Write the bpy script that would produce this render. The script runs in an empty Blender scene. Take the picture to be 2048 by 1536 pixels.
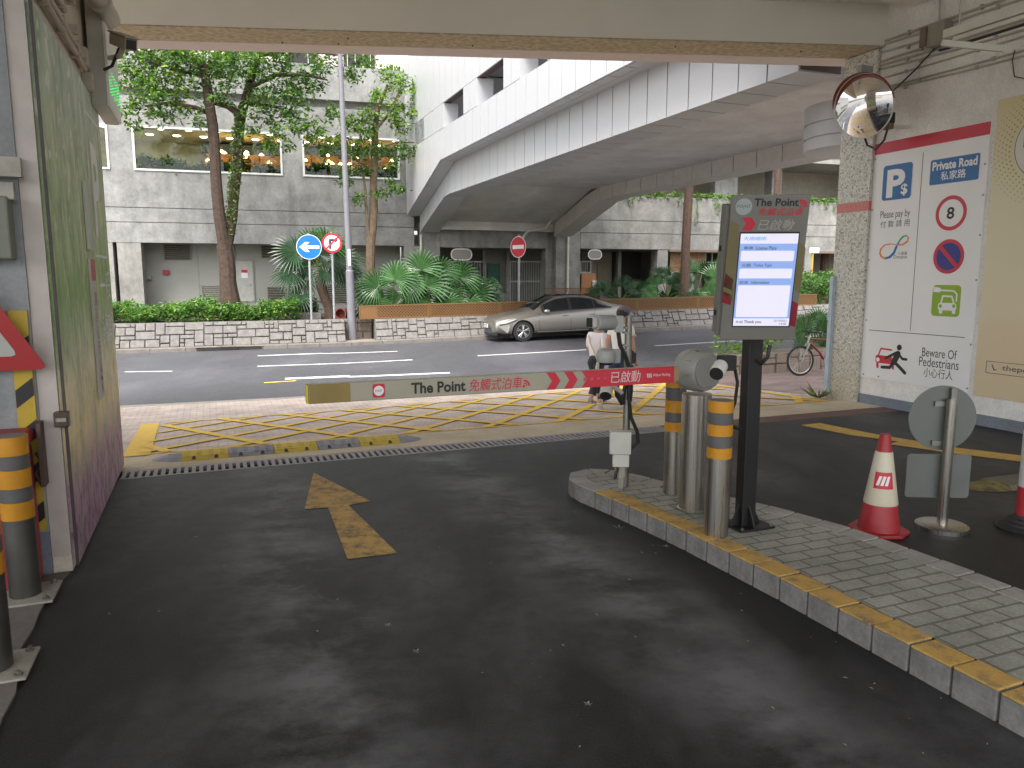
import bpy, bmesh, math, random
from math import sin, cos, pi, radians, atan, sqrt, atan2
from mathutils import Vector, Matrix
random.seed(7)
SC = bpy.context.scene
COL = SC.collection
# ---------------------------------------------------------------- survey helpers (photo pixel -> point on a real plane)
FL, EYE, PIT = 1500.0, 1.7, atan(212/1500)
CP, SP = cos(PIT), sin(PIT)
AN, ST = radians(21.8), radians(16.7)          # car-park axis and street axis
def V(*a): return Vector(a)
def ray(x, y):
    a = (x-1024)/FL; u = (768-y)/FL
    return V(a, CP+u*SP, -SP+u*CP)
E0 = V(0, 0, EYE)
def gnd(x, y, z=0.0):
    r = ray(x, y); return E0 + r*((z-EYE)/r.z)
def dep(x, y, Y):
    r = ray(x, y); return E0 + r*(Y/r.y)
def onp(x, y, n, d):
    r = ray(x, y); return E0 + r*((d-n.dot(E0))/n.dot(r))
AX, WX = V(cos(AN), sin(AN), 0), V(-sin(AN), cos(AN), 0)
UX, VX = V(cos(ST), sin(ST), 0), V(-sin(ST), cos(ST), 0)
ZX = V(0, 0, 1)
def C(a, w, z=0.0): return AX*a + WX*w + ZX*z
def S(u, v, z=0.0): return UX*u + VX*v + ZX*z
def pa(x, y, a): return onp(x, y, AX, a)
def pw(x, y, w): return onp(x, y, WX, w)
def pv(x, y, v): return onp(x, y, VX, v)
def cw(p): return AX.dot(p), WX.dot(p)
def uv(p): return UX.dot(p), VX.dot(p)
def zs(u):  # street surface
    return -.5 + (.024 if u > 1.5 else .008)*(u-1.5)
def zpav(p):
    a, w = cw(p); u, v = uv(p)
    t = min(1, max(0, (w-7.9)/4.6))
    return t*(zs(u)+.04)
def gpav(x, y):
    z = -.2
    for _ in range(30):
        p = gnd(x, y, z); z = .5*z + .5*zpav(p)
    return gnd(x, y, z)
def gstr(x, y):
    z = -.5
    for _ in range(30):
        p = gnd(x, y, z); z = .5*z+.5*zs(uv(p)[0])
    return gnd(x, y, z)
# ---------------------------------------------------------------- materials
def newmat(name):
    m = bpy.data.materials.new(name); m.use_nodes = True
    nt = m.node_tree; b = nt.nodes['Principled BSDF']
    return m, nt, b
def nd(nt, t, **k):
    n = nt.nodes.new(t)
    for a, v in k.items():
        if a.startswith('i_'):
            key = a[2:]
            n.inputs[int(key) if key.isdigit() else key.replace('_', ' ')].default_value = v
        else: setattr(n, a, v)
    return n
def pos(nt, scale=(1, 1, 1), rot=0.0):
    g = nd(nt, 'ShaderNodeNewGeometry'); mp = nd(nt, 'ShaderNodeMapping')
    mp.inputs['Scale'].default_value = scale; mp.inputs['Rotation'].default_value = (0, 0, -rot)
    mp.vector_type = 'TEXTURE' if False else 'POINT'
    nt.links.new(g.outputs['Position'], mp.inputs['Vector']); return mp.outputs['Vector']
def noise(nt, vec, scale, detail=4, rough=.55):
    n = nd(nt, 'ShaderNodeTexNoise'); n.inputs['Scale'].default_value = scale
    n.inputs['Detail'].default_value = detail; n.inputs['Roughness'].default_value = rough
    nt.links.new(vec, n.inputs['Vector']); return n.outputs['Fac']
def ramp(nt, fac, stops):
    r = nd(nt, 'ShaderNodeValToRGB'); e = r.color_ramp.elements
    while len(e) < len(stops): e.new(.5)
    for i, (p, c) in enumerate(stops):
        e[i].position = p; e[i].color = (c if hasattr(c, '__len__') else (c, c, c)) + (1,) if hasattr(c, '__len__') else (c, c, c, 1)
    nt.links.new(fac, r.inputs['Fac']); return r.outputs['Color']
def mix(nt, a, b, fac, mode='MIX'):
    m = nd(nt, 'ShaderNodeMix', data_type='RGBA', blend_type=mode)
    for sock, val in ((m.inputs[6], a), (m.inputs[7], b), (m.inputs[0], fac)):
        if hasattr(val, 'is_linked'): nt.links.new(val, sock)
        elif hasattr(val, '__len__'): sock.default_value = tuple(val)[:3]+(1,)
        else: sock.default_value = val if sock == m.inputs[0] else (val, val, val, 1)
    return m.outputs[2]
def bump(nt, b, h, strength=.3, dist=.01):
    n = nd(nt, 'ShaderNodeBump'); n.inputs['Strength'].default_value = strength; n.inputs['Distance'].default_value = dist
    nt.links.new(h, n.inputs['Height']); nt.links.new(n.outputs['Normal'], b.inputs['Normal'])
MATS = {}
def mat(name, col=(.5, .5, .5), rough=.6, metal=0.0, var=.12, scale=6, bmp=0.0, bscale=60, coat=0.0, emit=0.0, dirt=0.0, stretch=(1, 1, 1)):
    if name in MATS: return MATS[name]
    m, nt, b = newmat(name); col = tuple(col)
    b.inputs['Roughness'].default_value = rough; b.inputs['Metallic'].default_value = metal
    b.inputs['Coat Weight'].default_value = coat
    if var > 0:
        f = noise(nt, pos(nt, stretch), scale, 5)
        c = ramp(nt, f, [(.3, tuple(x*(1-var) for x in col)), (.7, tuple(min(1, x*(1+var)) for x in col))])
        if dirt > 0:
            f2 = noise(nt, pos(nt, (1, 1, .35)), scale*.35, 8, .7)
            c = mix(nt, c, tuple(x*.45 for x in col), ramp(nt, f2, [(.52, 0.0), (.52+.25/dirt, .9)]))
        nt.links.new(c, b.inputs['Base Color'])
        nt.links.new(ramp(nt, f, [(.2, max(0, rough-.08)), (.8, min(1, rough+.08))]), b.inputs['Roughness'])
    else: b.inputs['Base Color'].default_value = col+(1,)
    if bmp > 0: bump(nt, b, noise(nt, pos(nt), bscale, 5), bmp)
    if emit > 0:
        b.inputs['Emission Color'].default_value = col+(1,); b.inputs['Emission Strength'].default_value = emit
    MATS[name] = m; return m
# ---------------------------------------------------------------- mesh builder
LOC = {}
TXT = {}
def text_mesh(s, off=0.0, shear=0.0):
    k = (s, off, shear)
    if k not in TXT:
        cu = bpy.data.curves.new('lettering_curve', 'FONT'); cu.body = s; cu.offset = off; cu.shear = shear; cu.resolution_u = 3
        o = bpy.data.objects.new('lettering_curve', cu); COL.objects.link(o)
        dg = bpy.context.evaluated_depsgraph_get(); dg.update()
        me = bpy.data.meshes.new_from_object(o.evaluated_get(dg))
        vs = [v.co.copy() for v in me.vertices]; fs = [tuple(p.vertices) for p in me.polygons]
        bpy.data.objects.remove(o); bpy.data.curves.remove(cu); bpy.data.meshes.remove(me)
        x0, x1 = min(v.x for v in vs), max(v.x for v in vs); y0, y1 = min(v.y for v in vs), max(v.y for v in vs)
        TXT[k] = ([((v.x-x0)/(x1-x0), (v.y-y0)/(y1-y0)) for v in vs], fs, (x1-x0)/(y1-y0))
    return TXT[k]
class MB:
    def __init__(s): s.v = []; s.f = []; s.m = []; s.s = []
    def add(s, vs, fs, mi=0, smooth=False):
        n = len(s.v); s.v += [Vector(v) for v in vs]
        for f in fs: s.f.append([i+n for i in f]); s.m.append(mi); s.s.append(smooth)
        return s
    def quad(s, *p, mi=0): return s.add(p, [range(len(p))], mi)
    def hexa(s, p, mi=0):   # 8 points: bottom 4 ccw, top 4 ccw
        return s.add(p, [(3, 2, 1, 0), (4, 5, 6, 7), (0, 1, 5, 4), (1, 2, 6, 5), (2, 3, 7, 6), (3, 0, 4, 7)], mi)
    def box(s, c, sx, sy, sz, X=V(1, 0, 0), Y=None, Z=None, mi=0):   # centred
        if Z is None: Z = ZX
        if Y is None: Y = Z.cross(X).normalized()
        c = Vector(c); a, b, d = X*sx/2, Y*sy/2, Z*sz/2
        return s.hexa([c-a-b-d, c+a-b-d, c+a+b-d, c-a+b-d, c-a-b+d, c+a-b+d, c+a+b+d, c-a+b+d], mi)
    def cbox(s, a0, a1, w0, w1, z0, z1, mi=0):
        return s.hexa([C(a0, w0, z0), C(a1, w0, z0), C(a1, w1, z0), C(a0, w1, z0), C(a0, w0, z1), C(a1, w0, z1), C(a1, w1, z1), C(a0, w1, z1)], mi)
    def sbox(s, a0, a1, w0, w1, z0, z1, mi=0):
        return s.hexa([S(a0, w0, z0), S(a1, w0, z0), S(a1, w1, z0), S(a0, w1, z0), S(a0, w0, z1), S(a1, w0, z1), S(a1, w1, z1), S(a0, w1, z1)], mi)
    def prism(s, pts, vec, mi=0):
        n = len(pts); pts = [Vector(p) for p in pts]; vec = Vector(vec)
        return s.add(pts+[p+vec for p in pts], [tuple(range(n-1, -1, -1)), tuple(range(n, 2*n))]+[(i, (i+1) % n, n+(i+1) % n, n+i) for i in range(n)], mi)
    def tube(s, path, r, n=10, mi=0, caps=True):
        path = [Vector(p) for p in path]; N = len(path)
        rs = r if hasattr(r, '__len__') else [r]*N
        up = None; vs = []
        for i, p in enumerate(path):
            t = (path[min(i+1, N-1)]-path[max(i-1, 0)]).normalized()
            if up is None: up = t.orthogonal().normalized()
            up = (up-t*up.dot(t)).normalized(); sd = t.cross(up)
            vs += [p+(up*cos(2*pi*k/n)+sd*sin(2*pi*k/n))*rs[i] for k in range(n)]
        fs = [(i*n+k, i*n+(k+1) % n, (i+1)*n+(k+1) % n, (i+1)*n+k) for i in range(N-1) for k in range(n)]
        s.add(vs, fs, mi, True)
        if caps: s.add(vs[:n], [tuple(range(n-1, -1, -1))], mi); s.add(vs[-n:], [tuple(range(n))], mi)
        return s
    def lathe(s, prof, o, ax=ZX, n=24, mi=0, smooth=True):
        o = Vector(o); ax = ax.normalized(); e1 = ax.orthogonal().normalized(); e2 = ax.cross(e1); vs = []
        for r, z in prof: vs += [o+ax*z+(e1*cos(2*pi*k/n)+e2*sin(2*pi*k/n))*max(r, 1e-5) for k in range(n)]
        fs = [(i*n+k, i*n+(k+1) % n, (i+1)*n+(k+1) % n, (i+1)*n+k) for i in range(len(prof)-1) for k in range(n)]
        s.add(vs, fs, mi, smooth)
        if prof[0][0] > 1e-4: s.add(vs[:n], [tuple(range(n-1, -1, -1))], mi)
        if prof[-1][0] > 1e-4: s.add(vs[-n:], [tuple(range(n))], mi)
        return s
    def cyl(s, p0, p1, r, n=16, mi=0): return s.tube([p0, p1], r, n, mi)
    def ball(s, c, r, n=12, mi=0, sc=(1, 1, 1)):
        c = Vector(c); vs = [c+V(0, 0, -r*sc[2])]; m = n//2
        for i in range(1, m):
            t = -pi/2+pi*i/m
            vs += [c+V(cos(t)*cos(2*pi*k/n)*r*sc[0], cos(t)*sin(2*pi*k/n)*r*sc[1], sin(t)*r*sc[2]) for k in range(n)]
        vs.append(c+V(0, 0, r*sc[2])); L = len(vs)-1
        fs = [(0, 1+(k+1) % n, 1+k) for k in range(n)]
        fs += [(1+i*n+k, 1+i*n+(k+1) % n, 1+(i+1)*n+(k+1) % n, 1+(i+1)*n+k) for i in range(m-2) for k in range(n)]
        fs += [(1+(m-2)*n+k, 1+(m-2)*n+(k+1) % n, L) for k in range(n)]
        return s.add(vs, fs, mi, True)
    def text(s, st, O, X, Y, x0, y0, x1, y1, off=0.0, shear=0.0, mi=0):   # fits the lettering into a rectangle of the plane O,X,Y
        vs, fs, asp = text_mesh(st, off, shear)
        return s.add([O+X*(x0+(x1-x0)*a)+Y*(y0+(y1-y0)*b) for a, b in vs], fs, mi)
    def disc(s, c, X, Y, rx, ry=None, n=40, mi=0, r0=0.0, a0=0.0, a1=2*pi):
        ry = ry or rx; full = abs(a1-a0-2*pi) < 1e-6; k = n if full else n+1
        P = [c+X*cos(a0+(a1-a0)*i/n)*rx+Y*sin(a0+(a1-a0)*i/n)*ry for i in range(k)]
        if r0 <= 0: return s.add(P if full else P+[Vector(c)], [tuple(range(len(P) if full else len(P)+1))], mi)
        Q = [c+(p-c)*r0 for p in P]; m = k if full else k-1
        return s.add(P+Q, [(i, (i+1) % k, k+(i+1) % k, k+i) for i in range(m)], mi)
    def stroke(s, pts, O, X, Y, wd, mi=0, lift=V(0, 0, 0)):    # flat round-ended pen stroke in the plane
        P = [O+X*a+Y*b for a, b in pts]; N = X.cross(Y)
        for i, p in enumerate(P):
            s.disc(p+N*1e-4*(i+1), X, Y, wd/2, n=12, mi=mi)
            if i: 
                d = (p-P[i-1]).normalized(); q = N.cross(d)*wd/2
                s.quad(P[i-1]-q, p-q, p+q, P[i-1]+q, mi=mi)
        return s
    def rrect(s, O, X, Y, x0, y0, x1, y1, r, mi=0, ring=0.0):
        def out(d):
            pts = []
            for cx, cy, a in ((x1-r, y1-r, 0), (x0+r, y1-r, pi/2), (x0+r, y0+r, pi), (x1-r, y0+r, 3*pi/2)):
                for i in range(6):
                    t = a+pi/2*i/5; pts.append(O+X*(cx+(r-d)*cos(t))+Y*(cy+(r-d)*sin(t)))
            return pts
        P = out(0)
        if ring <= 0: return s.add(P, [tuple(range(len(P)))], mi)
        Q = out(ring); n = len(P)
        return s.add(P+Q, [(i, (i+1) % n, n+(i+1) % n, n+i) for i in range(n)], mi)
    def build(s, name, mats, parent=None, bev=0.0, ang=35, at=None, seg=2):
        if not isinstance(mats, (list, tuple)): mats = [mats]
        if parent is not None: o0 = LOC[parent.name]
        elif at is not None: o0 = Vector(at)
        else:
            xs = [v.x for v in s.v]; ys = [v.y for v in s.v]
            o0 = V((min(xs)+max(xs))/2, (min(ys)+max(ys))/2, min(v.z for v in s.v))
        me = bpy.data.meshes.new(name); me.from_pydata([v-o0 for v in s.v], [], s.f)
        for m in mats: me.materials.append(m)
        me.polygons.foreach_set('material_index', s.m); me.polygons.foreach_set('use_smooth', s.s)
        me.update()
        o = bpy.data.objects.new(name, me); COL.objects.link(o)
        if parent is not None: o.parent = parent
        else: o.location = o0
        LOC[o.name] = o0
        if any(s.s): me.set_sharp_from_angle(angle=radians(ang))
        if bev > 0:
            b = o.modifiers.new('edge', 'BEVEL'); b.width = bev; b.segments = seg; b.limit_method = 'ANGLE'; b.angle_limit = radians(40)
        return o
def tag(o, label=None, cat=None, group=None, kind=None):
    if label: o['label'] = label
    if cat: o['category'] = cat
    if group: o['group'] = group
    if kind: o['kind'] = kind
    return o
def thing(name, label, cat, at, group=None):
    o = bpy.data.objects.new(name, None); COL.objects.link(o); o.location = at; o.empty_display_size = .1
    LOC[o.name] = Vector(at); return tag(o, label, cat, group)
def struct(o, label=None, cat=None): return tag(o, label, cat, None, 'structure')
def copy_tree(o, loc, rz=0.0, label=None, scale=1.0, parent=None):
    c = o.copy(); COL.objects.link(c)
    if parent is None: c.location = loc; c.rotation_euler = (0, 0, rz); c.scale = (scale,)*3; LOC[c.name] = Vector(loc)
    else: c.parent = parent
    if label: c['label'] = label
    for ch in o.children: copy_tree(ch, None, parent=c)
    return c
def evaluated(o, name):       # bake modifiers into a plain mesh
    dg = bpy.context.evaluated_depsgraph_get(); dg.update()
    return bpy.data.meshes.new_from_object(o.evaluated_get(dg))
# ================================================================ special materials
def m_asphalt(name, base, patch, sc=1.0, tracks=()):
    m, nt, b = newmat(name); p = pos(nt)
    fine = noise(nt, p, 95, 4, .8); mid = noise(nt, p, 9, 6, .7)
    big = noise(nt, pos(nt, (1.0, .45, 1), AN), .75*sc, 5, .6)
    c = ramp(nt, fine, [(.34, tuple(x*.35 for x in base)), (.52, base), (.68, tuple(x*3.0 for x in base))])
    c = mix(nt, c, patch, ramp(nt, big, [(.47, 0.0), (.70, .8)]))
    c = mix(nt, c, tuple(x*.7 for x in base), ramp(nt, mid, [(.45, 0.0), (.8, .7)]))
    if tracks:      # dusty tyre tracks worn along the lane
        sx = nd(nt, 'ShaderNodeSeparateXYZ'); nt.links.new(pos(nt, (1, 1, 1), AN), sx.inputs[0])
        dn = noise(nt, pos(nt, (.75, 1.1, 1), AN), 1.7, 8, .70); f = None
        wob = nd(nt, 'ShaderNodeMath', operation='MULTIPLY_ADD'); wob.inputs[1].default_value = .5; nt.links.new(noise(nt, pos(nt), .9, 2), wob.inputs[0]); nt.links.new(sx.outputs[0], wob.inputs[2])
        for t in tracks:
            s = nd(nt, 'ShaderNodeMath', operation='SUBTRACT'); s.inputs[1].default_value = t+.25; nt.links.new(wob.outputs[0], s.inputs[0])
            a = nd(nt, 'ShaderNodeMath', operation='ABSOLUTE'); nt.links.new(s.outputs[0], a.inputs[0])
            g = ramp(nt, a.outputs[0], [(.05, 1.0), (.48, 0.0)])
            f = g if f is None else mix(nt, f, g, 1.0, 'ADD')
        f = mix(nt, f, ramp(nt, dn, [(.42, 0.0), (.60, 1.0)]), 1.0, 'MULTIPLY')
        c = mix(nt, c, patch, f)
    nt.links.new(c, b.inputs['Base Color'])
    nt.links.new(ramp(nt, big, [(.35, .44), (.7, .68)]), b.inputs['Roughness'])
    b.inputs['Specular IOR Level'].default_value = .4; bump(nt, b, fine, .6, .008); return m
def m_pave(name, c1, c2, mortar, bw, bh, rot, rough=.8, msize=.012, offset=.5):
    m, nt, b = newmat(name)
    t = nd(nt, 'ShaderNodeTexBrick', offset=offset); nt.links.new(pos(nt, (1, 1, 1), rot), t.inputs['Vector'])
    t.inputs['Color1'].default_value = c1+(1,); t.inputs['Color2'].default_value = c2+(1,); t.inputs['Mortar'].default_value = mortar+(1,)
    t.inputs['Scale'].default_value = 1; t.inputs['Mortar Size'].default_value = msize; t.inputs['Brick Width'].default_value = bw; t.inputs['Row Height'].default_value = bh
    n = noise(nt, pos(nt), 2.2, 7, .65); n2 = noise(nt, pos(nt), 90, 3)
    c = mix(nt, t.outputs['Color'], ramp(nt, n, [(.3, .62), (.7, 1.15)]), 1.0, 'MULTIPLY')
    c = mix(nt, c, ramp(nt, n2, [(.3, .8), (.7, 1.15)]), 1.0, 'MULTIPLY')
    nt.links.new(c, b.inputs['Base Color']); b.inputs['Roughness'].default_value = rough
    bump(nt, b, t.outputs['Fac'], -.4, .004); return m
def m_concrete(name, col, streak=.5, sc=1.0):
    m, nt, b = newmat(name)
    n = noise(nt, pos(nt), 1.6*sc, 8, .68); st = noise(nt, pos(nt, (1, 1, .16)), 2.2*sc, 7, .7); f = noise(nt, pos(nt), 40, 4)
    c = ramp(nt, n, [(.3, tuple(x*(.78-.25*streak*(streak > .55)) for x in col)), (.7, tuple(x*1.12 for x in col))])
    if streak > .55: c = mix(nt, c, ramp(nt, noise(nt, pos(nt), 9*sc, 6, .75), [(.36, .74), (.56, 1.06)]), .6, 'MULTIPLY')
    c = mix(nt, c, tuple(x*.42 for x in col), ramp(nt, st, [(.5, 0.0), (.78, streak)]))
    c = mix(nt, c, ramp(nt, f, [(.3, .88), (.7, 1.06)]), 1.0, 'MULTIPLY')
    nt.links.new(c, b.inputs['Base Color']); b.inputs['Roughness'].default_value = .85; bump(nt, b, f, .25, .01); return m
def m_paint(name, stops, rot=0.0):
    return None
def m_mosaic():
    m, nt, b = newmat('mosaic tile'); p = pos(nt, (1, 1, 1), AN)
    sc = nd(nt, 'ShaderNodeVectorMath', operation='SCALE'); sc.inputs['Scale'].default_value = 1/.0225
    ad = nd(nt, 'ShaderNodeVectorMath', operation='ADD'); ad.inputs[1].default_value = (.31, .37, .29)
    nt.links.new(p, sc.inputs[0]); nt.links.new(sc.outputs[0], ad.inputs[0])
    fl = nd(nt, 'ShaderNodeVectorMath', operation='FLOOR'); fr = nd(nt, 'ShaderNodeVectorMath', operation='FRACTION')
    nt.links.new(ad.outputs[0], fl.inputs[0]); nt.links.new(ad.outputs[0], fr.inputs[0])
    w = nd(nt, 'ShaderNodeTexWhiteNoise'); nt.links.new(fl.outputs[0], w.inputs['Vector'])
    tile = ramp(nt, w.outputs['Value'], [(0, (.22, .21, .15)), (.09, (.36, .34, .26)), (.2, (.50, .49, .42)), (.6, (.62, .62, .57)), (1, (.74, .74, .70))])
    sep = nd(nt, 'ShaderNodeSeparateXYZ'); nt.links.new(fr.outputs[0], sep.inputs[0])
    def edge(o):
        a = nd(nt, 'ShaderNodeMath', operation='SUBTRACT'); a.inputs[1].default_value = .5; nt.links.new(o, a.inputs[0])
        q = nd(nt, 'ShaderNodeMath', operation='ABSOLUTE'); nt.links.new(a.outputs[0], q.inputs[0])
        g = nd(nt, 'ShaderNodeMath', operation='GREATER_THAN'); g.inputs[1].default_value = .43; nt.links.new(q.outputs[0], g.inputs[0]); return g.outputs[0]
    mx = nd(nt, 'ShaderNodeMath', operation='MAXIMUM'); nt.links.new(edge(sep.outputs[1]), mx.inputs[0]); nt.links.new(edge(sep.outputs[2]), mx.inputs[1])
    gp = nd(nt, 'ShaderNodeNewGeometry'); sz = nd(nt, 'ShaderNodeSeparateXYZ'); nt.links.new(gp.outputs['Position'], sz.inputs[0])
    band = ramp(nt, sz.outputs[2], [(0, 0.0), (.0, 0.0)])
    def cmp(op, v):
        g = nd(nt, 'ShaderNodeMath', operation=op); g.inputs[1].default_value = v; nt.links.new(sz.outputs[2], g.inputs[0]); return g.outputs[0]
    bb = nd(nt, 'ShaderNodeMath', operation='MULTIPLY'); nt.links.new(cmp('GREATER_THAN', 2.59), bb.inputs[0]); nt.links.new(cmp('LESS_THAN', 2.72), bb.inputs[1])
    tile = mix(nt, tile, mix(nt, (.62, .05, .05), tile, .12), bb.outputs[0])
    c = mix(nt, tile, (.40, .39, .34), mx.outputs[0])
    dn = noise(nt, pos(nt), 2.5, 6, .7)
    dm = nd(nt, 'ShaderNodeMapRange'); dm.inputs['From Min'].default_value = .9; dm.inputs['From Max'].default_value = -.1; nt.links.new(sz.outputs[2], dm.inputs['Value'])
    c = mix(nt, c, (.36, .29, .17), mix(nt, 0.0, ramp(nt, dn, [(.3, .2), (.7, .8)]), dm.outputs[0]))
    nt.links.new(c, b.inputs['Base Color']); b.inputs['Roughness'].default_value = .35; bump(nt, b, mx.outputs[0], -.3, .003); return m
def m_mural():
    m, nt, b = newmat('printed meadow mural')
    g = nd(nt, 'ShaderNodeNewGeometry'); sz = nd(nt, 'ShaderNodeSeparateXYZ'); nt.links.new(g.outputs['Position'], sz.inputs[0])
    mr = nd(nt, 'ShaderNodeMapRange'); mr.inputs['From Min'].default_value = 0; mr.inputs['From Max'].default_value = 3.2
    wob = noise(nt, pos(nt), 1.3, 3); am = nd(nt, 'ShaderNodeMath', operation='MULTIPLY_ADD'); am.inputs[1].default_value = .3; am.inputs[2].default_value = -.15
    nt.links.new(wob, am.inputs[0]); ad = nd(nt, 'ShaderNodeMath', operation='ADD'); nt.links.new(am.outputs[0], ad.inputs[0]); nt.links.new(sz.outputs[2], ad.inputs[1])
    nt.links.new(ad.outputs[0], mr.inputs['Value'])
    base = ramp(nt, mr.outputs[0], [(0, (.50, .30, .45)), (.13, (.56, .36, .47)), (.19, (.68, .54, .43)), (.24, (.93, .76, .44)), (.33, (.93, .84, .58)), (.39, (.66, .73, .50)), (.5, (.34, .54, .20)), (.62, (.50, .64, .34)), (.82, (.54, .65, .48)), (1, (.54, .66, .60))])
    def dist(scale, z, rnd=.9):
        v = nd(nt, 'ShaderNodeTexVoronoi'); v.inputs['Scale'].default_value = scale; v.inputs['Randomness'].default_value = rnd
        wv = nd(nt, 'ShaderNodeVectorMath', operation='ADD'); nz = nd(nt, 'ShaderNodeTexNoise'); nz.inputs['Scale'].default_value = 5; sc_ = nd(nt, 'ShaderNodeVectorMath', operation='SCALE'); sc_.inputs['Scale'].default_value = .35
        q = pos(nt, (1, 1, z)); nt.links.new(q, nz.inputs['Vector']); nt.links.new(nz.outputs['Color'], sc_.inputs[0]); nt.links.new(q, wv.inputs[0]); nt.links.new(sc_.outputs[0], wv.inputs[1]); nt.links.new(wv.outputs[0], v.inputs['Vector']); return v.outputs['Distance']
    def zone(z0, z1):
        u = nd(nt, 'ShaderNodeMapRange'); u.inputs['From Min'].default_value = z0; u.inputs['From Max'].default_value = z1; nt.links.new(sz.outputs[2], u.inputs['Value']); return u.outputs[0]
    dk = noise(nt, pos(nt, (1, 1, .5)), 5, 6, .75)
    c = mix(nt, base, mix(nt, base, (.12, .22, .05), .6), ramp(nt, dk, [(.44, 0.0), (.62, .8)]))
    stalk = noise(nt, pos(nt, (1, 1, .22)), 13, 5, .7)
    c = mix(nt, c, mix(nt, base, (.85, .85, .55), .6), mix(nt, 0.0, ramp(nt, stalk, [(.54, 0.0), (.60, .8)]), ramp(nt, sz.outputs[2], [(.0, .35), (.95, .35), (1.0, 1.0)])))
    c = mix(nt, c, (.92, .90, .78), mix(nt, 0.0, ramp(nt, dist(7, .7), [(.16, .8), (.30, 0.0)]), zone(1.75, 2.35)))
    pk = nd(nt, 'ShaderNodeMapRange'); pk.inputs['From Min'].default_value = .62; pk.inputs['From Max'].default_value = .35; nt.links.new(sz.outputs[2], pk.inputs['Value'])
    c = mix(nt, c, (.20, .07, .17), mix(nt, 0.0, ramp(nt, noise(nt, pos(nt, (1, 1, .45)), 14, 5, .7), [(.48, 0.0), (.58, .75)]), pk.outputs[0]))
    nt.links.new(c, b.inputs['Base Color']); b.inputs['Roughness'].default_value = .55; return m
def m_glass(name, tint=(.8, .86, .84), rough=.02):
    m = bpy.data.materials.new(name); m.use_nodes = True; nt = m.node_tree; nt.nodes.clear()
    o = nd(nt, 'ShaderNodeOutputMaterial'); t = nd(nt, 'ShaderNodeBsdfTransparent'); t.inputs[0].default_value = tint+(1,)
    g = nd(nt, 'ShaderNodeBsdfGlossy'); g.inputs['Roughness'].default_value = rough
    f = nd(nt, 'ShaderNodeFresnel'); f.inputs['IOR'].default_value = 1.45; x = nd(nt, 'ShaderNodeMixShader')
    nt.links.new(f.outputs[0], x.inputs[0]); nt.links.new(t.outputs[0], x.inputs[1]); nt.links.new(g.outputs[0], x.inputs[2]); nt.links.new(x.outputs[0], o.inputs[0]); return m
def m_leaf(name, col, rough=.4):
    m, nt, b = newmat(name); i = nd(nt, 'ShaderNodeNewGeometry')
    n = noise(nt, pos(nt), 1.7, 3)
    c = ramp(nt, n, [(.3, tuple(x*.7 for x in col)), (.7, tuple(x*1.3 for x in col))])
    r = ramp(nt, i.outputs['Random Per Island'], [(0, .7), (1, 1.35)])
    c = mix(nt, c, r, 1.0, 'MULTIPLY')
    nt.links.new(c, b.inputs['Base Color']); b.inputs['Roughness'].default_value = rough
    tr = nd(nt, 'ShaderNodeBsdfTranslucent'); nt.links.new(mix(nt, c, (1.3, 1.5, .5), 1.0, 'MULTIPLY'), tr.inputs[0])
    x = nd(nt, 'ShaderNodeMixShader'); x.inputs[0].default_value = .35
    out = nt.nodes['Material Output']; nt.links.new(b.outputs[0], x.inputs[1]); nt.links.new(tr.outputs[0], x.inputs[2]); nt.links.new(x.outputs[0], out.inputs[0]); return m
def m_paintmark(name, col, under, wear=.5, sc=9):
    m, nt, b = newmat(name); n = noise(nt, pos(nt), sc, 8, .75); n2 = noise(nt, pos(nt), 160, 2)
    c = mix(nt, col, tuple(x*.6+y*.4 for x, y in zip(col, under)), ramp(nt, n, [(.42, 0.0), (.6, .85)]))
    c = mix(nt, c, under, ramp(nt, n, [(.62-.18*wear, 0.0), (.8-.2*wear, .85)]))
    c = mix(nt, c, ramp(nt, n2, [(.3, .8), (.7, 1.1)]), 1.0, 'MULTIPLY')
    nt.links.new(c, b.inputs['Base Color']); b.inputs['Roughness'].default_value = .75; return m
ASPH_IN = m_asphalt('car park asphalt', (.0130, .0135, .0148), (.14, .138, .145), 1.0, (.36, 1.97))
ASPH_ST = m_asphalt('street asphalt', (.075, .075, .084), (.13, .13, .14), .5)
PAVE = m_pave('pinkish granite pavers', (.66, .53, .44), (.60, .50, .43), (.46, .38, .33), .2, .1, AN)
BRICKP = m_pave('red brick paving', (.38, .25, .22), (.32, .24, .22), (.25, .20, .18), .2, .1, ST)
APRON = m_concrete('beige concrete apron', (.58, .49, .35), .25)
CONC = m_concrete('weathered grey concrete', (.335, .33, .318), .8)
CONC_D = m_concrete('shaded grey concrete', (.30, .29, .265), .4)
CONC_W = m_concrete('stained pale concrete', (.33, .32, .295), .75)
TILES = m_pave('greenish grey island tiles', (.33, .335, .29), (.38, .38, .335), (.18, .175, .15), .2, .105, AN, .75, .008)
KERB = m_concrete('granite kerb block', (.24, .235, .225), .6, 4)
KERB_L = m_concrete('pale granite edging', (.36, .345, .32), .35, 3)
KERB_Y = m_paintmark('worn yellow kerb paint', (.55, .34, .09), (.17, .14, .10), .55, 9)
YEL = m_paintmark('yellow road paint', (.88, .56, .05), (.55, .42, .2), .05, 8)
YEL_IN = m_paintmark('scuffed yellow floor paint', (.55, .34, .10), (.09, .075, .055), .75, 6)
YEL_R = m_paintmark('yellow floor paint', (.66, .43, .10), (.2, .15, .06), .25, 8)
WHT = m_paintmark('white road paint', (.76, .76, .74), (.25, .25, .25), .2, 10)
STONE = m_concrete('rough granite facing stone', (.20, .186, .172), .62, 3.5)
STONE_B = m_concrete('brownish planter stone', (.30, .245, .20), .5, 3)
MORTAR = mat('dark mortar', (.15, .14, .13), .9)
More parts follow.
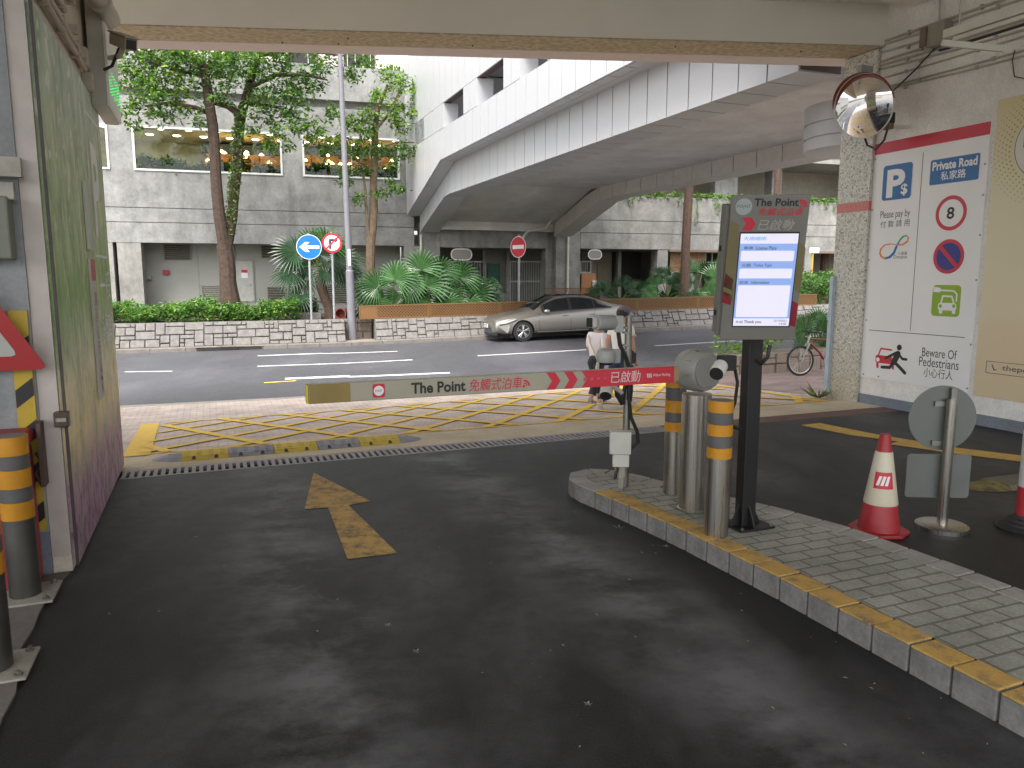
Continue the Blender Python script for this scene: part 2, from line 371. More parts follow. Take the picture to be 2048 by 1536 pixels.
PANEL = mat('white enamel bridge panel', (.46, .465, .48), .32, var=0)
JOINT = mat('reddish panel joint', (.12, .09, .085), .8)
PLASTER = m_concrete('cream painted plaster', (.72, .665, .56), .25)
BEAMP = mat('greyish cream painted beam', (.77, .755, .69), .5, var=.05, scale=.9)
ROUGHC = mat('rough yellowish render', (.46, .39, .27), .95, var=.3, scale=14, bmp=.6, bscale=30)
PINKP = mat('pinkish white soffit paint', (.68, .60, .57), .7, var=.05)
WHITEW = m_concrete('white painted car park wall', (.80, .79, .755), .15)
GREYW = m_concrete('cool grey painted wall', (.33, .345, .355), .3)
SKIRT = m_concrete('blue grey skirting paint', (.20, .23, .27), .35)
STEEL = mat('brushed stainless steel', (.46, .44, .40), .3, 1.0, var=.10, scale=3, stretch=(40, 40, .6))
STEEL_D = mat('dull dark steel', (.30, .29, .27), .42, 1.0, var=.15, scale=8)
GALV = mat('galvanised grey pole', (.34, .35, .36), .55, .3, var=.1)
BLACK = mat('black powder coat', (.012, .012, .013), .45, var=.05)
RUBBER = mat('black rubber', (.02, .02, .021), .7, var=.2)
ORANGE = mat('amber reflective band', (.54, .245, .012), .4, var=.12, scale=9)
GREYB = mat('grey reflective band', (.10, .10, .10), .5, var=.12, scale=9)
WHITE = mat('white sign vinyl', (.80, .80, .79), .35, var=.03)
OFFW = mat('off white plastic', (.60, .60, .55), .5, var=.08)
CREAM = mat('cream painted metal', (.58, .56, .47), .45, var=.08)
GREYP = mat('grey plastic housing', (.40, .41, .40), .5, var=.06)
RED = mat('red sign vinyl', (.55, .022, .045), .35, var=.05)
DRED = mat('deep red plastic', (.36, .02, .028), .45, var=.15)
BLUE = mat('blue sign vinyl', (.012, .13, .36), .35, var=.04)
BLUER = mat('bright blue road sign', (.01, .16, .55), .35, var=.05)
BLK = mat('black lettering', (.02, .02, .022), .5, var=0)
DGREY = mat('dark grey lettering', (.09, .09, .095), .5, var=0)
GREEN = mat('lime green vinyl', (.26, .42, .02), .4, var=.04)
BARK = mat('brown tree bark', (.065, .042, .030), .95, var=.4, scale=9, bmp=.9, bscale=25)
BARK2 = mat('pale brown bark', (.17, .12, .08), .95, var=.3, scale=9, bmp=.7, bscale=25)
PALMB = mat('fibrous palm bark', (.09, .056, .04), .95, var=.45, scale=16, bmp=1, bscale=35)
LF1 = m_leaf('dark green leaf', (.055, .115, .036)); LF2 = m_leaf('mid green leaf', (.11, .22, .045)); LF3 = m_leaf('fresh yellow green leaf', (.22, .34, .045))
LFH = m_leaf('hedge leaf', (.060, .15, .028)); LFP = m_leaf('fan palm leaf', (.060, .155, .045), .28); LFP2 = m_leaf('dark fan palm leaf', (.028, .07, .028), .3)
SOIL = mat('planter soil', (.07, .055, .04), .95, var=.4, scale=12, bmp=.6)
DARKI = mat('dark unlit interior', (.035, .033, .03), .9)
# ================================================================ ground
g = MB().quad(V(-600, -300, -1.6), V(600, -300, -1.6), V(600, 900, -1.6), V(-600, 900, -1.6)).build('ground', mat('bare ground', (.16, .15, .13), .95)); struct(g)
def grid(mb, A, B, n, m, f):
    vs = [f(A[0]+(A[1]-A[0])*i/n, B[0]+(B[1]-B[0])*j/m) for j in range(m+1) for i in range(n+1)]
    return mb.add(vs, [(j*(n+1)+i, j*(n+1)+i+1, (j+1)*(n+1)+i+1, (j+1)*(n+1)+i) for j in range(m) for i in range(n)])
def onpav(p, dz=0.0): return V(p.x, p.y, zpav(p)+dz)
def onstr(p, dz=0.0): return V(p.x, p.y, zs(uv(p)[0])+dz)
def flat(p, dz=0.0): return V(p.x, p.y, dz)
def ribbon(mb, p, q, w, f, dz, mi=0, step=.35):
    n = max(1, int((q-p).length/step)); d = (q-p).normalized(); s = ZX.cross(d)*w/2
    for i in range(n):
        a, b = p.lerp(q, i/n), p.lerp(q, (i+1)/n)
        mb.quad(f(a-s, dz), f(b-s, dz), f(b+s, dz), f(a+s, dz), mi=mi)
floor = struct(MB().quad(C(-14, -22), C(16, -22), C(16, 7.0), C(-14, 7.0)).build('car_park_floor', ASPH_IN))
kv = lambda a: (14.2-a*sin(AN-ST))/cos(AN-ST)
pav = struct(grid(MB(), (-16, 30), (0, 1), 92, 24, lambda a, t: onpav(C(a, 7.3+(kv(a)-7.3)*t))).build('pavement', PAVE))
apr = grid(MB(), (-3, 8.4), (7.3, 7.93), 30, 2, lambda a, w: onpav(C(a, w), .004)).build('apron_strip', APRON, pav)
bp = grid(MB(), (8.4, 22), (0, 1), 30, 12, lambda a, t: onpav(C(a, 8.9+(kv(a)-8.9)*t), .005)).build('brick_paving', BRICKP, pav)
mb = MB()    # yellow box hatching, clipped to its parallelogram
A0, A1, W0, W1 = -.72, 7.7, 7.98, 12.15
for (p, q, w) in ((C(A0, W0), C(A1+.2, W0), .09), (C(A0, W1), C(A1+.9, W1), .09), (C(A0-.02, W0-.1), C(A0-.2, W1+.05), .24), (C(A1+.2, W0), C(A1+.9, W1), .12)):
    ribbon(mb, p, q, w, onpav, .008)
def clip(c, k):
    # a - sgn*w*k = c inside the rectangle
    pts = []
    for w in (W0, W1):
        a = c+k*(w-W0)
        pts.append((a, w))
    (a0, w0), (a1, w1) = pts; d = a1-a0
    t0, t1 = 0.0, 1.0
    for lim, sg in ((A0, 1), (A1+.3, -1)):
        f0, f1 = sg*(a0-lim), sg*(a1-lim)
        if f0 < 0 and f1 < 0: return None
        if f0 < 0: t0 = max(t0, f0/(f0-f1))
        if f1 < 0: t1 = min(t1, f0/(f0-f1))
    if t1-t0 < .02: return None
    return C(a0+d*t0, w0+(w1-w0)*t0), C(a0+d*t1, w0+(w1-w0)*t1)
for k in range(-6, 16):
    for c0, kk_, dz in ((.1, .8, .011), (.46, -.32, .014)):
        r = clip(c0+k*.92, kk_)
        if r: ribbon(mb, r[0], r[1], .115, onpav, dz)
mb.build('yellow_box_marking', YEL, pav)
street = struct(grid(MB(), (-60, 90), (14.2, 26.6), 75, 6, lambda u, v: onstr(S(u, v))).build('street', ASPH_ST))
mb = MB()
for (x0, y0, x1, y1, w) in ((250, 744, 345, 743, .1), (515, 712, 645, 707, .14), (640, 707.5, 795, 703, .1), (515, 733, 825, 720, .1), (570, 758, 700, 752.5, .2), (695, 754, 900, 746, .15), (955, 712, 1172, 700, .1), (1310, 692, 1470, 682, .1), (1478, 684, 1700, 668, .1)):
    ribbon(mb, gstr(x0, y0), gstr(x1, y1), w*1.45, onstr, .006)
mb.build('white_lane_lines', WHT, street)
mb = MB()
for u0, u1 in ((-9, -.75), (-.1, .1), (.75, .95), (1.7, 2.0), (3.3, 3.5)): ribbon(mb, S(u0, 14.32), S(u1, 14.32), .1, onstr, .006)
ribbon(mb, gstr(528, 766), gstr(592, 762), .12, onstr, .006)
mb.build('yellow_edge_line', m_paintmark('yellow kerbside line', (.78, .56, .04), (.3, .27, .15), .3), street)
mb = MB()
for i in range(-12, 40):
    u0 = i*1.0; hh = .012 if u0 < 9 else .10
    p = [S(u0+.005, 14.05), S(u0+.995, 14.05), S(u0+.995, 14.2), S(u0+.005, 14.2)]
    mb.hexa([onstr(q, -.2) for q in p]+[V(q.x, q.y, zs(uv(q)[0])+.045+hh*.4) for q in p])
nk = struct(mb.build('near_kerb', m_concrete('dull kerb stone', (.33, .30, .27), .4, 2), bev=.012))
mb = MB()
for i in range(-40, 60):
    u0 = i*1.0
    p = [S(u0+.004, 24.82), S(u0+.996, 24.82), S(u0+.996, 25.2), S(u0+.004, 25.2)]
    mb.hexa([onstr(q, -.2) for q in p]+[onstr(q, .12) for q in p])
struct(mb.build('far_kerb', m_concrete('dull brownish gutter', (.20, .18, .16), .5, 2), bev=.015))
for x in (436, 480):
    mb = MB(); p = gstr(x, 702); u, v = uv(p)
    mb.sbox(u-.62, u+.62, 24.79, 24.815, zs(u)+.012, zs(u)+.105, mi=1)
    mb.sbox(u-.66, u+.66, 24.775, 24.81, zs(u)+.106, zs(u)+.13)
    tag(mb.build('gully_inlet', [STONE_B, DARKI]), 'dark slot gully inlet in the far kerb, %s of the pair' % ('left hand one' if x == 436 else 'right hand one'), 'gully', 'kerb gully inlets')
# drain channel
t = thing('drain_grate', 'long slotted grey drain channel across the car park exit lane', 'drain', C(1.9, 7.15, 0))
mb = MB(); mb.quad(C(-.8, 7.0, -.03), C(4.75, 7.0, -.03), C(4.75, 7.3, -.03), C(-.8, 7.3, -.03)); mb.build('channel', DARKI, t)
mb = MB(); mb.cbox(-.8, 4.75, 7.0, 7.03, -.03, .004); mb.cbox(-.8, 4.75, 7.245, 7.3, -.03, .004)
a = -.79
while a < 4.74:
    mb.cbox(a, a+.032, 7.03, 7.245, -.025, .004); a += .062
mb.build('grating', mat('worn grey cast grating', (.30, .28, .28), .6, .2, var=.2), t)
struct(MB().cbox(4.76, 8.2, 7.0, 7.3, -.05, .003).build('rusty_threshold', m_concrete('rusty brown threshold', (.17, .10, .08), .5, 2)))
# floor arrows
def flatpoly(px, name, m, par, z=.004):
    return MB().add([gnd(x, y, z) for x, y in px], [tuple(range(len(px)))[::-1]]).build(name, m, par)
flatpoly([(627, 945), (741, 1002), (697, 1010), (795, 1106), (695, 1118), (656, 1015), (609, 1018)], 'yellow_arrow_marking', YEL_IN, floor)
flatpoly([(1601, 850), (1640, 846), (1740, 866), (1822, 880), (1920, 896), (2060, 913), (2060, 925), (1905, 907), (1840, 897), (1776, 888), (1797, 883), (1700, 870)], 'yellow_bent_arrow_marking', YEL_R, floor)
# litter: fallen leaves and paper scraps (nobody could count them)
mb = MB(); R = random.Random(3)
for i in range(110):
    a, w = R.uniform(-.7, 2.6) if i % 3 else R.uniform(3.9, 8), R.uniform(1.2, 7)
    if R.random() < .2: a, w = R.uniform(2.4, 2.7), R.uniform(1.5, 5)
    z = .005; s = R.uniform(.002, .0065); r = R.uniform(0, 6.3); c = C(a, w, z)
    e = V(cos(r), sin(r), 0); f = V(-sin(r), cos(r), 0)
    mb.quad(c-e*s*2, c-f*s*.7+ZX*.002, c+e*s*2, c+f*s*.7+ZX*.002)
for i in range(24):
    c = C(R.uniform(2.9, 3.7), R.uniform(1.5, 3.2), .1345); s = R.uniform(.004, .012); r = R.uniform(0, 6.3); e = V(cos(r), sin(r), 0); f = V(-sin(r), cos(r), 0)
    mb.quad(c-e*s, c-f*s*.7, c+e*s, c+f*s*.7)
for (x, y, s) in ((1237, 1055, .03), (1332, 1093, .015), (833, 1303, .014), (776, 1250, .012), (1176, 1408, .012)):
    c = gnd(x, y, .006)
    for k in range(5):
        e = V(cos(k*1.3), sin(k*1.3), .15); mb.quad(c, c+e*s+V(.004, 0, 0), c+e*s*1.6, c+e*s-V(.004, 0, 0))
tag(mb.build('fallen_petals', mat('pale dry petals', (.40, .39, .30), .8, var=.1)), 'scattered pale petals and scraps lying on the dark asphalt and island', 'litter', None, 'stuff')
# traffic island
near = [(2.72, -8), (2.74, 1), (2.73, 3), (2.69, 3.9), (2.61, 4.6), (2.545, 5.0), (2.545, 5.14), (2.58, 5.26), (2.66, 5.36), (2.78, 5.42), (2.93, 5.4), (3.04, 5.28), (3.12, 5.1), (3.3, 4.62), (3.58, 3.95), (3.72, 3.4), (3.76, 2.6), (3.78, 1.0), (3.78, -8)]
isl = struct(MB().prism([C(a+(.02 if i < 6 else 0), w-.02, -.05) for i, (a, w) in enumerate(near)][::-1], V(0, 0, .05+.108)).build('traffic_island', MORTAR))
def offset(pl, d):
    out = []
    for i, p in enumerate(pl):
        a, b = V(*pl[max(0, i-1)], 0), V(*pl[min(len(pl)-1, i+1)], 0); t = (b-a).normalized(); n = ZX.cross(t)
        out.append((p[0]-n.x*d, p[1]-n.y*d))
    return out
inn = offset(near, .15)
MB().add([C(a, w, .128) for a, w in inn], [tuple(range(len(inn)))[::-1]]).build('tiles', TILES, isl)
def resample(pl, step):
    out = [pl[0]]; acc = 0
    for i in range(len(pl)-1):
        p, q = V(*pl[i], 0), V(*pl[i+1], 0); L = (q-p).length; t = step-acc
        while t <= L: r = p.lerp(q, t/L); out.append((r.x, r.y)); t += step
        acc = (acc+L) % step
    return out
def blocks(pl, wd, mb, pick, gap=.006):
    o = pl; n = offset(pl, wd)
    for i in range(len(pl)-1):
        lp = lambda A, k: (A[i][0]+(A[i+1][0]-A[i][0])*k, A[i][1]+(A[i+1][1]-A[i][1])*k)
        L = max(.01, (V(*pl[i], 0)-V(*pl[i+1], 0)).length); k0, k1 = gap/L, 1-gap/L; j = R.uniform(-.0025, .0025)
        P = [lp(o, k0), lp(o, k1), lp(n, k1), lp(n, k0)]
        m = pick(*pl[i]); zt = .131+j
        mb.hexa([C(a, w, -.02) for a, w in P]+[C(a, w, zt-.012) for a, w in P], 0)
        mb.hexa([C(a, w, zt-.0119) for a, w in P]+[C(a, w, zt) for a, w in P], m)
mb = MB(); blocks(resample(near, .2), .148, mb, lambda a, w: 1 if (a < 2.8 and w < 4.75) else 2)
mb.build('kerb_blocks', [KERB, KERB_Y, KERB_L], isl, bev=.006)
# ================================================================ far planter walls: squared granite facing laid on a batter
def ashlar(mb, u0, u1, v0, v1, zf, zb, H, seed):
    R = random.Random(seed); cell = .14; n = int((u1-u0)/cell); m = max(4, round(H/cell)); occ = [[0]*n for _ in range(m)]
    for r in range(m):
        for c in range(n):
            if occ[r][c]: continue
            w, h = R.choice([(2, 1), (3, 2), (2, 2), (4, 2), (3, 1), (2, 3), (4, 2), (1, 1), (3, 2)])
            while w > 1 and (c+w > n or any(occ[r][c+k] for k in range(w))): w -= 1
            h = min(h, m-r)
            while h > 1 and any(occ[r+k][c+j] for k in range(h) for j in range(w)): h -= 1
            for k in range(h):
                for j in range(w): occ[r+k][c+j] = 1
            ua, ub = u0+c*(u1-u0)/n+.006, u0+(c+w)*(u1-u0)/n-.006; ta, tb = r/m+.007, (r+h)/m-.007; pr = R.uniform(.02, .05)
            def P(u, t, o): return S(u, v0+(v1-v0)*t-o*.9, zb(u)+(zf(u)-zb(u))*t+o*.4)
            mb.hexa([P(ua, ta, 0), P(ub, ta, 0), P(ub, ta, -.1), P(ua, ta, -.1), P(ua+.015, ta, pr), P(ub-.015, ta, pr), P(ub-.015, tb, pr), P(ua+.015, tb, pr)][:4] and
                    [P(ua, ta, 0), P(ub, ta, 0), P(ub, tb, 0), P(ua, tb, 0), P(ua+.012, ta+.02, pr), P(ub-.012, ta+.02, pr), P(ub-.012, tb-.02, pr), P(ua+.012, tb-.02, pr)])
def planter(name, u0, u1, zt, label, seed, s0=0, s1=0):
    t = thing(name, label, 'stone wall', S((u0+u1)/2, 25.4, zs((u0+u1)/2)))
    zb = lambda u: zs(u)+.1
    mb = MB(); us = [u0+(u1-u0)*i/12 for i in range(13)]
    for a, b in zip(us, us[1:]):
        mb.hexa([S(a, 25.21, zb(a)-.3), S(b, 25.21, zb(b)-.3), S(b, 26.1, zb(b)-.3), S(a, 26.1, zb(a)-.3), S(a, 25.61, zt(a)-.01), S(b, 25.61, zt(b)-.01), S(b, 26.1, zt(b)-.01), S(a, 26.1, zt(a)-.01)])
    mb.build('wall_core', MORTAR, t)
    mb = MB(); ashlar(mb, u0, u1, 25.2, 25.6, zt, zb, .8, seed); mb.build('granite_facing', STONE, t, bev=.01)
    return t
zt1 = lambda u: .31+.004*(u+4.85); zt2 = lambda u: .33+.0165*(u-2.78)
planter('stone_planter_wall', -24, 1.85, zt1, 'sloping grey granite block wall below the clipped green hedge', 5)
planter('stone_planter_wall', 2.85, 34, zt2, 'sloping granite block wall behind the parked car, under brown lattice boxes', 9)
t = thing('recess_wall', 'short dark stone wall set back behind the lamp post', 'stone wall', S(2.35, 26.3, -.45))
mb = MB().sbox(1.86, 2.84, 26.35, 26.6, -.6, .3); mb.build('wall_core', MORTAR, t)
mb = MB(); ashlar(mb, 1.87, 2.83, 26.34, 26.35, lambda u: .3, lambda u: -.42, .7, 4); mb.build('stone_facing', STONE_B, t, bev=.01)
struct(MB().sbox(1.84, 2.86, 25.2, 26.34, -.6, -.375).build('lamp_base_paving', MATS.get('x') or STONE_B))
soil = struct(MB().sbox(-24, 1.9, 26.1, 31.3, -.5, .28).sbox(1.9, 36, 26.6, 31.3, -.5, .33).build('planter_soil', SOIL))
# ================================================================ far concrete building, left wing
bl = thing('concrete_building', 'weathered grey concrete building with long shop windows behind the trees', 'building', S(-5, 31, -.3))
mb = MB()
def band(u0, u1, z0, z1, v=30.2, d=.5, mi=0): mb.sbox(u0, u1, v, v+d, z0, z1, mi)
band(-30, 5.0, 2.97, 3.675); band(-30, 5.0, 3.70, 4.19); band(-30, 5.0, 4.215, 5.50)
for a, b in ((-30, -11.5), (-5.75, -4.98), (.09, .82), (4.48, 5.0)): band(a, b, 5.5, 7.05)
band(-30, 5.6, 7.05, 8.05); band(-30, 5.6, 8.35, 9.58); mb.sbox(-30, 5.6, 30.45, 30.7, 8.05, 8.35)
mb.sbox(-30, 5.0, 30.28, 30.65, 3.6, 4.3)
mb.sbox(-30, 5.6, 30.7, 31.0, 7.6, 9.5)
mb.build('wall', CONC, bl)
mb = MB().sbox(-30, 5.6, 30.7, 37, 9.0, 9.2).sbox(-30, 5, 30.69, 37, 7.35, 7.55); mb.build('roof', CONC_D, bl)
for a, b in ((-12, -5.85), (-5.72, -4.93), (4.59, 5.23)): MB().sbox(a, b, 30.21, 30.9, -.4, 2.969).build('column', CONC_W, bl, bev=.01)
BACK = mat('grey green painted back wall', (.34, .34, .31), .7, var=.05, scale=2)
MB().sbox(-30, 4.6, 31.4, 31.6, -.4, 2.97).sbox(-30, 5, 30.66, 31.7, 2.97, 3.2).build('back_wall', BACK, bl)
def onback(x, y): p = pv(x, y, 31.4); return uv(p)[0], p.z
def louvre(x0, y0, x1, y1, par):
    u0, z1 = onback(x0, y0); u1, z0 = onback(x1, y1); mb = MB()
    mb.sbox(u0, u1, 31.37, 31.395, z0, z1, 1)
    n = 8
    for i in range(n):
        z = z0+(z1-z0)*(i+.5)/n; h = (z1-z0)/n*.32
        mb.hexa([S(u0, 31.33, z-h), S(u1, 31.33, z-h), S(u1, 31.372, z-h*.2), S(u0, 31.372, z-h*.2), S(u0, 31.325, z), S(u1, 31.325, z), S(u1, 31.372, z+h*.8), S(u0, 31.372, z+h*.8)])
    for a, b in ((u0-.03, u0), (u1, u1+.03)): mb.sbox(a, b, 31.32, 31.39, z0, z1)
    mb.build('louvre', [mat('brownish grey louvre blades', (.25, .235, .19), .6), DARKI], par)
for q in ((328, 487, 381, 520), (405, 570, 447, 601), (523, 489, 573, 516), (536, 574, 571, 600), (640, 570, 710, 604)): louvre(*q, bl)
def doorpanel(x0, y0, x1, y1, name, col, par, v=31.4, handle=True):
    p, q = pv(x0, y1, v), pv(x1, y0, v); u0, u1, z0, z1 = uv(p)[0], uv(q)[0], p.z, q.z
    d = MB().sbox(u0, u1, v-.04, v-.002, z0, z1).build(name, col, par)
    mb = MB()
    for a in (u0-.05, u1): mb.sbox(a, a+.05, v-.055, v-.003, z0, z1+.05)
    mb.sbox(u0, u1, v-.055, v-.003, z1, z1+.05); mb.build('door_frame', mat('grey door frame', (.30, .295, .26), .6), d)
    if handle: MB().ball(S(u1-.1, v-.07, z0+(z1-z0)*.42), .035).build('handle', STEEL, d)
    return d
doorpanel(402, 491, 466, 601, 'plant_room_door', BACK, bl)
d = doorpanel(470, 522, 504, 603, 'service_door', mat('pale grey door', (.44, .44, .40), .6), bl)
def sticker(x0, y0, x1, y1, v, name, m, par, hdr=None):
    p, q = pv(x0, y1, v), pv(x1, y0, v); u0, u1, z0, z1 = uv(p)[0], uv(q)[0], p.z, q.z
    mb = MB().sbox(u0, u1, v-.012, v, z0, z1)
    if hdr: mb.sbox(u0+.005, u1-.005, v-.016, v-.0121, z0+(z1-z0)*.62, z1-.005, 1)
    return mb.build(name, [m]+([hdr] if hdr else []), par)
sticker(483, 539, 495, 556, 31.355, 'notice', WHITE, d, RED)
MB().sbox(uv(pv(578, 500, 31.3))[0], uv(pv(604, 500, 31.3))[0], 31.2, 31.38, .2, 2.55).build('white_panel', WHITE, bl)
MB().sbox(4.62, 4.9, 31.0, 31.3, .2, 2.6).build('downpipe_box', CONC_D, bl)
t = thing('fire_inlet_box', 'small grey and red fire inlet boxes on the back wall beside the white column', 'fire box', pv(295, 556, 31.4))
MB().sbox(*(sorted((uv(pv(282, 550, 31.4))[0], uv(pv(304, 550, 31.4))[0]))), 31.27, 31.398, pv(0, 559, 31.4).z if False else onback(282, 559)[1], onback(282, 549)[1]).build('inlet_cabinet', GALV, t)
MB().sbox(onback(291, 0)[0], onback(305, 0)[0], 31.3, 31.398, onback(291, 549)[1]+.005, onback(291, 540)[1]).build('red_cover', DRED, t)
# windows with the lit shop interior behind
GL = m_glass('shop window glass'); FR = mat('white window frame', (.66, .67, .66), .4)
WARM = mat('warm downlight', (1.0, .86, .62), .5, var=0, emit=11)
WOOD = mat('orange wood cabinet', (.26, .135, .045), .45, var=.2, scale=3)
CEILI = mat('beige shop ceiling', (.55, .50, .36), .8); WALLI = mat('olive beige shop wall', (.48, .46, .32), .8)
def window(u0, u1, seed):
    w = MB().sbox(u0+.02, u1-.02, 30.31, 30.325, 5.52, 7.03).build('window', GL, bl)
    mb = MB()
    for a, b, c, d in ((u0, u0+.07, 5.5, 7.05), (u1-.07, u1, 5.5, 7.05), (u0+.07, u1-.07, 5.5, 5.57), (u0+.07, u1-.07, 6.98, 7.05)): mb.sbox(a, b, 30.17, 30.36, c+.002, d-.002)
    for k in (1,): 
        x = u0+(u1-u0)*.5; mb.sbox(x-.012, x+.012, 30.29, 30.35, 5.57, 6.98)
    mb.build('frame', FR, w)
for i, (a, b) in enumerate(((-11.5, -5.75), (-4.98, .09), (.82, 4.48))): window(a, b, i)
mb = MB().sbox(-12, 5, 34.5, 34.6, 5.2, 7.3).sbox(4.9, 5, 30.7, 34.5, 5.2, 7.3).sbox(-12, -11.9, 30.7, 34.5, 5.2, 7.3).sbox(-12, 5, 30.7, 34.6, 5.15, 5.25)
mb.build('shop_room', WALLI, bl)
MB().sbox(-12, 5, 30.66, 34.5, 7.2, 7.3).build('shop_ceiling', CEILI, bl)
R = random.Random(11); mb = MB()
for i in range(17):
    for j in range(2):
        c = S(-11+i*.97+j*.4, 31.5+j*1.3, 7.195); mb.lathe([(0, -.012), (.12, -.012), (.13, 0)], c, n=14)
mb.build('downlights', WARM, bl)['kind'] = 'stuff'
mb = MB()
u = -2.9
while u < 4.6:
    w = R.uniform(.7, 1.5); mb.sbox(u, u+w-.02, 32.9, 33.5, 5.26, R.choice((6.7, 6.76, 6.6))); mb.sbox(u+.1, u+w-.1, 32.5, 32.88, 5.26, R.choice((6.3, 6.4))); u += w
mb.build('counters', WOOD, bl)
MB().sbox(-3, 4.8, 33.52, 34.3, 6.72, 7.08).build('dark_fascia', mat('dark green grey fascia', (.06, .085, .07), .6), bl)
mb = MB()
for i in range(26): 
    c = S(R.uniform(-2.8, 4.5), R.uniform(32.2, 32.48), R.uniform(6.2, 6.6)); mb.lathe([(.02, .08), (.10, 0), (.02, -.01)], c, n=10)
mb.build('pendant_lamps', mat('warm pendant lamp', (1.0, .62, .25), .5, var=0, emit=6), bl)['kind'] = 'stuff'
# ---- leaf helpers
def leafquad(mb, c, d, n, L, W, mi=0):
    d = d.normalized(); s = d.cross(n)
    if s.length < 1e-4: s = d.orthogonal()
    s.normalize(); k = c+d*L*.45; nn = s.cross(d)*L*.08
    mb.add([c, k+s*W*.5-nn, c+d*L, k-s*W*.5-nn, k+nn*.3], [(0, 1, 4), (1, 2, 4), (2, 3, 4), (3, 0, 4)], mi)
def rdir(R): 
    while 1:
        v = V(R.uniform(-1, 1), R.uniform(-1, 1), R.uniform(-1, 1))
        if .1 < v.length < 1: return v.normalized()
def spray(mb, R, c, n, L, pick, rad=.18, droop=.3):
    ax = rdir(R); ax.z *= .5
    for i in range(n):
        p = c+ax*R.uniform(-rad, rad)*1.4+rdir(R)*rad*R.random()
        d = rdir(R); d.z = d.z*.5-droop
        leafquad(mb, p, d, V(R.gauss(0, .5), R.gauss(0, .5), 1), L*R.uniform(.7, 1.25), L*R.uniform(.38, .52), pick(R))
def shrub_run(name, label, u0, u1, v0, v1, z0, z1, n, L, mats, pick, seed, cat='shrub', kind=None, group=None, frame=S):
    R = random.Random(seed); mb = MB()
    for i in range(n):
        c = frame(R.uniform(u0, u1), R.uniform(v0, v1), 0); hz = z1+.12*sin(c.x*2.3)+.08*sin(c.x*6.1+1)
        c.z = z0+(hz-z0)*R.random()**.55
        spray(mb, R, c, 7, L, pick, .13, .1)
    o = mb.build(name, mats, at=frame((u0+u1)/2, (v0+v1)/2, z0)); return tag(o, label, cat, group, kind)
for (a, b, sd, lab) in ((-4.9, .05, 1, 'row of dark green shop plants along the sill of the left shop window'), (.9, 4.4, 2, 'row of dark green shop plants along the sill of the window behind the small tree')):
    shrub_run('sill_plants', lab, a, b, 30.45, 30.9, 5.3, 5.9, 240, .26, [LF1, LF2], lambda R: 0 if R.random() < .7 else 1, sd, 'plants', None, 'plants inside the shop windows')
# rooftop block behind the parapet
t = thing('rear_apartment_block', 'pale block rising behind the concrete parapet at the top of the view', 'building', S(-3, 42, 8))
mb = MB().sbox(-30, 9, 42, 48, 8, 17); mb.build('wall', mat('pale pinkish render', (.62, .55, .50), .8, var=.06), t)
for i in range(7):
    MB().sbox(-14+i*2.9, -12.4+i*2.9, 41.9, 41.99, 12.4, 14.2).build('window', DARKI, t)
shrub_run('rooftop_shrub', 'leafy roof garden shrub above the concrete parapet near the bridge', 3.0, 5.4, 32, 33, 9.3, 10.2, 240, .2, [LF1, LF2, LF3], lambda R: R.randrange(3), 5)
mb = MB()
for i in range(14): mb.sbox(1.2+i*.3, 1.22+i*.3, 31.6, 31.62, 9.5, 10.5)
mb.sbox(1.2, 5.2, 31.59, 31.63, 10.5, 10.54); tag(mb.build('roof_railing', FR), 'thin white railing along the roof garden edge', 'railing')
# ================================================================ bay under the bridge and right wing
br = thing('undercroft_building', 'stained concrete building beyond the footbridge with planted balcony and open undercroft', 'building', S(14, 31, -.3))
mb = MB()
mb.sbox(5.23, 10.64, 30.3, 30.8, 2.93, 3.62); mb.sbox(5.0, 12.1, 30.9, 31.3, 3.62, 5.2)
for z0, z1 in ((2.945, 3.6), (3.625, 4.14), (4.165, 5.2)): mb.sbox(12.1, 40, 30.2, 30.7, z0, z1)
mb.sbox(12.1, 40, 30.3, 30.66, 3.5, 4.3)
mb.build('balcony_wall', CONC_W, br)
mb = MB()
for a, b, v in ((5.23, 6.05, 30.25), (10.64, 11.0, 30.5), (11.0, 12.1, 30.22), (15.76, 16.27, 30.22)): MB().sbox(a, b, v, v+.6, -.4, 2.93 if a > 12 else 3.9).build('column', CONC_W, br, bev=.012)
mb = MB()
for a, b in ((19.1, 20.28), (22.13, 22.66), (27, 28)): MB().sbox(a, b, 31.2, 31.8, 5.0, 7.0).build('gallery_column', CONC, br, bev=.012)
mb = MB().sbox(10, 45, 33.2, 33.4, 4.4, 7.2).sbox(10, 45, 30.71, 33.2, 4.3, 4.5); mb.build('gallery_back_wall', mat('beige gallery wall', (.36, .33, .27), .8), br)
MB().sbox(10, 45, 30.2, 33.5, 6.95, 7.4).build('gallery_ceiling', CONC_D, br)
MB().sbox(5, 45, 30.0, 36, 9.6, 9.8).sbox(5.7, 45, 30.4, 30.6, 7.4, 9.6).build('upper_wall', CONC, br)
tag(MB().lathe([(0, -.03), (.1, -.03), (.12, 0)], pv(1660, 339, 32)+V(0, 0, .0), n=14).build('gallery_downlight', WARM), 'small lit downlight in the gallery ceiling beside the mosaic pillar', 'downlight')
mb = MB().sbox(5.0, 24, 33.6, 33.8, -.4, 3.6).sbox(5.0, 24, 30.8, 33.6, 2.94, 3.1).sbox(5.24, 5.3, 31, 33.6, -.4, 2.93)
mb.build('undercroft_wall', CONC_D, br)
def at_v(x, y, v): p = pv(x, y, v); return uv(p)[0], p.z
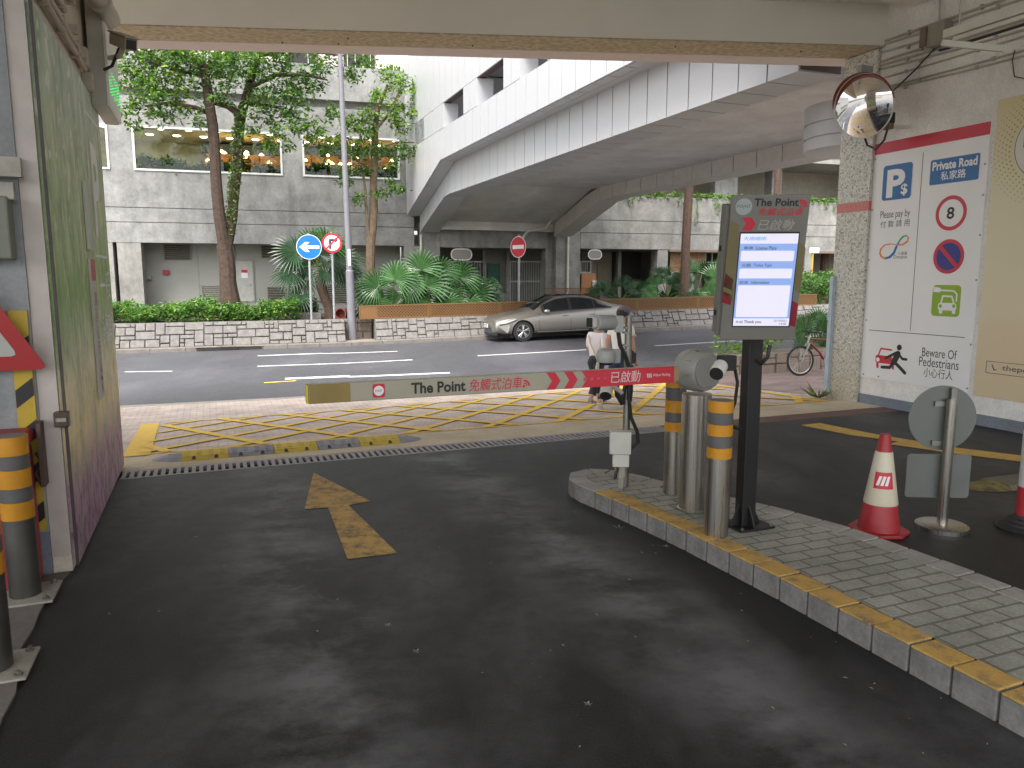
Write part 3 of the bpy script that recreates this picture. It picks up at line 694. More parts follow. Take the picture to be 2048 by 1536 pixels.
def gate(x0, y0, x1, y1, v, n, midy, name='gate'):
    u0, zt = at_v(x0, y0, v); u1, zb = at_v(x1, y1, v); zm = at_v(x0, midy, v)[1]; mb = MB()
    for i in range(n+1):
        u = u0+(u1-u0)*i/n; mb.sbox(u-.012, u+.012, v, v+.024, zb, zt)
    for z in (zt, zm, zb): mb.sbox(u0-.02, u1+.02, v-.01, v+.03, z-.03, z+.03)
    for u in (u0-.04, u1-.0): mb.sbox(u, u+.06, v-.012, v+.04, zb, zt)
    return mb.build(name, mat('off white bar gate', (.52, .52, .48), .5), br)
gate(893, 523, 966, 604, 32.2, 13, 560); gate(1021, 523, 1081, 604, 32.2, 13, 563); gate(1084, 523, 1094, 604, 32.2, 3, 563); gate(1162, 523, 1180, 548, 31.9, 4, 545, 'grille')
mb = MB()
for x0, x1, v in ((966, 972, 32.1), (1013, 1020, 32.1), (1237, 1243, 31.8), (1180, 1190, 32.4)):
    MB().sbox(at_v(x0, 500, v)[0], at_v(x1, 500, v)[0], v, v+.25, -.4, 2.93).build('pier', CONC_W, br)
u0, z0 = at_v(975, 590, 32.6); u1, z1 = at_v(999, 527, 32.6)
MB().sbox(u0, u1, 32.55, 32.6, z0, z1).build('green_door', mat('dark green door', (.015, .10, .075), .5), br)
MB().sbox(u0-.2, u1+.35, 32.605, 32.7, -.4, 2.93).build('door_wall', CONC_D, br)
u0, z0 = at_v(1194, 585, 33.0); u1, z1 = at_v(1216, 529, 33.0)
MB().sbox(u0, u1, 32.95, 33.0, z0, z1).build('beige_door', mat('beige door', (.36, .30, .20), .6), br)
MB().sbox(u0-.8, at_v(1237, 500, 33.0)[0], 33.005, 33.1, -.4, 2.93).build('door_wall', mat('cream wall', (.36, .33, .27), .8), br)
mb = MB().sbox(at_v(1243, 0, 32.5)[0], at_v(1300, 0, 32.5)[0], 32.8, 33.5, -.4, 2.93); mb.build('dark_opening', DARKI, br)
u0, z0 = at_v(1162, 590, 31.0); u1, z1 = at_v(1191, 547, 31.0)
tag(MB().sbox(u0, u1, 30.95, 31.0, z0, z1).build('timber_hoarding', mat('orange brown board', (.40, .17, .06), .6, var=.1)), 'orange brown board standing behind the column right of the bridge', 'board')
p = pv(1188, 566, 30.9); mb = MB(); R = random.Random(2)
for i in range(6): mb.tube([p+V(R.uniform(-.1, .1), 0, .1), p+V(R.uniform(-.12, .12), -.03, -.1), p+V(R.uniform(-.1, .1), 0, -.34)], [.03, .05, .02], 6)
tag(mb.build('hanging_cloth', WHITE), 'crumpled white cloth hanging in front of the orange brown board', 'cloth')
# banner and small framed window on the right
t = thing('notice_banner', 'faded orange banner with red lettering above the right fan palms', 'banner', pv(1375, 540, 30.9))
p, q = pv(1339, 545, 30.9), pv(1411, 503, 30.9)
MB().sbox(uv(p)[0], uv(q)[0], 30.88, 30.9, p.z, q.z).build('banner_sheet', mat('faded tan banner', (.40, .27, .15), .7), t)
O = S(uv(p)[0], 30.876, p.z); L = uv(q)[0]-uv(p)[0]; Hh = q.z-p.z
mb = MB(); mb.text('八九電器維修', O, UX, ZX, L*.05, Hh*.66, L*.95, Hh*.93); mb.text('全年無休 8900', O, UX, ZX, L*.12, Hh*.36, L*.75, Hh*.6); mb.text('上門服務', O, UX, ZX, L*.05, Hh*.08, L*.4, Hh*.3)
mb.build('lettering', mat('faded red lettering', (.40, .07, .04), .6), t)
mb = MB(); u0, z1 = at_v(1412, 503, 31.5); u1, z0 = at_v(1448, 560, 31.5)
mb.sbox(u0, u1+3, 31.6, 31.7, z0-1, z1, 1)
for k in range(5):
    u = u0+(u1-u0)*k/3; mb.sbox(u-.03, u+.03, 31.5, 31.59, z0, z1)
for z in (z0+.7, z1-.5, z1-.03): mb.sbox(u0, u1+1.2, 31.49, 31.58, z-.03, z+.03)
mb.build('framed_window', [FR, DARKI], br)
mb = MB().sbox(16.27, 45, 31.75, 31.9, -.4, 2.94); mb.build('shopfront_wall', mat('olive brown shop front', (.20, .175, .13), .7), br)
# far right glimpse between kiosk and pillar
mb = MB(); p = pv(1612, 600, 30); 
MB().sbox(uv(p)[0]-.18, uv(p)[0]+.3, 30.0, 30.5, -.4, 2.95).build('white_column', CONC, br, bev=.01)
MB().sbox(16.3, 45, 30.15, 30.2, 2.85, 2.95).build('wood_soffit_edge', mat('brown timber edge', (.20, .14, .11), .7), br)
t = thing('yellow_pole_sign', 'small white sign on a thin yellow pole beyond the planted slope', 'sign', pv(1622, 560, 29.0))
p = pv(1622, 560, 29.0); MB().cyl(p, p+V(0, 0, 1.25), .045, 10).build('pole', mat('yellow pole', (.65, .36, .03), .5), t)
MB().box(p+V(0.06, -.06, 1.32), .5, .03, .24, UX).build('sign_plate', WHITE, t, bev=.01)
# ================================================================ covered footbridge
bg = thing('footbridge', 'white panelled covered footbridge crossing above the street into the far building', 'footbridge', C(10, 18, 4.5))
NA, NP, FA = 7.84, 7.32, 13.4; WN = 8.75
def chamf(w, z, w0=25.8, k=.33): return z if w <= w0 else z-(w-w0)*k
mbP = MB(); mbJ = MB()
ws = [WN+i*.665 for i in range(32)]; ws = [w for w in ws if w < 29.35]+[29.4]
g = .015
for w0, w1 in zip(ws, ws[1:]):
    def pan(a, zb0, zb1, zt0, zt1, th=.05):
        mbP.hexa([C(a, w0+g, zb0), C(a+th, w0+g, zb0), C(a+th, w1-g, zb1), C(a, w1-g, zb1), C(a, w0+g, zt0), C(a+th, w0+g, zt0), C(a+th, w1-g, zt1), C(a, w1-g, zt1)])
    c = lambda z, w, w0_: chamf(w, z, w0_, .31)
    pan(NA, c(4.58, w0, 25.9), c(4.58, w1, 25.9), c(5.56, w0, 24.8), c(5.56, w1, 24.8))          # lower fascia
    pan(NP, c(5.58, w0, 24.7), c(5.58, w1, 24.7), 6.53, 6.53)                                       # parapet
    pan(NP+.002, 7.32, 7.32, 9.9, 9.9)                                                           # upper band
    for a0, a1, zf, ws0 in ((NA+.055, 8.62, 4.58, 25.9),):                                             # soffit tiles of the near edge beam
        z0, z1 = c(zf, w0, ws0), c(zf, w1, ws0)
        mbP.hexa([C(a0, w0+g, z0), C(a1, w0+g, z0), C(a1, w1-g, z1), C(a0, w1-g, z1), C(a0, w0+g, z0+.04), C(a1, w0+g, z0+.04), C(a1, w1-g, z1+.04), C(a0, w1-g, z1+.04)])
    z0, z1 = c(5.57, w0, 24.7), c(5.57, w1, 24.7)
    mbP.hexa([C(NP+.055, w0+g, z0), C(NA-.005, w0+g, z0), C(NA-.005, w1-g, z1), C(NP+.055, w1-g, z1), C(NP+.055, w0+g, z0+.04), C(NA-.005, w0+g, z0+.04), C(NA-.005, w1-g, z1+.04), C(NP+.055, w1-g, z1+.04)])
mbP.build('cladding_panels', PANEL, bg)
mb = MB(); wsF = [w for w in [WN+i*.95 for i in range(30)] if w < 28.5]+[28.8]      # far edge downstand
for w0, w1 in zip(wsF, wsF[1:]):
    c = lambda w: chamf(w, 4.56, 24.7, .28)
    t0, t1 = chamf(w0, 4.98, 25.3, .3), chamf(w1, 4.98, 25.3, .3)
    mb.hexa([C(FA, w0+g, c(w0)), C(FA+.05, w0+g, c(w0)), C(FA+.05, w1-g, c(w1)), C(FA, w1-g, c(w1)), C(FA, w0+g, t0), C(FA+.05, w0+g, t0), C(FA+.05, w1-g, t1), C(FA, w1-g, t1)])
    mb.hexa([C(FA+.055, w0+g, c(w0)), C(14.2, w0+g, c(w0)), C(14.2, w1-g, c(w1)), C(FA+.055, w1-g, c(w1)), C(FA+.055, w0+g, c(w0)+.04), C(14.2, w0+g, c(w0)+.04), C(14.2, w1-g, c(w1)+.04), C(FA+.055, w1-g, c(w1)+.04)])
mb.build('far_edge_panels', mat('dull beige bridge panel', (.56, .53, .49), .5, var=.06), bg)
mb = MB()      # dark backing (seen only in the joints) and the deck
def slab(a0, a1, prof):      # prof: (w, zbot, ztop)
    for (w0, b0, t0), (w1, b1, t1) in zip(prof, prof[1:]):
        mb.hexa([C(a0, w0, b0), C(a1, w0, b0), C(a1, w1, b1), C(a0, w1, b1), C(a0, w0, t0), C(a1, w0, t0), C(a1, w1, t1), C(a0, w1, t1)])
ch = lambda z, w0, k: [(WN, z, None), (w0, z, None), (29.35, z-(29.35-w0)*k, None)]
slab(NA+.03, 8.6, [(WN, 4.605, 5.55), (25.9, 4.605, 5.55), (29.35, 3.55, 5.0)])
slab(NP+.03, NA+.02, [(WN, 5.6, 6.5), (24.7, 5.6, 6.5), (29.3, 4.2, 6.5)])
slab(NP+.03, NP+.3, [(WN, 7.34, 9.85), (29.3, 7.34, 9.85)])
slab(FA+.03, 14.18, [(WN, 4.6, 5.5), (24.7, 4.6, 5.5), (28.75, 3.47, 5.0)])
mb.build('joint_backing', JOINT, bg)
mb = MB()
slab(8.6, FA+.03, [(WN, 4.98, 5.5), (25.6, 4.98, 5.5), (28.9, 3.92, 5.3)])
slab(8.6, FA+.03, [(28.9, 3.6, 5.3), (29.2, 3.6, 5.3)])
mb.build('deck_soffit', m_concrete('grey beige bridge soffit', (.62, .605, .58), .25, .5), bg)
mb = MB(); slab(NP+.3, 14.2, [(WN, 9.6, 9.85), (29.3, 9.6, 9.85)]); slab(NP+.3, 14.2, [(WN, 5.56, 5.7), (29.3, 5.56, 5.7)]); slab(13.9, 14.2, [(WN, 5.6, 6.5), (29.3, 5.6, 6.5)]); slab(NP+.35, 14, [(29.3, 5.6, 9.6), (29.4, 5.6, 9.6)])
mb.build('roof_and_floor', PANEL, bg)
for w in (9.9, 12.8, 15.6, 18.35, 21.6, 24.9, 27.3):      # solid posts between the openings
    hw = .62 if w > 20 else .55
    q = MB(); 
    for k in (0, 1): q.cbox(NP, NP+.5, w-hw+k*hw+(g if k else 0), w+k*hw-(0 if k else g), 6.545, 7.305)
    q.build('post', PANEL, bg)
MB().cbox(NP, NP+.5, 25.6, 29.3, 6.546, 7.304).build('end_wall_panel', PANEL, bg)
mb = MB(); mb.tube([C(13.2, 28.0, 4.25), C(13.2, 28.6, 4.05), C(13.0, 28.75, 3.75), C(12.2, 28.8, 3.6), C(12.0, 28.85, 3.3)], .06, 8)
tag(mb.build('drain_pipe', OFFW), 'bent pale drain pipe under the far end of the footbridge', 'pipe')
for x, v, zt in ((844, 30.15, 3.4), (1135, 30.12, 3.5)):
    p = pv(x, 600, v); q = V(p.x, p.y, zt); mb = MB().cyl(V(p.x, p.y, -.3), q, .05, 8)
    for k in range(4): mb.cyl(V(p.x, p.y, .3+k*.9), V(p.x, p.y, .36+k*.9), .065, 8)
    tag(mb.build('downpipe', CREAM), 'thin cream downpipe on the %s' % ('concrete column at the left end of the bridge' if x < 1000 else 'wide concrete column right of the bridge'), 'pipe')
# rounded white canopy by the pillar
t = thing('round_canopy', 'white round ended canopy with stepped bands behind the mosaic pillar', 'canopy', dep(1700, 300, 12.6))
c = dep(1706, 302, 12.6); c.z = dep(1640, 300, 12.6).z-.05; k = 12.6/1500
mb = MB(); mb.lathe([(0, 0), (.66, 0), (.76, .03), (.76, .19), (.735, .195), (.735, .22), (.765, .225), (.765, .41), (.74, .415), (.74, .44), (.77, .445), (.77, .72), (0, .72)], c, n=64); mb.build('canopy_drum', PANEL, t, ang=25)
# ================================================================ car park structure around the camera
WL = 4.86
lw = thing('left_wall', 'cream car park wall end on the left carrying the printed meadow mural', 'wall', C(-1, 6, 0))
MB().cbox(-1.3, -.83, WL, 7.47, -.02, 5.4).build('wall', PLASTER, lw)
MB().cbox(-.925, -.829, WL-.015, WL-.001, .1, 5.4).build('corner_strip', mat('dusty pink white trim', (.55, .50, .46), .6, var=.1), lw)
MB().cbox(-6, -.926, WL-.03, WL-.001, .26, 5.4).build('front_face', GREYW, lw)
MB().cbox(-6, -.926, WL-.035, WL-.001, 0, .259).build('skirting', SKIRT, lw)
struct(MB().prism([C(-1.9, WL-.04, 0), C(-.84, WL-.04, 0)]+[gnd(*q_) for q_ in ((116, 1168), (80, 1225), (66, 1262), (42, 1300), (32, 1390), (5, 1440), (-40, 1560))]+[C(-1.9, 2.0, 0)], V(0, 0, .012)).build('concrete_margin', m_concrete('dusty concrete margin', (.17, .155, .14), .5, 2)))
tag(MB().cbox(-.829, -.8, WL+.02, 7.45, .03, 3.15).build('mural_banner', m_mural()), 'blurry printed meadow mural panel with white parking emblem on the left wall', 'mural')
mur = bpy.data.objects['mural_banner']
mb = MB(); O = C(-.797, 0, 0); X, Y = WX, ZX
def lm(x, y): p = pa(x, y, -.797); return cw(p)[1], p.z
w0, zt = 6.55, 2.95; w1, zb = 7.32, 1.86
mb.rrect(O, X, Y, w0, zb, w1, zt, .05, ring=.022); mb.text('P', O, X, Y, 6.72, 2.02, 7.1, 2.74, off=.035)
mb.text('一般', O, X, Y, 6.7, 1.52, 7.35, 1.76, off=.01); mb.text('多層車場', O, X, Y, 6.68, 1.18, 7.4, 1.42, off=.01); mb.text('Hourly', O, X, Y, 6.7, .98, 7.1, 1.1); mb.text('Car Park', O, X, Y, 6.68, .8, 7.2, .92)
mb.build('lettering', WHITE, mur)
MB().cbox(-.811, -.797, WL-.004, WL+.0195, .03, 3.16).build('frame_edge', mat('dark frame strip', (.08, .065, .06), .6), mur)
mb = MB().cbox(-.798, -.775, 6.17, 6.33, 1.9, 2.38); t = tag(mb.build('blank_notice_plate', OFFW, bev=.003), 'off white blank notice plate fixed on the mural above the narrow red headed board', 'plate')
t = thing('narrow_notice_board', 'narrow white board with red head fixed upright on the mural', 'sign', C(-.78, 6.25, 0.9))
MB().cbox(-.798, -.78, 6.16, 6.37, .82, 1.84).build('board', mat('aged white board', (.56, .54, .48), .5), t)
MB().cbox(-.7799, -.778, 6.165, 6.365, 1.68, 1.835).build('red_header', RED, t)
O = C(-.7775, 0, 0); mb = MB()
for i, ch_ in enumerate('請小心行人'): mb.text(ch_, O, X, Y, 6.215, 1.5-i*.12, 6.315, 1.6-i*.12)
mb.stroke([(6.22, .86), (6.26, .92), (6.27, .98), (6.22, .96)], O, X, Y, .016); mb.stroke([(6.26, .92), (6.31, .86)], O, X, Y, .016); mb.stroke([(6.27, .98), (6.32, .95)], O, X, Y, .014); mb.disc(O+X*6.28+Y*1.015, X, Y, .018)
mb.build('lettering', mat('dark red grey lettering', (.16, .06, .06), .6), t)
rw = thing('right_wall', 'tall white painted car park wall on the right carrying sign panels', 'wall', C(8.3, 4, 0))
MB().cbox(8.25, 8.7, -20, 7.72, .13, 5.4).build('wall', WHITEW, rw)
MB().cbox(8.235, 8.7, -20, 7.715, 0, .129).build('skirting', SKIRT, rw)
tag(MB().cbox(8.2, 8.75, 7.725, 8.27, -.1, 4.64).build('mosaic_pillar', m_mosaic()), 'square pillar clad in speckled cream mosaic with a red band', 'pillar')
MB().box(C(8.175, 8.24, .9), .05, .06, 1.65, AX).build('corner_guard', mat('pale blue corner guard', (.42, .5, .58), .5), bpy.data.objects['mosaic_pillar'])
# beams and ceiling
bd = radians(5.0); BX = V(cos(bd), sin(bd), 0); BY = V(-sin(bd), cos(bd), 0)
def B(x, y, z): return V(-3.06, 9.48, 0)+BX*x+BY*y+ZX*z
def bbox(mb, x0, x1, y0, y1, z0, z1): return mb.hexa([B(x0, y0, z0), B(x1, y0, z0), B(x1, y1, z0), B(x0, y1, z0), B(x0, y0, z1), B(x1, y0, z1), B(x1, y1, z1), B(x0, y1, z1)])
bm = thing('portal_beam', 'deep cream painted concrete beam spanning the car park exit', 'beam', B(3, .3, 4.65))
XL, XR = -6, 8.3
bbox(MB(), XL, XR, 0, .55, 4.665, 5.16).build('beam_face', BEAMP, bm)
bbox(MB(), XL, XR, 0.003, .56, 4.65, 4.664).build('rough_soffit', ROUGHC, bm)
bbox(MB(), XL, XR, .585, .95, 4.655, 5.16).build('outer_lip', PINKP, bm)
bbox(MB(), XL, XR, .56, .585, 4.67, 5.0).build('joint_gap', DARKI, bm)
bbox(MB(), XL, XR, -.2, .95, 5.161, 5.9).build('upper_beam', BEAMP, bm)
mb = MB()
for z, r, y in ((5.19, .014, -.22), (5.225, .012, -.22)):
    mb.tube([B(2.2, y, z), B(7.6, y, z)], r, 6)
for x in (3.1, 4.9, 6.5): mb.cyl(B(x, -.22, 5.15), B(x, -.22, 5.26), .022, 6)
tag(mb.build('beam_conduit', mat('brownish conduit', (.28, .24, .21), .5)), 'thin conduits clipped along the lower edge of the upper beam', 'conduit')
mb = MB(); R = random.Random(8)
for x in (-1.9, .9, 1.05, 2.6, 5.2, 6.9, .2): mb.ball(B(x, .3+R.uniform(-.1, .2), 4.645), .012, 6)
for x, z in ((-1.7, 5.05), (-1.62, 5.05), (-1.66, 4.95), (.2, 5.1)): mb.ball(B(x, -.002, z), .012, 6)
mb.build('fixing_holes', BLK, bm)['kind'] = 'stuff'
CB = -4.5  # unseen ceiling cut off here so daylight reaches the interior from behind
cl = struct(MB().prism([C(-8, CB, 5.5), C(9, CB, 5.5), C(9, 8.2, 5.5), C(-8, 12.5, 5.5)], V(0, 0, .35)).build('ceiling', PLASTER))
MB().cbox(6.7, 8.2, 6.9, 7.25, 5.0, 5.49).build('cross_beam', BEAMP, bm)
# ================================================================ right wall sign panel
AR = 8.25
def rp(x, y, a=AR-.006): p = pa(x, y, a); return -cw(p)[1], p.z      # panel coordinates: s = -w, t = z
O = C(AR-.0075, 0, 0); X, Y = -WX, ZX
sb = thing('parking_sign_board', 'large white sign board with red top strip and parking symbols on the right wall', 'sign board', C(AR, 6.9, .36))
s0, s1, z0, z1 = -7.72, -6.12, .36, 3.45
MB().cbox(AR-.0065, AR-.0005, -s1, -s0, z0, z1).build('board', mat('white sign sheet', (.80, .80, .80), .4, var=.03, scale=1.5), sb)
MB().rrect(O, X, Y, s0+.005, rp(1749, 311)[1], s1-.005, z1-.005, .001).build('red_strip', RED, sb)
mb = MB()
for x, y in ((1744, 320), (1741, 420), (1737, 520), (1733, 640), (1727, 748), (1757, 753), (1970, 328), (1966, 390), (1960, 470), (1956, 560), (1950, 690), (1944, 778), (1979, 246)):
    s, z = rp(x, y); s = max(s0+.02, min(s1-.02, s)); mb.lathe([(.012, 0), (.01, .006), (0, .008)], C(AR-.0065, -s, z), -AX, 10)
mb.build('fixing_screws', STEEL_D, sb)['kind'] = 'stuff'
def rect(x0, y0, x1, y1):   # pixel box centre line -> panel box
    s_0, s_1 = rp(x0, (y0+y1)/2)[0], rp(x1, (y0+y1)/2)[0]; xm = (x0+x1)/2
    return s_0, rp(xm, y1)[1], s_1, rp(xm, y0)[1]
O2 = O-AX*.0015; O3 = O-AX*.003; O4 = O-AX*.0045
q = rect(1765, 327, 1825, 400); MB().rrect(O, X, Y, *q, .05).build('parking_plate', BLUE, sb)
q2 = rect(1860, 312, 1960, 366); MB().rrect(O, X, Y, *q2, .03).build('road_name_plate', BLUE, sb)
mb = MB(); mb.rrect(O2, X, Y, *q, .05, ring=.008); mb.rrect(O2, X, Y, *q2, .03, ring=.008)
mb.text('P', O2, X, Y, *rect(1774, 338, 1810, 394), off=.04); mb.text('$', O2, X, Y, *rect(1802, 367, 1815, 391), off=.02)
mb.text('Private Road', O2, X, Y, *rect(1866, 318, 1955, 336), off=.03); mb.text('私家路', O2, X, Y, *rect(1882, 340, 1932, 358), off=.01)
mb.build('white_lettering', WHITE, sb)
mb = MB()
for x, y in ((1902, 426), (1897, 513)): 
    s, z = rp(x, y); mb.disc(O+X*s+Y*z, X, Y, .205, r0=.78)
s, z = rp(1897, 513); e = .152*.7071; mb.stroke([(s-e, z+e), (s+e, z-e)], O3, X, Y, .05)
mb.build('red_rings', RED, sb)
mb = MB(); mb.disc(O2+X*s+Y*z, X, Y, .162); mb.build('blue_field', mat('deep blue vinyl', (.022, .03, .22), .4), sb)
mb = MB()
mb.text('8', O2, X, Y, *rect(1894, 414, 1909, 438), off=.02)
mb.text('Please pay by', O, X, Y, *rect(1761, 420, 1820, 439)); mb.text('付 款 請 用', O, X, Y, *rect(1761, 440, 1819, 454))
mb.text('八達通', O, X, Y, *rect(1796, 503, 1814, 510)); mb.text('Octopus', O, X, Y, *rect(1787, 510, 1814, 519))
mb.text('Beware Of', O, X, Y, *rect(1844, 698, 1914, 716)); mb.text('Pedestrians', O, X, Y, *rect(1838, 717, 1918, 736)); mb.text('小心行人', O, X, Y, *rect(1847, 738, 1906, 757))
a, b = rp(1847, 305), rp(1826, 660); mb.add([O+X*(a[0]-.004)+Y*a[1], O+X*(a[0]+.004)+Y*a[1], O+X*(a[0]+.004)+Y*rp(1835, 662)[1], O+X*(a[0]-.004)+Y*rp(1835, 662)[1]], [(0, 3, 2, 1)])
zl = rp(1840, 668)[1]; mb.quad(O+X*(s0+.1)+Y*(zl-.004), O+X*(s1-.1)+Y*(zl-.004), O+X*(s1-.1)+Y*(zl+.004), O+X*(s0+.1)+Y*(zl+.004))
# running figure
P = lambda x, y: rp(x, y)
s, z = P(1799, 695); mb.disc(O2+X*s+Y*z, X, Y, .038)
mb.stroke([P(1796, 708), P(1788, 724)], O2, X, Y, .085); mb.stroke([P(1796, 706), P(1805, 718), P(1813, 719)], O2, X, Y, .034); mb.stroke([P(1794, 705), P(1782, 711), P(1772, 716)], O2, X, Y, .036)
mb.stroke([P(1789, 724), P(1800, 735), P(1810, 746)], O3, X, Y, .045); mb.stroke([P(1787, 724), P(1780, 735), P(1764, 734)], O3, X, Y, .042)
mb.build('black_lettering', BLK, sb)
mb = MB()
mb.stroke([P(1756, 713), P(1762, 697), P(1783, 700)], O, X, Y, .022); q = rect(1751, 711, 1784, 727)
mb.rrect(O, X, Y, *q, .03); mb.stroke([P(1755, 728), P(1755, 733)], O, X, Y, .04); mb.stroke([P(1786, 730), P(1786, 737)], O, X, Y, .03)
mb.build('red_car_symbol', RED, sb)
s, z = P(1756, 719); MB().disc(O2+X*s+Y*z, X, Y, .028).build('lamp_symbol', WHITE, sb)
q = rect(1864, 570, 1921, 633); MB().rrect(O, X, Y, *q, .05).build('charging_plate', GREEN, sb)
mb = MB(); mb.stroke([P(1877, 580), P(1908, 582), P(1914, 588), P(1913, 602)], O2, X, Y, .018); mb.stroke([P(1872, 579), P(1878, 580)], O2, X, Y, .06)
for dy in (-4, 0, 4): mb.stroke([P(1866, 579+dy), P(1872, 579+dy)], O2, X, Y, .012)
mb.rrect(O2, X, Y, *rect(1876, 606, 1913, 621), .03); mb.stroke([P(1882, 607), P(1886, 592), P(1904, 593), P(1908, 607)], O2, X, Y, .02)
mb.rrect(O2, X, Y, *rect(1878, 619, 1885, 627), .012); mb.rrect(O2, X, Y, *rect(1904, 620, 1911, 628), .012); mb.build('charging_symbol', WHITE, sb)
mb = MB()
for x in (1881, 1908): s, z = P(x, 612); mb.disc(O3+X*s+Y*z, X, Y, .022)
mb.build('lamp_dots', GREEN, sb)
def loop(pts, wds, m, nm):
    mb = MB(); pts = [P(*p) for p in pts]
    for (a, b, wa) in zip(pts, pts[1:], wds): mb.stroke([a, b], O2, X, Y, wa)
    return mb.build(nm, m, sb)
loop([(1793, 489), (1782, 488), (1770, 490), (1762, 498), (1760, 507), (1763, 513), (1770, 517)], [.012, .016, .02, .026, .028, .024], mat('orange logo vinyl', (.75, .25, .05), .4, var=0), 'logo_orange_loop')
loop([(1770, 517), (1780, 514), (1788, 506), (1793, 494), (1797, 486)], [.03, .036, .034, .026], mat('blue logo vinyl', (.01, .16, .42), .4, var=0), 'logo_blue_loop')
loop([(1797, 486), (1801, 479), (1807, 473), (1813, 471)], [.024, .026, .02], mat('green logo vinyl', (.03, .36, .20), .4, var=0), 'logo_green_loop')
loop([(1813, 471), (1817, 475), (1815, 483), (1806, 489), (1795, 490)], [.016, .02, .026, .02], MATS['orange logo vinyl'], 'logo_upper_loop')
# gold banner
gb = thing('gold_wall_banner', 'tall pale gold promotional panel with round emblem at the right edge', 'banner', C(AR, 4.9, .34))
m, nt, b = newmat('gold gradient print'); p_ = pos(nt)
gg = nd(nt, 'ShaderNodeSeparateXYZ'); nt.links.new(p_, gg.inputs[0]); mr = nd(nt, 'ShaderNodeMapRange'); mr.inputs['From Max'].default_value = 3.7; nt.links.new(gg.outputs[2], mr.inputs['Value'])
nt.links.new(ramp(nt, mr.outputs[0], [(0, (.64, .52, .34)), (.3, (.68, .56, .38)), (.36, (.70, .62, .43)), (.7, (.68, .63, .43)), (1, (.62, .54, .31))]), b.inputs['Base Color']); b.inputs['Roughness'].default_value = .35
MB().cbox(AR-.0065, AR-.0005, 3.6, 6.06, .34, 3.66).build('panel', m, gb)
c = O2+X*(-5.46)+Y*(3.10); 
mb = MB().disc(c, X, Y, .36); mb.build('emblem_disc', mat('pale emblem print', (.66, .64, .58), .4, var=0), gb)
mb = MB()
for r in range(1, 7):
    for k in range(int(46+r*4)):
        t = 2*pi*(k+.5*(r % 2))/int(46+r*4); mb.disc(c-AX*-.0005+(X*cos(t)+Y*sin(t))*(.38+r*.042), X, Y, .013-.0012*r, n=8)
mb.build('dot_pattern', mat('gold dots', (.42, .32, .13), .4, var=0), gb)
mb = MB(); mb.disc(c-AX*.001, X, Y, .365, r0=.98); mb.text('PO|NT', O3, X, Y, -5.73, 3.06, -5.2, 3.2, off=-.006); mb.text('car parks', O3, X, Y, -5.6, 2.94, -5.3, 3.0); mb.rrect(O2, X, Y, -5.93, .62, -4.8, .76, .004, ring=.006); mb.text('thepoint.com.hk', O2, X, Y, -5.74, .65, -4.9, .73); mb.stroke([(-5.86, .72), (-5.83, .66), (-5.81, .67)], O2, X, Y, .012)
mb.build('lettering', DGREY, gb)
MB().disc(O2+X*(-5.0)+Y*1.36, X, Y, .52, n=64).build('amber_disc', mat('amber brown print', (.42, .26, .08), .4, var=.05), gb)
# conduits on the right wall
mb_all = []
CON = mat('aged cream conduit', (.40, .37, .30), .5, var=.15)
spec = [(4.72, 8.2, 8.235, .017), (4.66, 8.0, 8.235, .014), (4.55, 7.7, 8.235, .016), (4.48, 7.7, 8.235, .016), (4.41, 7.7, 8.235, .016), (4.34, 7.7, 8.235, .014), (4.26, 7.7, 8.235, .012), (4.12, 7.7, 8.235, .012), (4.07, 7.7, 8.235, .012)]
for i, (z, we, a, r) in enumerate(spec):
    mb = MB(); sag = .02*(i % 3); mb.tube([C(a, we, z+sag), C(a, 6.6, z), C(a, 5.2, z-sag*.5), C(a, 3, z+.02), C(a, 0, z)], r, 8)
    for k in range(4): w = 7.3-k*.95-.2*(i % 2); mb.cbox(a-.022, a+.016, w-.015, w+.015, z-r*1.6, z+r*1.6)
    n = ['topmost', 'second from the top', 'third from the top', 'fourth from the top', 'fifth from the top', 'sixth from the top', 'third from the bottom', 'second from the bottom', 'bottom'][i]
    tag(mb.build('wall_conduit', CON), 'thin cream conduit along the upper right wall, %s of the bundle' % n, 'conduit', 'conduits along the right wall')
t = thing('junction_box', 'grey square junction box among the conduits on the right wall', 'junction box', C(8.2, 6.75, 4.55))
MB().cbox(8.10, 8.249, 6.7, 6.92, 4.42, 4.68).build('box', mat('dusty grey box', (.30, .28, .23), .6, var=.2), t, bev=.006)
MB().cbox(8.07, 8.1, 6.92, 7.0, 4.44, 4.66).build('lid', mat('brown lid', (.17, .13, .10), .6), t)
MB().tube([C(8.2, 6.85, 4.68), C(8.2, 6.86, 4.85), C(8.23, 6.9, 5.1)], .012, 6).build('cable_stub', CON, t)
# batten light fitting, unlit, hung at the top right
bt = thing('batten_light', 'long cream fluorescent batten hung from rods at the top right', 'light fitting', dep(1960, 50, 5.2))
p, q = dep(1893, 70, 6.0), dep(2075, -5, 4.2); q.z = p.z; d = -WX; sd = ZX.cross(d); q = p+d*2.6
mb = MB(); c = (p+q)/2; mb.box(c, 2.6, .085, .065, d, sd); mb.build('body', CREAM, bt, bev=.006)
MB().box(c-ZX*.052, 2.45, .05, .03, d, sd).build('tray_lip', CREAM, bt)
mb = MB(); mb.box(p+d*.5-ZX*.10, 1.1, .03, .012, d, sd); mb.build('dark_strip', DARKI, bt)
for k in (.1, 1.2, 2.3): MB().cyl(p+d*k, V((p+d*k).x, (p+d*k).y, 5.5), .006, 6).build('rod', STEEL_D, bt)
mb = MB()
for k in (.2, .45, .48): mb.box(p+d*k+sd*.0435-ZX*.01, .03, .002, .012, d, sd)
mb.build('slots', BLK, bt)
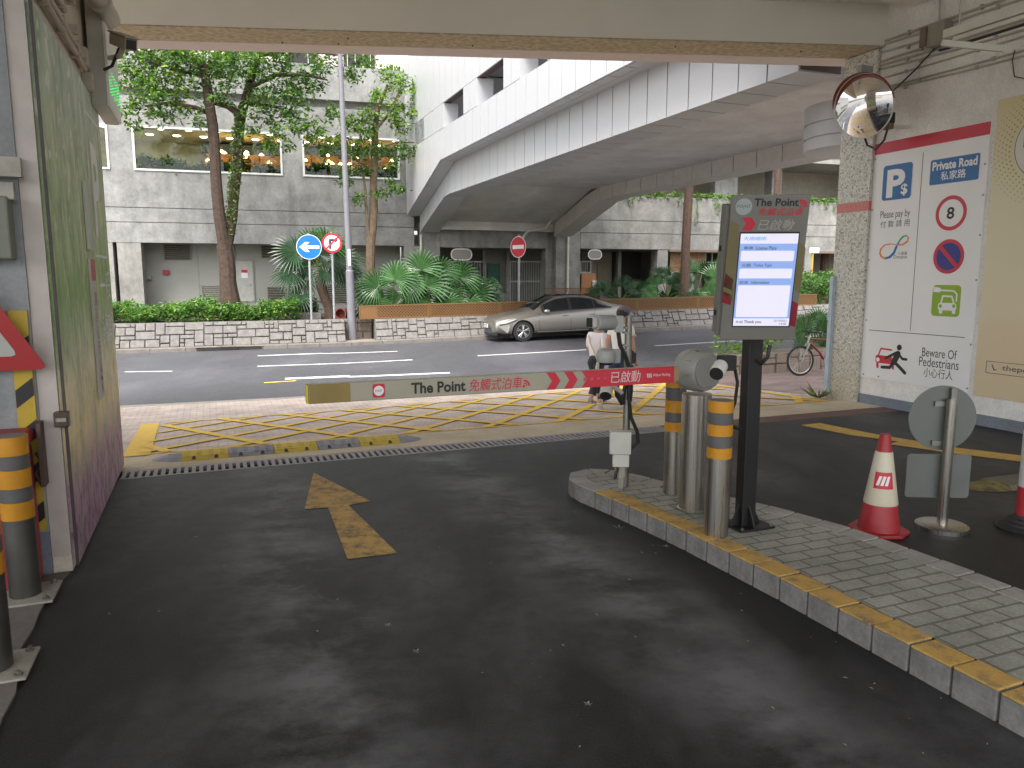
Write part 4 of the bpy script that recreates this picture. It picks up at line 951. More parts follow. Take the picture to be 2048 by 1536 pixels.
p2 = dep(1960, 95, 5.2); tag(MB().tube([dep(1885, 86, 5.9), dep(2010, 98, 5.6)], .03, 4).build('cable_tray', CREAM), 'short cream cable tray under the hung batten light', 'cable tray')
p = dep(1883, 60, 6.2); MBc = MB().cyl(V(p.x, p.y, 4.02), V(p.x, p.y, 5.5), .006, 6)
tag(MBc.build('hanging_rod', STEEL_D), 'thin dark rod hanging from the ceiling beside the batten light', 'rod')
p = pa(2030, 100, 8.22); tag(MB().tube([p, p-ZX*.1+WX*.02, p-ZX*.28-WX*.02, p-ZX*.36-WX*.22], .006, 6).build('loose_wire', BLK), 'loose dark wire dangling down the upper right wall', 'wire')
tag(MB().tube([pa(1880, 85, 8.2), pa(1830, 140, 8.2), pa(1786, 182, 8.2)], .009, 6).build('black_cable', BLACK), 'black cable slanting across the conduits down to the convex mirror', 'cable')
# dome camera under beam
p = B(5.0, -.1, 5.16); r = ray(1392, 5); k = (p.y)/r.y; p = E0+r*(9.55/r.y); p.z = 5.16
t = thing('dome_camera', 'small white dome camera under the upper beam', 'cctv camera', p)
MB().lathe([(0, 0), (.085, 0), (.085, -.06), (.075, -.085), (.0, -.085)], p, n=24).build('housing', WHITE, t)
MB().lathe([(.06, -.086), (.055, -.115), (.03, -.14), (0, -.146)], p, n=20).build('dome', BLK, t)
# convex mirror
def disc_frame(n):
    n = n.normalized(); x = ZX.cross(n).normalized(); return x, n.cross(x).normalized(), n
def convex_mirror(c, n, r, label, rim, back=True):
    t = thing('convex_mirror', label, 'mirror', c); x, y, n = disc_frame(n); Rr = r*2.1
    prof = [(r*i/14, sqrt(Rr*Rr-(r*i/14)**2)-sqrt(Rr*Rr-r*r)) for i in range(15)]
    MB().lathe([(a, z+.012) for a, z in prof], c, n, 56).build('mirror_face', mat('mirror silver', (.92, .92, .93), .01, 1.0, var=0), t)
    MB().lathe([(r*1.0, .012), (r*1.035, .02), (r*1.045, 0), (r*1.02, -.015)], c, n, 56).build('rim', OFFW, t)
    MB().lathe([(r*1.03, -.012), (r*.92, -.06), (r*.5, -.11), (0, -.12)], c, n, 40).build('back_shell', rim, t); return t, x, y, n
c = dep(1727, 212, 9.75)
t, x, y, n = convex_mirror(c, V(-.78, -.57, -.22), .375, 'round convex traffic mirror with red brown hood above the sign board', DRED)
mb = MB(); hood = []; k = 20
for i in range(k+1):
    a = pi*.02+pi*.96*i/k; hood.append((c+(x*cos(a)+y*sin(a))*.385-n*.02, c+(x*cos(a)+y*sin(a))*.40+n*(.09*sin(a)**.6)))
mb.add([q for h in hood for q in h], [(2*i, 2*i+2, 2*i+3, 2*i+1) for i in range(k)], 0, True); o = mb.build('hood', mat('red brown hood', (.20, .035, .02), .5), t); sm = o.modifiers.new('thick', 'SOLIDIFY'); sm.thickness = .008
MB().tube([c-n*.12, C(8.1, 7.65, 4.0)], .025, 8).build('arm', STEEL_D, t)
p = dep(1707, 165, 9.9); MB().box(C(7.95, 7.68, 4.3), .2, .06, .18, AX).build('bracket', GALV, t)
# CCTV under the mirror
def bullet(name, label, base, c, d, L, r, m=OFFW, arm=True, hood=False, cat='cctv camera'):
    t = thing(name, label, cat, base); d = d.normalized()
    MB().lathe([(0, -L*.5), (r*.8, -L*.5), (r, -L*.42), (r, L*.42), (r*.94, L*.46)], c, d, 20).build('housing', m, t)
    MB().lathe([(r*.93, L*.465), (r*.5, L*.47), (0, L*.44)], c, d, 20).build('lens', BLK, t)
    if arm: 
        mb = MB(); mb.tube([base, base.lerp(c, .5)+ZX*.01, c-d*L*.25], r*.35, 8); mb.ball(base.lerp(c, .25), r*.6, 10); mb.build('mount', m, t)
    return t
p = pa(1822, 256, AR); c = p-AX*.26+WX*.12+ZX*.06
t = thing('wall_camera', 'small dark wall camera on a bracket between mirror and sign board', 'cctv camera', p)
MB().prism([p, p+ZX*.04, c+ZX*.0-ZX*.02, c-ZX*.05], WX*.04).build('bracket', CREAM, t)
MB().box(c+ZX*.06, .10, .13, .13, AX).build('body', BLACK, t, bev=.01); MB().box(c-ZX*.03, .09, .11, .09, AX).build('base_block', mat('olive metal', (.18, .17, .10), .4, .5), t, bev=.005)
MB().tube([c-ZX*.07, c-ZX*.2-AX*.02+WX*.02, c-ZX*.29+WX*.16, c-ZX*.22+WX*.3, c-ZX*.1+WX*.36], .014, 8).build('cable', BLACK, t)
# ================================================================ bollards
def bollard(name, label, at, H, r, bands, group, capflat=False):
    t = thing(name, label, 'bollard', at, group); at = Vector(at)
    zt = H*(1-bands[-1][1])
    MB().lathe([(0, 0), (r, 0), (r, zt)], at, n=32).build('post', mat('dark weathered steel', (.13, .125, .115), .45, .8, var=.2, scale=5) if name == 'steel_bollard' else STEEL, t)
    for a, b, m in bands:
        rr = r+(.0025 if m is ORANGE else .001)
        MB().lathe([(rr-.004, H*(1-b)), (rr, H*(1-b)+.001), (rr, H*(1-a)-.001), (rr-.004, H*(1-a))], at, n=32).build('band', m, t)
    MB().lathe([(r, H-.006), (r*.98, H), (0, H+.002)], at, n=32).build('cap', mat('grey rubber cap', (.20, .20, .19), .6), t)
    return t
bn = [(0.0, .085, ORANGE), (.085, .17, GREYB), (.17, .255, ORANGE), (.255, .34, GREYB), (.34, .42, ORANGE)]
g3 = 'steel bollards with amber bands'
bollard('bollard', 'amber banded steel bollard on the island standing behind the barrier pedestal', gnd(1346, 985, .132), .88, .073, [(0.0, .105, ORANGE), (.105, .21, GREYB), (.21, .31, ORANGE), (.31, .39, GREYB), (.39, .47, ORANGE)], g3)
bollard('bollard', 'amber banded steel bollard on the island in front of the barrier pedestal', gnd(1432, 1068, .132), .84, .073, bn, g3)
def plate_bollard(at, label):
    at = Vector(at); t = bollard('steel_bollard', label, at+ZX*.024, .865, .074, [(.0, .115, ORANGE), (.115, .2, GREYB), (.2, .315, ORANGE), (.315, .4, GREYB), (.4, .51, ORANGE)], g3)
    LOC[t.name] = at+ZX*.024
    MB().box(at+ZX*.018, .3, .3, .012, AX).build('base_plate', m_concrete('scuffed cream base plate', (.34, .32, .27), .4, 4), t, bev=.003)
    mb = MB()
    for i in (-1, 1):
        for j in (-1, 1): mb.lathe([(.018, .024), (.018, .034), (.009, .036), (.009, .045), (0, .046)], at+AX*.115*i+WX*.115*j, n=6)
    mb.build('anchor_bolts', STEEL_D, t)
    return t
plate_bollard(gnd(52, 1196, 0), 'dark steel bollard with amber bands bolted to a plate before the left wall')
plate_bollard(gnd(-12, 1345, 0), 'nearest dark bollard, cut by the left edge of the view')
# ================================================================ barrier
bp_ = gnd(1386, 1018, .132)
ba = thing('boom_barrier', 'grey round headed boom barrier on a stainless pedestal with lowered printed boom', 'barrier', bp_)
MB().lathe([(0, 0), (.107, 0), (.107, .012), (.098, .014), (.098, .80)], bp_, n=40).build('pedestal', STEEL, ba)
hc = bp_+ZX*.958; fx = (-WX*.97+AX*.2).normalized(); hx = ZX.cross(fx).normalized()
hd = MB().lathe([(0, -.115), (.097, -.115), (.128, -.102), (.139, -.075), (.142, -.026), (.140, -.024), (.140, -.019), (.142, -.017), (.139, .053), (.128, .08), (.115, .088), (0, .088)], hc, fx, 48).build('head', mat('warm grey barrier casing', (.34, .335, .31), .4, var=.05), ba)
pts = []
for i in range(40):
    a = 2*pi*i/40; xx, yy = cos(a)*.121, sin(a)*.121; pts.append(hc+hx*xx+ZX*max(-.104, min(.092, yy))+fx*.0885)
MB().prism(pts[::-1], fx*.012).build('front_plate', mat('grey barrier cover', (.30, .30, .28), .45, var=.05), ba, bev=.004)
mb = MB()
for a in (2.6, 1.9, 3.3): mb.box(hc+(hx*cos(a)+ZX*sin(a))*.140+fx*.03, .03, .008, .02, ZX.cross((hx*cos(a)+ZX*sin(a))), (hx*cos(a)+ZX*sin(a)), fx)
mb.build('slots', BLK, ba)
# boom arm: along -AX at w=3.95
bw = 3.93; zb, zt = 1.055, 1.157; a1, a0 = 2.665, .445; th = .05
O = C(0, bw-.0015, 0); X, Y = AX, ZX
BG = mat('pale olive boom', (.36, .34, .26), .4, var=.04)
arm = MB().cbox(a0, a1, bw, bw+th, zb, zt).build('boom_arm', BG, ba, bev=.005)
MB().cbox(2.64, 2.70, bw+.003, bw+th-.003, zb+.008, zt-.008).build('boom_socket', mat('tan boom socket', (.33, .25, .14), .5), ba)
def bp2(x, y): p = pw(x, y, bw-.0015); return cw(p)[0], p.z
hgt = zt-zb
def bs(x): return bp2(x, 760)[0]
mb = MB(); mb.quad(O+X*(a0+.003)+Y*zb, O+X*bs(700)+Y*zb, O+X*bs(700)+Y*zt, O+X*(a0+.003)+Y*zt); mb.build('olive_tip_film', mat('olive gold film', (.26, .19, .055), .4), ba)
MB().cbox(a0-.012, a0-.001, bw+.0, bw+th, zb+.002, zt-.002).build('end_cap', mat('yellow end cap', (.62, .50, .02), .5), ba, bev=.004)
sx = bs(1163); mb = MB(); n_ = zb+hgt/2
mb.add([O+X*sx+Y*zb, O+X*(a1-.005)+Y*zb, O+X*(a1-.005)+Y*n_, O+X*(a1-.005)+Y*zt, O+X*sx+Y*zt, O+X*(sx+.035)+Y*n_], [(0, 1, 2, 5), (5, 2, 3, 4)])
def chev(x0, wd): return [O+X*x0+Y*zb, O+X*(x0+wd)+Y*zb, O+X*(x0+wd+.035)+Y*n_, O+X*(x0+wd)+Y*zt, O+X*x0+Y*zt, O+X*(x0+.035)+Y*n_]
for x in (1093, 1128): mb.add(chev(bs(x), .055), [(0, 1, 2, 5), (5, 2, 3, 4)])
mb.build('red_film', RED, ba)
O2 = O-WX*.0012; O3 = O-WX*.0024
mb = MB(); s = bs(757); mb.rrect(O, X, Y, s-.033, n_-.037, s+.033, n_+.037, .012); mb.build('logo_square', RED, ba)
mb = MB(); mb.disc(O2+X*s+Y*n_, X, Y, .027); mb.build('logo_disc', WHITE, ba)
MB().text('POINT', O3, X, Y, s-.019, n_-.006, s+.019, n_+.006).build('logo_lettering', DGREY, ba)
MB().text('The Point', O, X, Y, bs(822), zb+.022, bs(931), zt-.018, off=.03).build('black_lettering', BLK, ba)
mb = MB(); mb.text('免觸式泊車', O, X, Y, bs(938), zb+.018, bs(1045), zt-.016, off=.003, shear=.15); s = bs(1048); z = zb+.03
mb.disc(O+X*s+Y*z, X, Y, .008, n=12)
for rr in (.022, .038): mb.disc(O+X*s+Y*z, X, Y, rr, n=14, r0=.72, a0=0, a1=pi/2)
mb.build('red_lettering', RED, ba)
mb = MB(); mb.text('已啟動', O2, X, Y, bs(1222), zb+.018, bs(1281), zt-.014, off=.0, shear=.12); mb.text('Wilson Parking', O2, X, Y, bs(1305), n_-.012, bs(1340), n_+.011, off=.01)
for i in range(3): 
    x = bs(1293)+i*.012; mb.quad(O2+X*x+Y*(n_+.014), O2+X*(x+.008)+Y*(n_+.014), O2+X*(x+.014)+Y*(n_-.012), O2+X*(x+.006)+Y*(n_-.012))
for i in range(4): s = bs(1170)+i*.045; h = .011-.002*i; mb.quad(O2+X*(s-h)+Y*(n_-h), O2+X*(s+h)+Y*(n_-h), O2+X*(s+h)+Y*(n_+h), O2+X*(s-h)+Y*(n_+h), mi=1)
mb.build('white_lettering', [mat('silvery white vinyl', (.60, .58, .56), .4, var=.03), mat('pale red vinyl', (.52, .10, .12), .4, var=0)], ba)
# ================================================================ display kiosk
kb = gnd(1489, 1052, .132)
kk = thing('payment_display', 'tall grey and gold display kiosk with lit screen on a black post', 'kiosk', kb)
mb = MB().box(kb+ZX*.62, .105, .075, 1.24, AX); mb.build('post', BLACK, kk, bev=.006)
MB().box(kb+ZX*.008+AX*.02, .26, .22, .014, AX).build('base_plate', BLACK, kk, bev=.002)
mb = MB()
for sg, ax_ in ((1, AX), (-1, AX), (1, WX), (-1, WX)):
    h = .0525 if ax_ is AX else .0375; b0 = kb+ZX*.015+ax_*sg*h; sd = ZX.cross(ax_)*.006
    mb.prism([b0-sd, b0+ax_*sg*.06-sd, b0+ZX*.13-sd], sd*2)
mb.build('gussets', BLACK, kk)
mb = MB()
for i in (-1, 1):
    for j in (-1, 1): mb.lathe([(.012, 0), (.012, .012), (0, .014)], kb+ZX*.015+AX*(.02+.11*i)+WX*.09*j, n=6)
mb.build('anchor_bolts', STEEL_D, kk)
yaw, roll, pit = -.053, -.013, -.191
Kx = V(cos(yaw)*cos(roll), sin(yaw)*cos(roll), -sin(roll)).normalized()
kz0 = V(0, sin(pit), cos(pit)); kz0 = V(kz0.x*cos(yaw)-kz0.y*sin(yaw), kz0.x*sin(yaw)+kz0.y*cos(yaw), kz0.z)
Kx = (Kx-kz0*Kx.dot(kz0)).normalized(); Kz = kz0; Ky = Kz.cross(Kx).normalized()    # Ky points away from the viewer
kc = V(1.445, 4.35, 1.747); KW, KH = .435, .835
O = kc-Kx*KW/2-Kz*KH/2-Ky*.0012
def kp(x, y):
    t = (680-y)/(680-390.); xl = 1440+23*t; xr = 1592+28*t; yb = 680+0*t; tt = (680-y)/(680-(393-6*(x-1463)/157)); return (x-xl)/(xr-xl)*KW, tt*KH
KB = mat('grey kiosk face', (.18, .176, .155), .35, var=.04)
MB().box(kc+Ky*.012, KW, .022, KH, Kx, Ky, Kz).build('face_plate', KB, kk, bev=.004)
MB().box(kc+Ky*.085-Kz*.02-Kx*.02, KW-.0, .12, KH-.08, Kx, Ky, Kz).build('cabinet', mat('grey brown cabinet', (.17, .165, .145), .45, var=.05), kk, bev=.006)
MB().box(kb+ZX*1.25, .09, .07, .12, AX).build('neck', BLACK, kk)
def kpoly(px, off=0.0): return [O-Ky*off+Kx*a+Kz*b for a, b in (kp(*q) for q in px)]
GG = mat('olive gold kiosk print', (.17, .145, .065), .35, var=.08)
MB().add(kpoly([(1459, 440), (1478, 448), (1466, 600), (1446, 585)]), [(3, 2, 1, 0)]).build('gold_gradient_band', GG, kk); mb = MB(); mb.add(kpoly([(1588, 468), (1611, 490), (1602, 580), (1577, 570)]), [(3, 2, 1, 0)]); mb.build('gold_gradient_band', GG, kk)
for q_ in ([(1451, 543), (1467, 556), (1464, 577), (1447, 571)], [(1577, 592), (1598, 603), (1593, 652), (1570, 645)], [(1447, 580), (1464, 587), (1462, 608), (1444, 602)]): MB().add(kpoly(q_), [(3, 2, 1, 0)]).build('red_band', mat('dark red kiosk print', (.24, .012, .03), .35, var=.05), kk)
def krect(x0, y0, x1, y1):
    a, b = kp(x0, y1), kp(x1, y0); xm, ym = (x0+x1)/2, (y0+y1)/2
    return kp(x0, ym)[0], kp(xm, y1)[1], kp(x1, ym)[0], kp(xm, y0)[1]
def kr(mb, q, r=.004, off=0.0, mi=0): return mb.rrect(O-Ky*off, Kx, Kz, *q, r, mi)
SQ = krect(1474, 463, 1588, 651); SQ = (SQ[0]+.0, kp(1520, 650)[1], SQ[2], kp(1530, 464)[1])
MB().rrect(O-Ky*.001, Kx, Kz, SQ[0]-.006, SQ[1]-.008, SQ[2]+.006, SQ[3]+.010, .003).build('screen_bezel', BLK, kk)
def em(name, col, e): return mat(name, col, .3, var=0, emit=e)
sx0, sy0, sx1, sy1 = SQ; SWd, SHt = sx1-sx0, sy1-sy0
def sr(u0, v0, u1, v1): return (sx0+SWd*u0, sy0+SHt*v0, sx0+SWd*u1, sy0+SHt*v1)
EM = .13
MB().rrect(O-Ky*.002, Kx, Kz, sx0, sy0, sx1, sy1, .001).build('screen', em('white screen', (.80, .78, .92), EM), kk)
kr(MB(), sr(0.0, .085, 1, .895), .001, .003).build('screen_blue_area', em('pale blue screen', (.28, .42, .80), EM), kk)
mb = MB()
for q in (sr(.03, .71, .955, .82), sr(.03, .525, .955, .63), sr(.03, .10, .955, .45)): kr(mb, q, .006, .004)
mb.build('screen_fields', em('white screen field', (.80, .78, .92), EM), kk)
mb = MB(); T = lambda s, q, **k: mb.text(s, O-Ky*.0045, Kx, Kz, *sr(*q), **k)
T('車牌', (.07, .832, .23, .868)); T('License Plate', (.28, .83, .64, .868)); T('分類', (.06, .645, .22, .683)); T('Ticket Type', (.27, .643, .59, .683)); T('訊息', (.05, .463, .2, .5)); T('Information', (.26, .465, .57, .5))
T('多謝', (.04, .03, .17, .06)); T('Thank you', (.19, .022, .5, .064), off=.01); T('23/10/2023', (.72, .05, .95, .07)); T('14:40', (.83, .015, .95, .037))
mb.build('screen_lettering', mat('dark screen lettering', (.08, .09, .14), .4, var=0), kk)
mb = MB(); T('大雨細雨', (.05, .93, .45, .97), shear=.1); mb.build('screen_header', mat('sky blue lettering', (.05, .40, .70), .4, var=0, emit=.1), kk)
mb = MB(); mb.text('The Point', O, Kx, Kz, *krect(1508, 396, 1596, 411), off=.025); mb.build('black_lettering', BLK, kk)
mb = MB(); mb.text('免觸式泊車', O, Kx, Kz, *krect(1515, 414, 1606, 429), off=.003, shear=.25)
s, z = kp(1599, 410); mb.disc(O+Kx*s+Kz*z, Kx, Kz, .006, n=12)
for rr in (.022, .038): mb.disc(O+Kx*(s+.002)+Kz*z, Kx, Kz, rr, n=14, r0=.68, a0=-.1, a1=pi/2+.3)
for x in (1484, 1494):
    c = [kp(x, 434), kp(x+9, 434), kp(x+17, 446), kp(x+9, 459), kp(x-1, 459), kp(x+8, 446)]; mb.add([O+Kx*a+Kz*b for a, b in c], [(0, 5, 2, 1), (5, 4, 3, 2)])
mb.build('red_lettering', RED, kk)
mb = MB(); mb.text('已啟動', O, Kx, Kz, *krect(1516, 436, 1589, 457), shear=.25, off=.008); mb.build('outline_lettering', mat('faint grey lettering', (.33, .32, .30), .35, var=0), kk)
s, z = kp(1487, 414); MB().disc(O+Kx*s+Kz*z, Kx, Kz, .046, n=40).build('emblem_disc', mat('pale blue grey vinyl', (.34, .38, .38), .35, var=0), kk)
MB().text('PO|NT', O-Ky*.001, Kx, Kz, s-.037, z-.012, s+.037, z+.012, off=-.005).build('emblem_lettering', DGREY, kk)
mb = MB(); c = kc-Kx*(KW/2+.02)+Ky*.08
for zz in (.11, -.27): mb.box(c+Kz*zz, .02, .02, .03, Kx, Ky, Kz)
mb.build('hinges', BLK, kk)
mb = MB().tube([dep(1540, 690, 4.5), dep(1535, 715, 4.5), dep(1522, 728, 4.48), dep(1512, 720, 4.46)], .012, 8); mb.build('cable', BLACK, kk)
# ANPR camera fixed on the kiosk post
c = dep(1438, 738, 4.33); base = kb+ZX*1.02-AX*.05
t = thing('post_camera', 'white bullet camera bracketed to the black kiosk post in front of the barrier head', 'cctv camera', base)
d = V(-.42, -.75, -.32).normalized()
MB().lathe([(0, -.05), (.03, -.05), (.042, -.04), (.043, .055), (.04, .062)], c, d, 24).build('housing', OFFW, t)
MB().lathe([(.04, .0625), (.02, .058), (0, .05)], c, d, 20).build('lens', BLK, t)
MB().box(c-d*.08+AX*.03, .09, .08, .09, AX).build('mount_box', BLACK, t, bev=.006)
MB().tube([c-d*.05, c-d*.09+AX*.01], .022, 10).build('ball_joint', OFFW, t)
MB().tube([dep(1470, 738, 4.46), dep(1475, 765, 4.47), dep(1470, 805, 4.48), dep(1460, 832, 4.5), dep(1455, 845, 4.5)], .010, 8).build('cable', BLACK, t)
MB().tube([gnd(1462, 838, .0)*0+dep(1462, 848, 4.5), dep(1470, 856, 4.48), dep(1482, 857, 4.46)], .01, 8).build('lower_cable', BLACK, t)
# ================================================================ camera pole at the island nose
pb = gnd(1250, 972, .132)
pt = thing('camera_pole', 'slim steel pole at the island nose carrying control boxes', 'pole', pb)
top = dep(1252, 632, pb.y).z
mb = MB().cyl(pb, V(pb.x, pb.y, top), .027, 16); mb.build('post', STEEL_D, pt)
mb = MB(); mb.box(pb-AX*.03+ZX*.07, .02, .05, .2, AX); mb.box(pb-AX*.06+ZX*.16-WX*.02, .05, .07, .16, (AX+ZX*.15).normalized()); mb.box(pb-AX*.055-WX*.03+ZX*.06, .012, .05, .16, (AX-ZX*.25).normalized()); mb.build('bracket', mat('scratched pale bracket', (.42, .40, .35), .5, .4, var=.25), pt, bev=.003)
pc = lambda x, y: dep(x, y, pb.y-.06)
def pbox(x0, y0, x1, y1, dpt, name, m, dy=0.0):
    p, q = dep(x0, y1, pb.y-.06+dy), dep(x1, y0, pb.y-.06+dy)
    return MB().box(V((p.x+q.x)/2, pb.y-.06+dy, (p.z+q.z)/2), q.x-p.x, dpt, q.z-p.z, V(cos(-.1), sin(-.1), 0)).build(name, m, pt, bev=.004)
pbox(1219, 862, 1262, 906, .09, 'control_box', OFFW); pbox(1225, 907, 1258, 932, .07, 'lower_control_box', OFFW)
mb = MB()
for x, y in ((1221, 865), (1260, 863), (1221, 902), (1260, 901), (1227, 910), (1256, 909), (1227, 929), (1256, 928)): p = dep(x, y, pb.y-.106 if y < 906 else pb.y-.096); mb.lathe([(.004, 0), (.004, .003), (0, .004)], p, V(0, -1, 0), 8)
mb.build('lid_screws', STEEL_D, pt)['kind'] = 'stuff'
mb = MB(); P = lambda x, y, d=0.0: dep(x, y, pb.y-.03+d)
mb.tube([P(1236, 660), P(1240, 690), P(1252, 715), P(1258, 735), P(1250, 775), P(1244, 800)], .016, 8)
mb.tube([P(1257, 790), P(1262, 835), P(1274, 862), P(1276, 885), P(1262, 896)], .014, 8); mb.tube([P(1262, 730), P(1261, 760), P(1258, 800)], .02, 8)
mb.tube([P(1236, 935, -.05), P(1232, 946, -.06), P(1230, 958, -.06)], .012, 8); mb.tube([P(1232, 760), P(1235, 790), P(1246, 808)], .02, 8)
mb.build('cable_conduit', BLACK, pt)
mb = MB()
for y in (655, 665, 690, 700, 740, 760): p = dep(1252, y, pb.y); mb.lathe([(.031, -.006), (.031, .006)], V(p.x, p.y, p.z), n=14)
mb.build('clamps', STEEL_D, pt)
# three cameras on the pole, each a thing
def cam_thing(name, label, b): return thing(name, label, 'cctv camera', b, 'cameras on the pole at the island nose')
b = dep(1240, 655, pb.y-.03); t = cam_thing('plate_camera', 'long grey box camera at the top of the slim pole, lens to the left', b)
p, q = dep(1186, 645, pb.y-.16), dep(1226, 645, pb.y-.04); d = (p-q).normalized(); L = (p-q).length
MB().lathe([(0, 0), (.052, 0), (.056, .01), (.056, L*.86), (.052, L*.88)], q, d, 24).build('housing', GREYP, t)
MB().box(p+d*.005, .07, .05, .078, ZX.cross(d).normalized(), d).build('lens_hood', OFFW, t, bev=.014)
MB().box(p+d*.034, .058, .01, .066, ZX.cross(d).normalized(), d).build('lens', BLK, t, bev=.004)
MB().box(dep(1238, 648, pb.y-.05), .06, .06, .12, V(1, 0, 0)).build('mount_box', GREYP, t, bev=.005)
b = dep(1240, 712, pb.y-.03); t = cam_thing('sensor_camera', 'drooping grey hooded sensor below the long camera on the slim pole', b)
c = dep(1212, 712, pb.y-.12); MB().lathe([(0, .055), (.035, .054), (.06, .04), (.07, .012), (.07, -.03), (.062, -.045)], c, ZX, 28).build('hood', GREYP, t)
MB().lathe([(.055, -.046), (.045, -.062), (0, -.066)], c, ZX, 24).build('lens', BLK, t)
MB().box(dep(1230, 712, pb.y-.06), .075, .06, .10, V(1, 0, 0)).build('mount_box', GREYP, t, bev=.005)
b = dep(1244, 785, pb.y-.03); t = cam_thing('bullet_camera', 'small white bullet camera below the boom on the slim pole, lens downward', b)
c = dep(1213, 781, pb.y-.12); d = V(-.18, -.7, -.55).normalized()
MB().lathe([(0, -.05), (.034, -.05), (.046, -.04), (.047, .05), (.044, .056)], c, d, 24).build('housing', OFFW, t)
MB().lathe([(.043, .057), (.02, .052), (0, .046)], c, d, 20).build('lens', BLK, t)
MB().tube([c-d*.03, dep(1228, 774, pb.y-.07), b], .018, 8).build('mount', OFFW, t)
# ================================================================ right hand floor furniture
cb = gnd(1757, 1062, 0)
cn = thing('traffic_cone', 'red traffic cone with wide cream sleeve and square logo', 'traffic cone', cb)
prof = [(.135, .022), (.128, .05), (.034, .66), (.03, .672), (0, .674)]
rr = lambda z: .128+(.034-.128)*(z-.05)/(.66-.05)
MB().lathe(prof, cb, n=40).build('cone_body', DRED, cn)
mb = MB(); c8 = []
for i in range(8):
    a = pi/8+i*pi/4; c8.append(cb+V(cos(a), sin(a), 0)*.19)
mb.prism([c+ZX*.001 for c in c8], ZX*.024); mb.build('base', DRED, cn, bev=.006)
MB().lathe([(rr(.20)+.002, .20), (rr(.205)+.004, .205), (rr(.55)+.004, .55), (rr(.555)+.002, .555)], cb, n=40).build('sleeve', mat('cream reflective sleeve', (.62, .57, .44), .4, var=.06), cn)
d = V(-.33, -.94, 0); X = ZX.cross(-d).normalized(); 
def cs(u, v, e): th = u/.085; z = .37+v; r_ = rr(z)+e; dd = d*cos(th)+X*sin(th); return cb+V(dd.x, dd.y, 0)*r_+ZX*z
mb = MB(); n_ = 8
vs = [cs(-.06+.12*i/n_, -.055+.11*j/4, .0055) for j in range(5) for i in range(n_+1)]; mb.add(vs, [(j*9+i, j*9+i+1, (j+1)*9+i+1, (j+1)*9+i) for j in range(4) for i in range(8)], 0, True); mb.build('logo_square', RED, cn)
mb = MB()
for k in range(3):
    x0 = -.042+k*.026; mb.add([cs(x0, .03, .0075), cs(x0+.018, .03, .0075), cs(x0+.036, -.032, .0075), cs(x0+.018, -.032, .0075)], [(3, 2, 1, 0)])
mb.build('logo_bars', WHITE, cn)
sbp = gnd(1883, 1057, 0)
sn = thing('stanchion_sign', 'back of a grey sign stand, round plate over square plate, on a steel foot', 'sign stand', sbp)
MB().lathe([(0, 0), (.165, 0), (.165, .028), (.155, .034), (0, .036)], sbp, n=48).build('foot', STEEL, sn)
MB().cyl(sbp+ZX*.03, sbp+ZX*.90, .033, 24).build('pole', STEEL, sn)
fy = V(.06, 1, 0).normalized(); fx = V(1, -.06, 0).normalized()
GB = mat('dull grey sign back', (.17, .185, .175), .4, .35, var=.05)
c = dep(1885, 836, sbp.y+.045); MB().lathe([(0, 0), (.222, 0), (.222, .006), (0, .006)], c, fy, 56).build('round_plate', GB, sn)
c2 = dep(1876, 952, sbp.y+.045); mb = MB(); pts = []
for cx, cz, a in ((.19, .13, 0), (-.19, .13, pi/2), (-.19, -.13, pi), (.19, -.13, 3*pi/2)):
    for i in range(5): t_ = a+pi/2*i/4; pts.append(c2+fx*(cx+.022*cos(t_))+ZX*(cz+.022*sin(t_)))
mb.prism(pts, fy*.006); mb.build('square_plate', GB, sn)
for dz in (.1, -.17): MB().box(c+ZX*dz-fy*.01-fx*.01, .11, .02, .035, fx).build('clamp', STEEL_D, sn)
MB().box(c+ZX*.17+fx*.045-fy*.02, .035, .04, .08, fx).build('latch', STEEL_D, sn)
rb = gnd(2046, 1058, 0)
t = thing('red_white_post', 'red and white traffic post on a ribbed black base, right edge', 'traffic post', rb)
MB().lathe([(0, 0), (.16, 0), (.165, .012), (.15, .022), (.15, .026), (.125, .034), (.12, .05), (.1, .056), (.095, .075), (.07, .08), (.06, .10), (0, .10)], rb, n=40).build('base', RUBBER, t)
for a, b, m in ((.10, .30, DRED), (.30, .69, mat('grey white reflective', (.46, .46, .46), .45)), (.69, .76, DRED)): MB().lathe([(.052 if m is not DRED else .054, a), (.052 if m is not DRED else .054, b)]+([(.045, b+.008), (0, b+.01)] if b > .7 else []), rb, n=28).build('band', m, t)
hb = gnd(1990, 972, 0)
t = thing('rubber_hump_end', 'worn black and yellow rubber hump end lying on the asphalt behind the sign stand', 'speed hump', hb)
mb = MB(); n_ = 14; vs = []
hx_ = (gnd(2040, 966)-gnd(1940, 978)).normalized(); hy_ = ZX.cross(hx_)
def dome(L, W, H, x0):
    pts = [V(0, 0, 0)]; vs = []
    for j in range(5):
        k = j/4
        for i in range(13):
            a = pi/2+pi*i/12; vs.append(hb+hx_*(x0+L*cos(a)*(1-k))+hy_*(W*sin(a)*(1-k))+ZX*(.003+H*sin(k*pi/2)))
    return vs, [(j*13+i, j*13+i+1, (j+1)*13+i+1, (j+1)*13+i) for j in range(4) for i in range(12)]
vs, fs = dome(.3, .16, .04, 0); mb.add(vs, fs, 0, True); mb.build('rubber_end', m_paintmark('worn yellow on black rubber', (.24, .19, .06), (.05, .05, .045), .9, 12), t)
mb = MB(); mb.prism([hb-hy_*.16+ZX*.003, hb-hy_*.12+ZX*.038, hb+ZX*.043, hb+hy_*.12+ZX*.038, hb+hy_*.16+ZX*.003], hx_*.8); mb.build('rubber_body', m_concrete('dirty grey rubber', (.16, .15, .11), .5, 4), t)
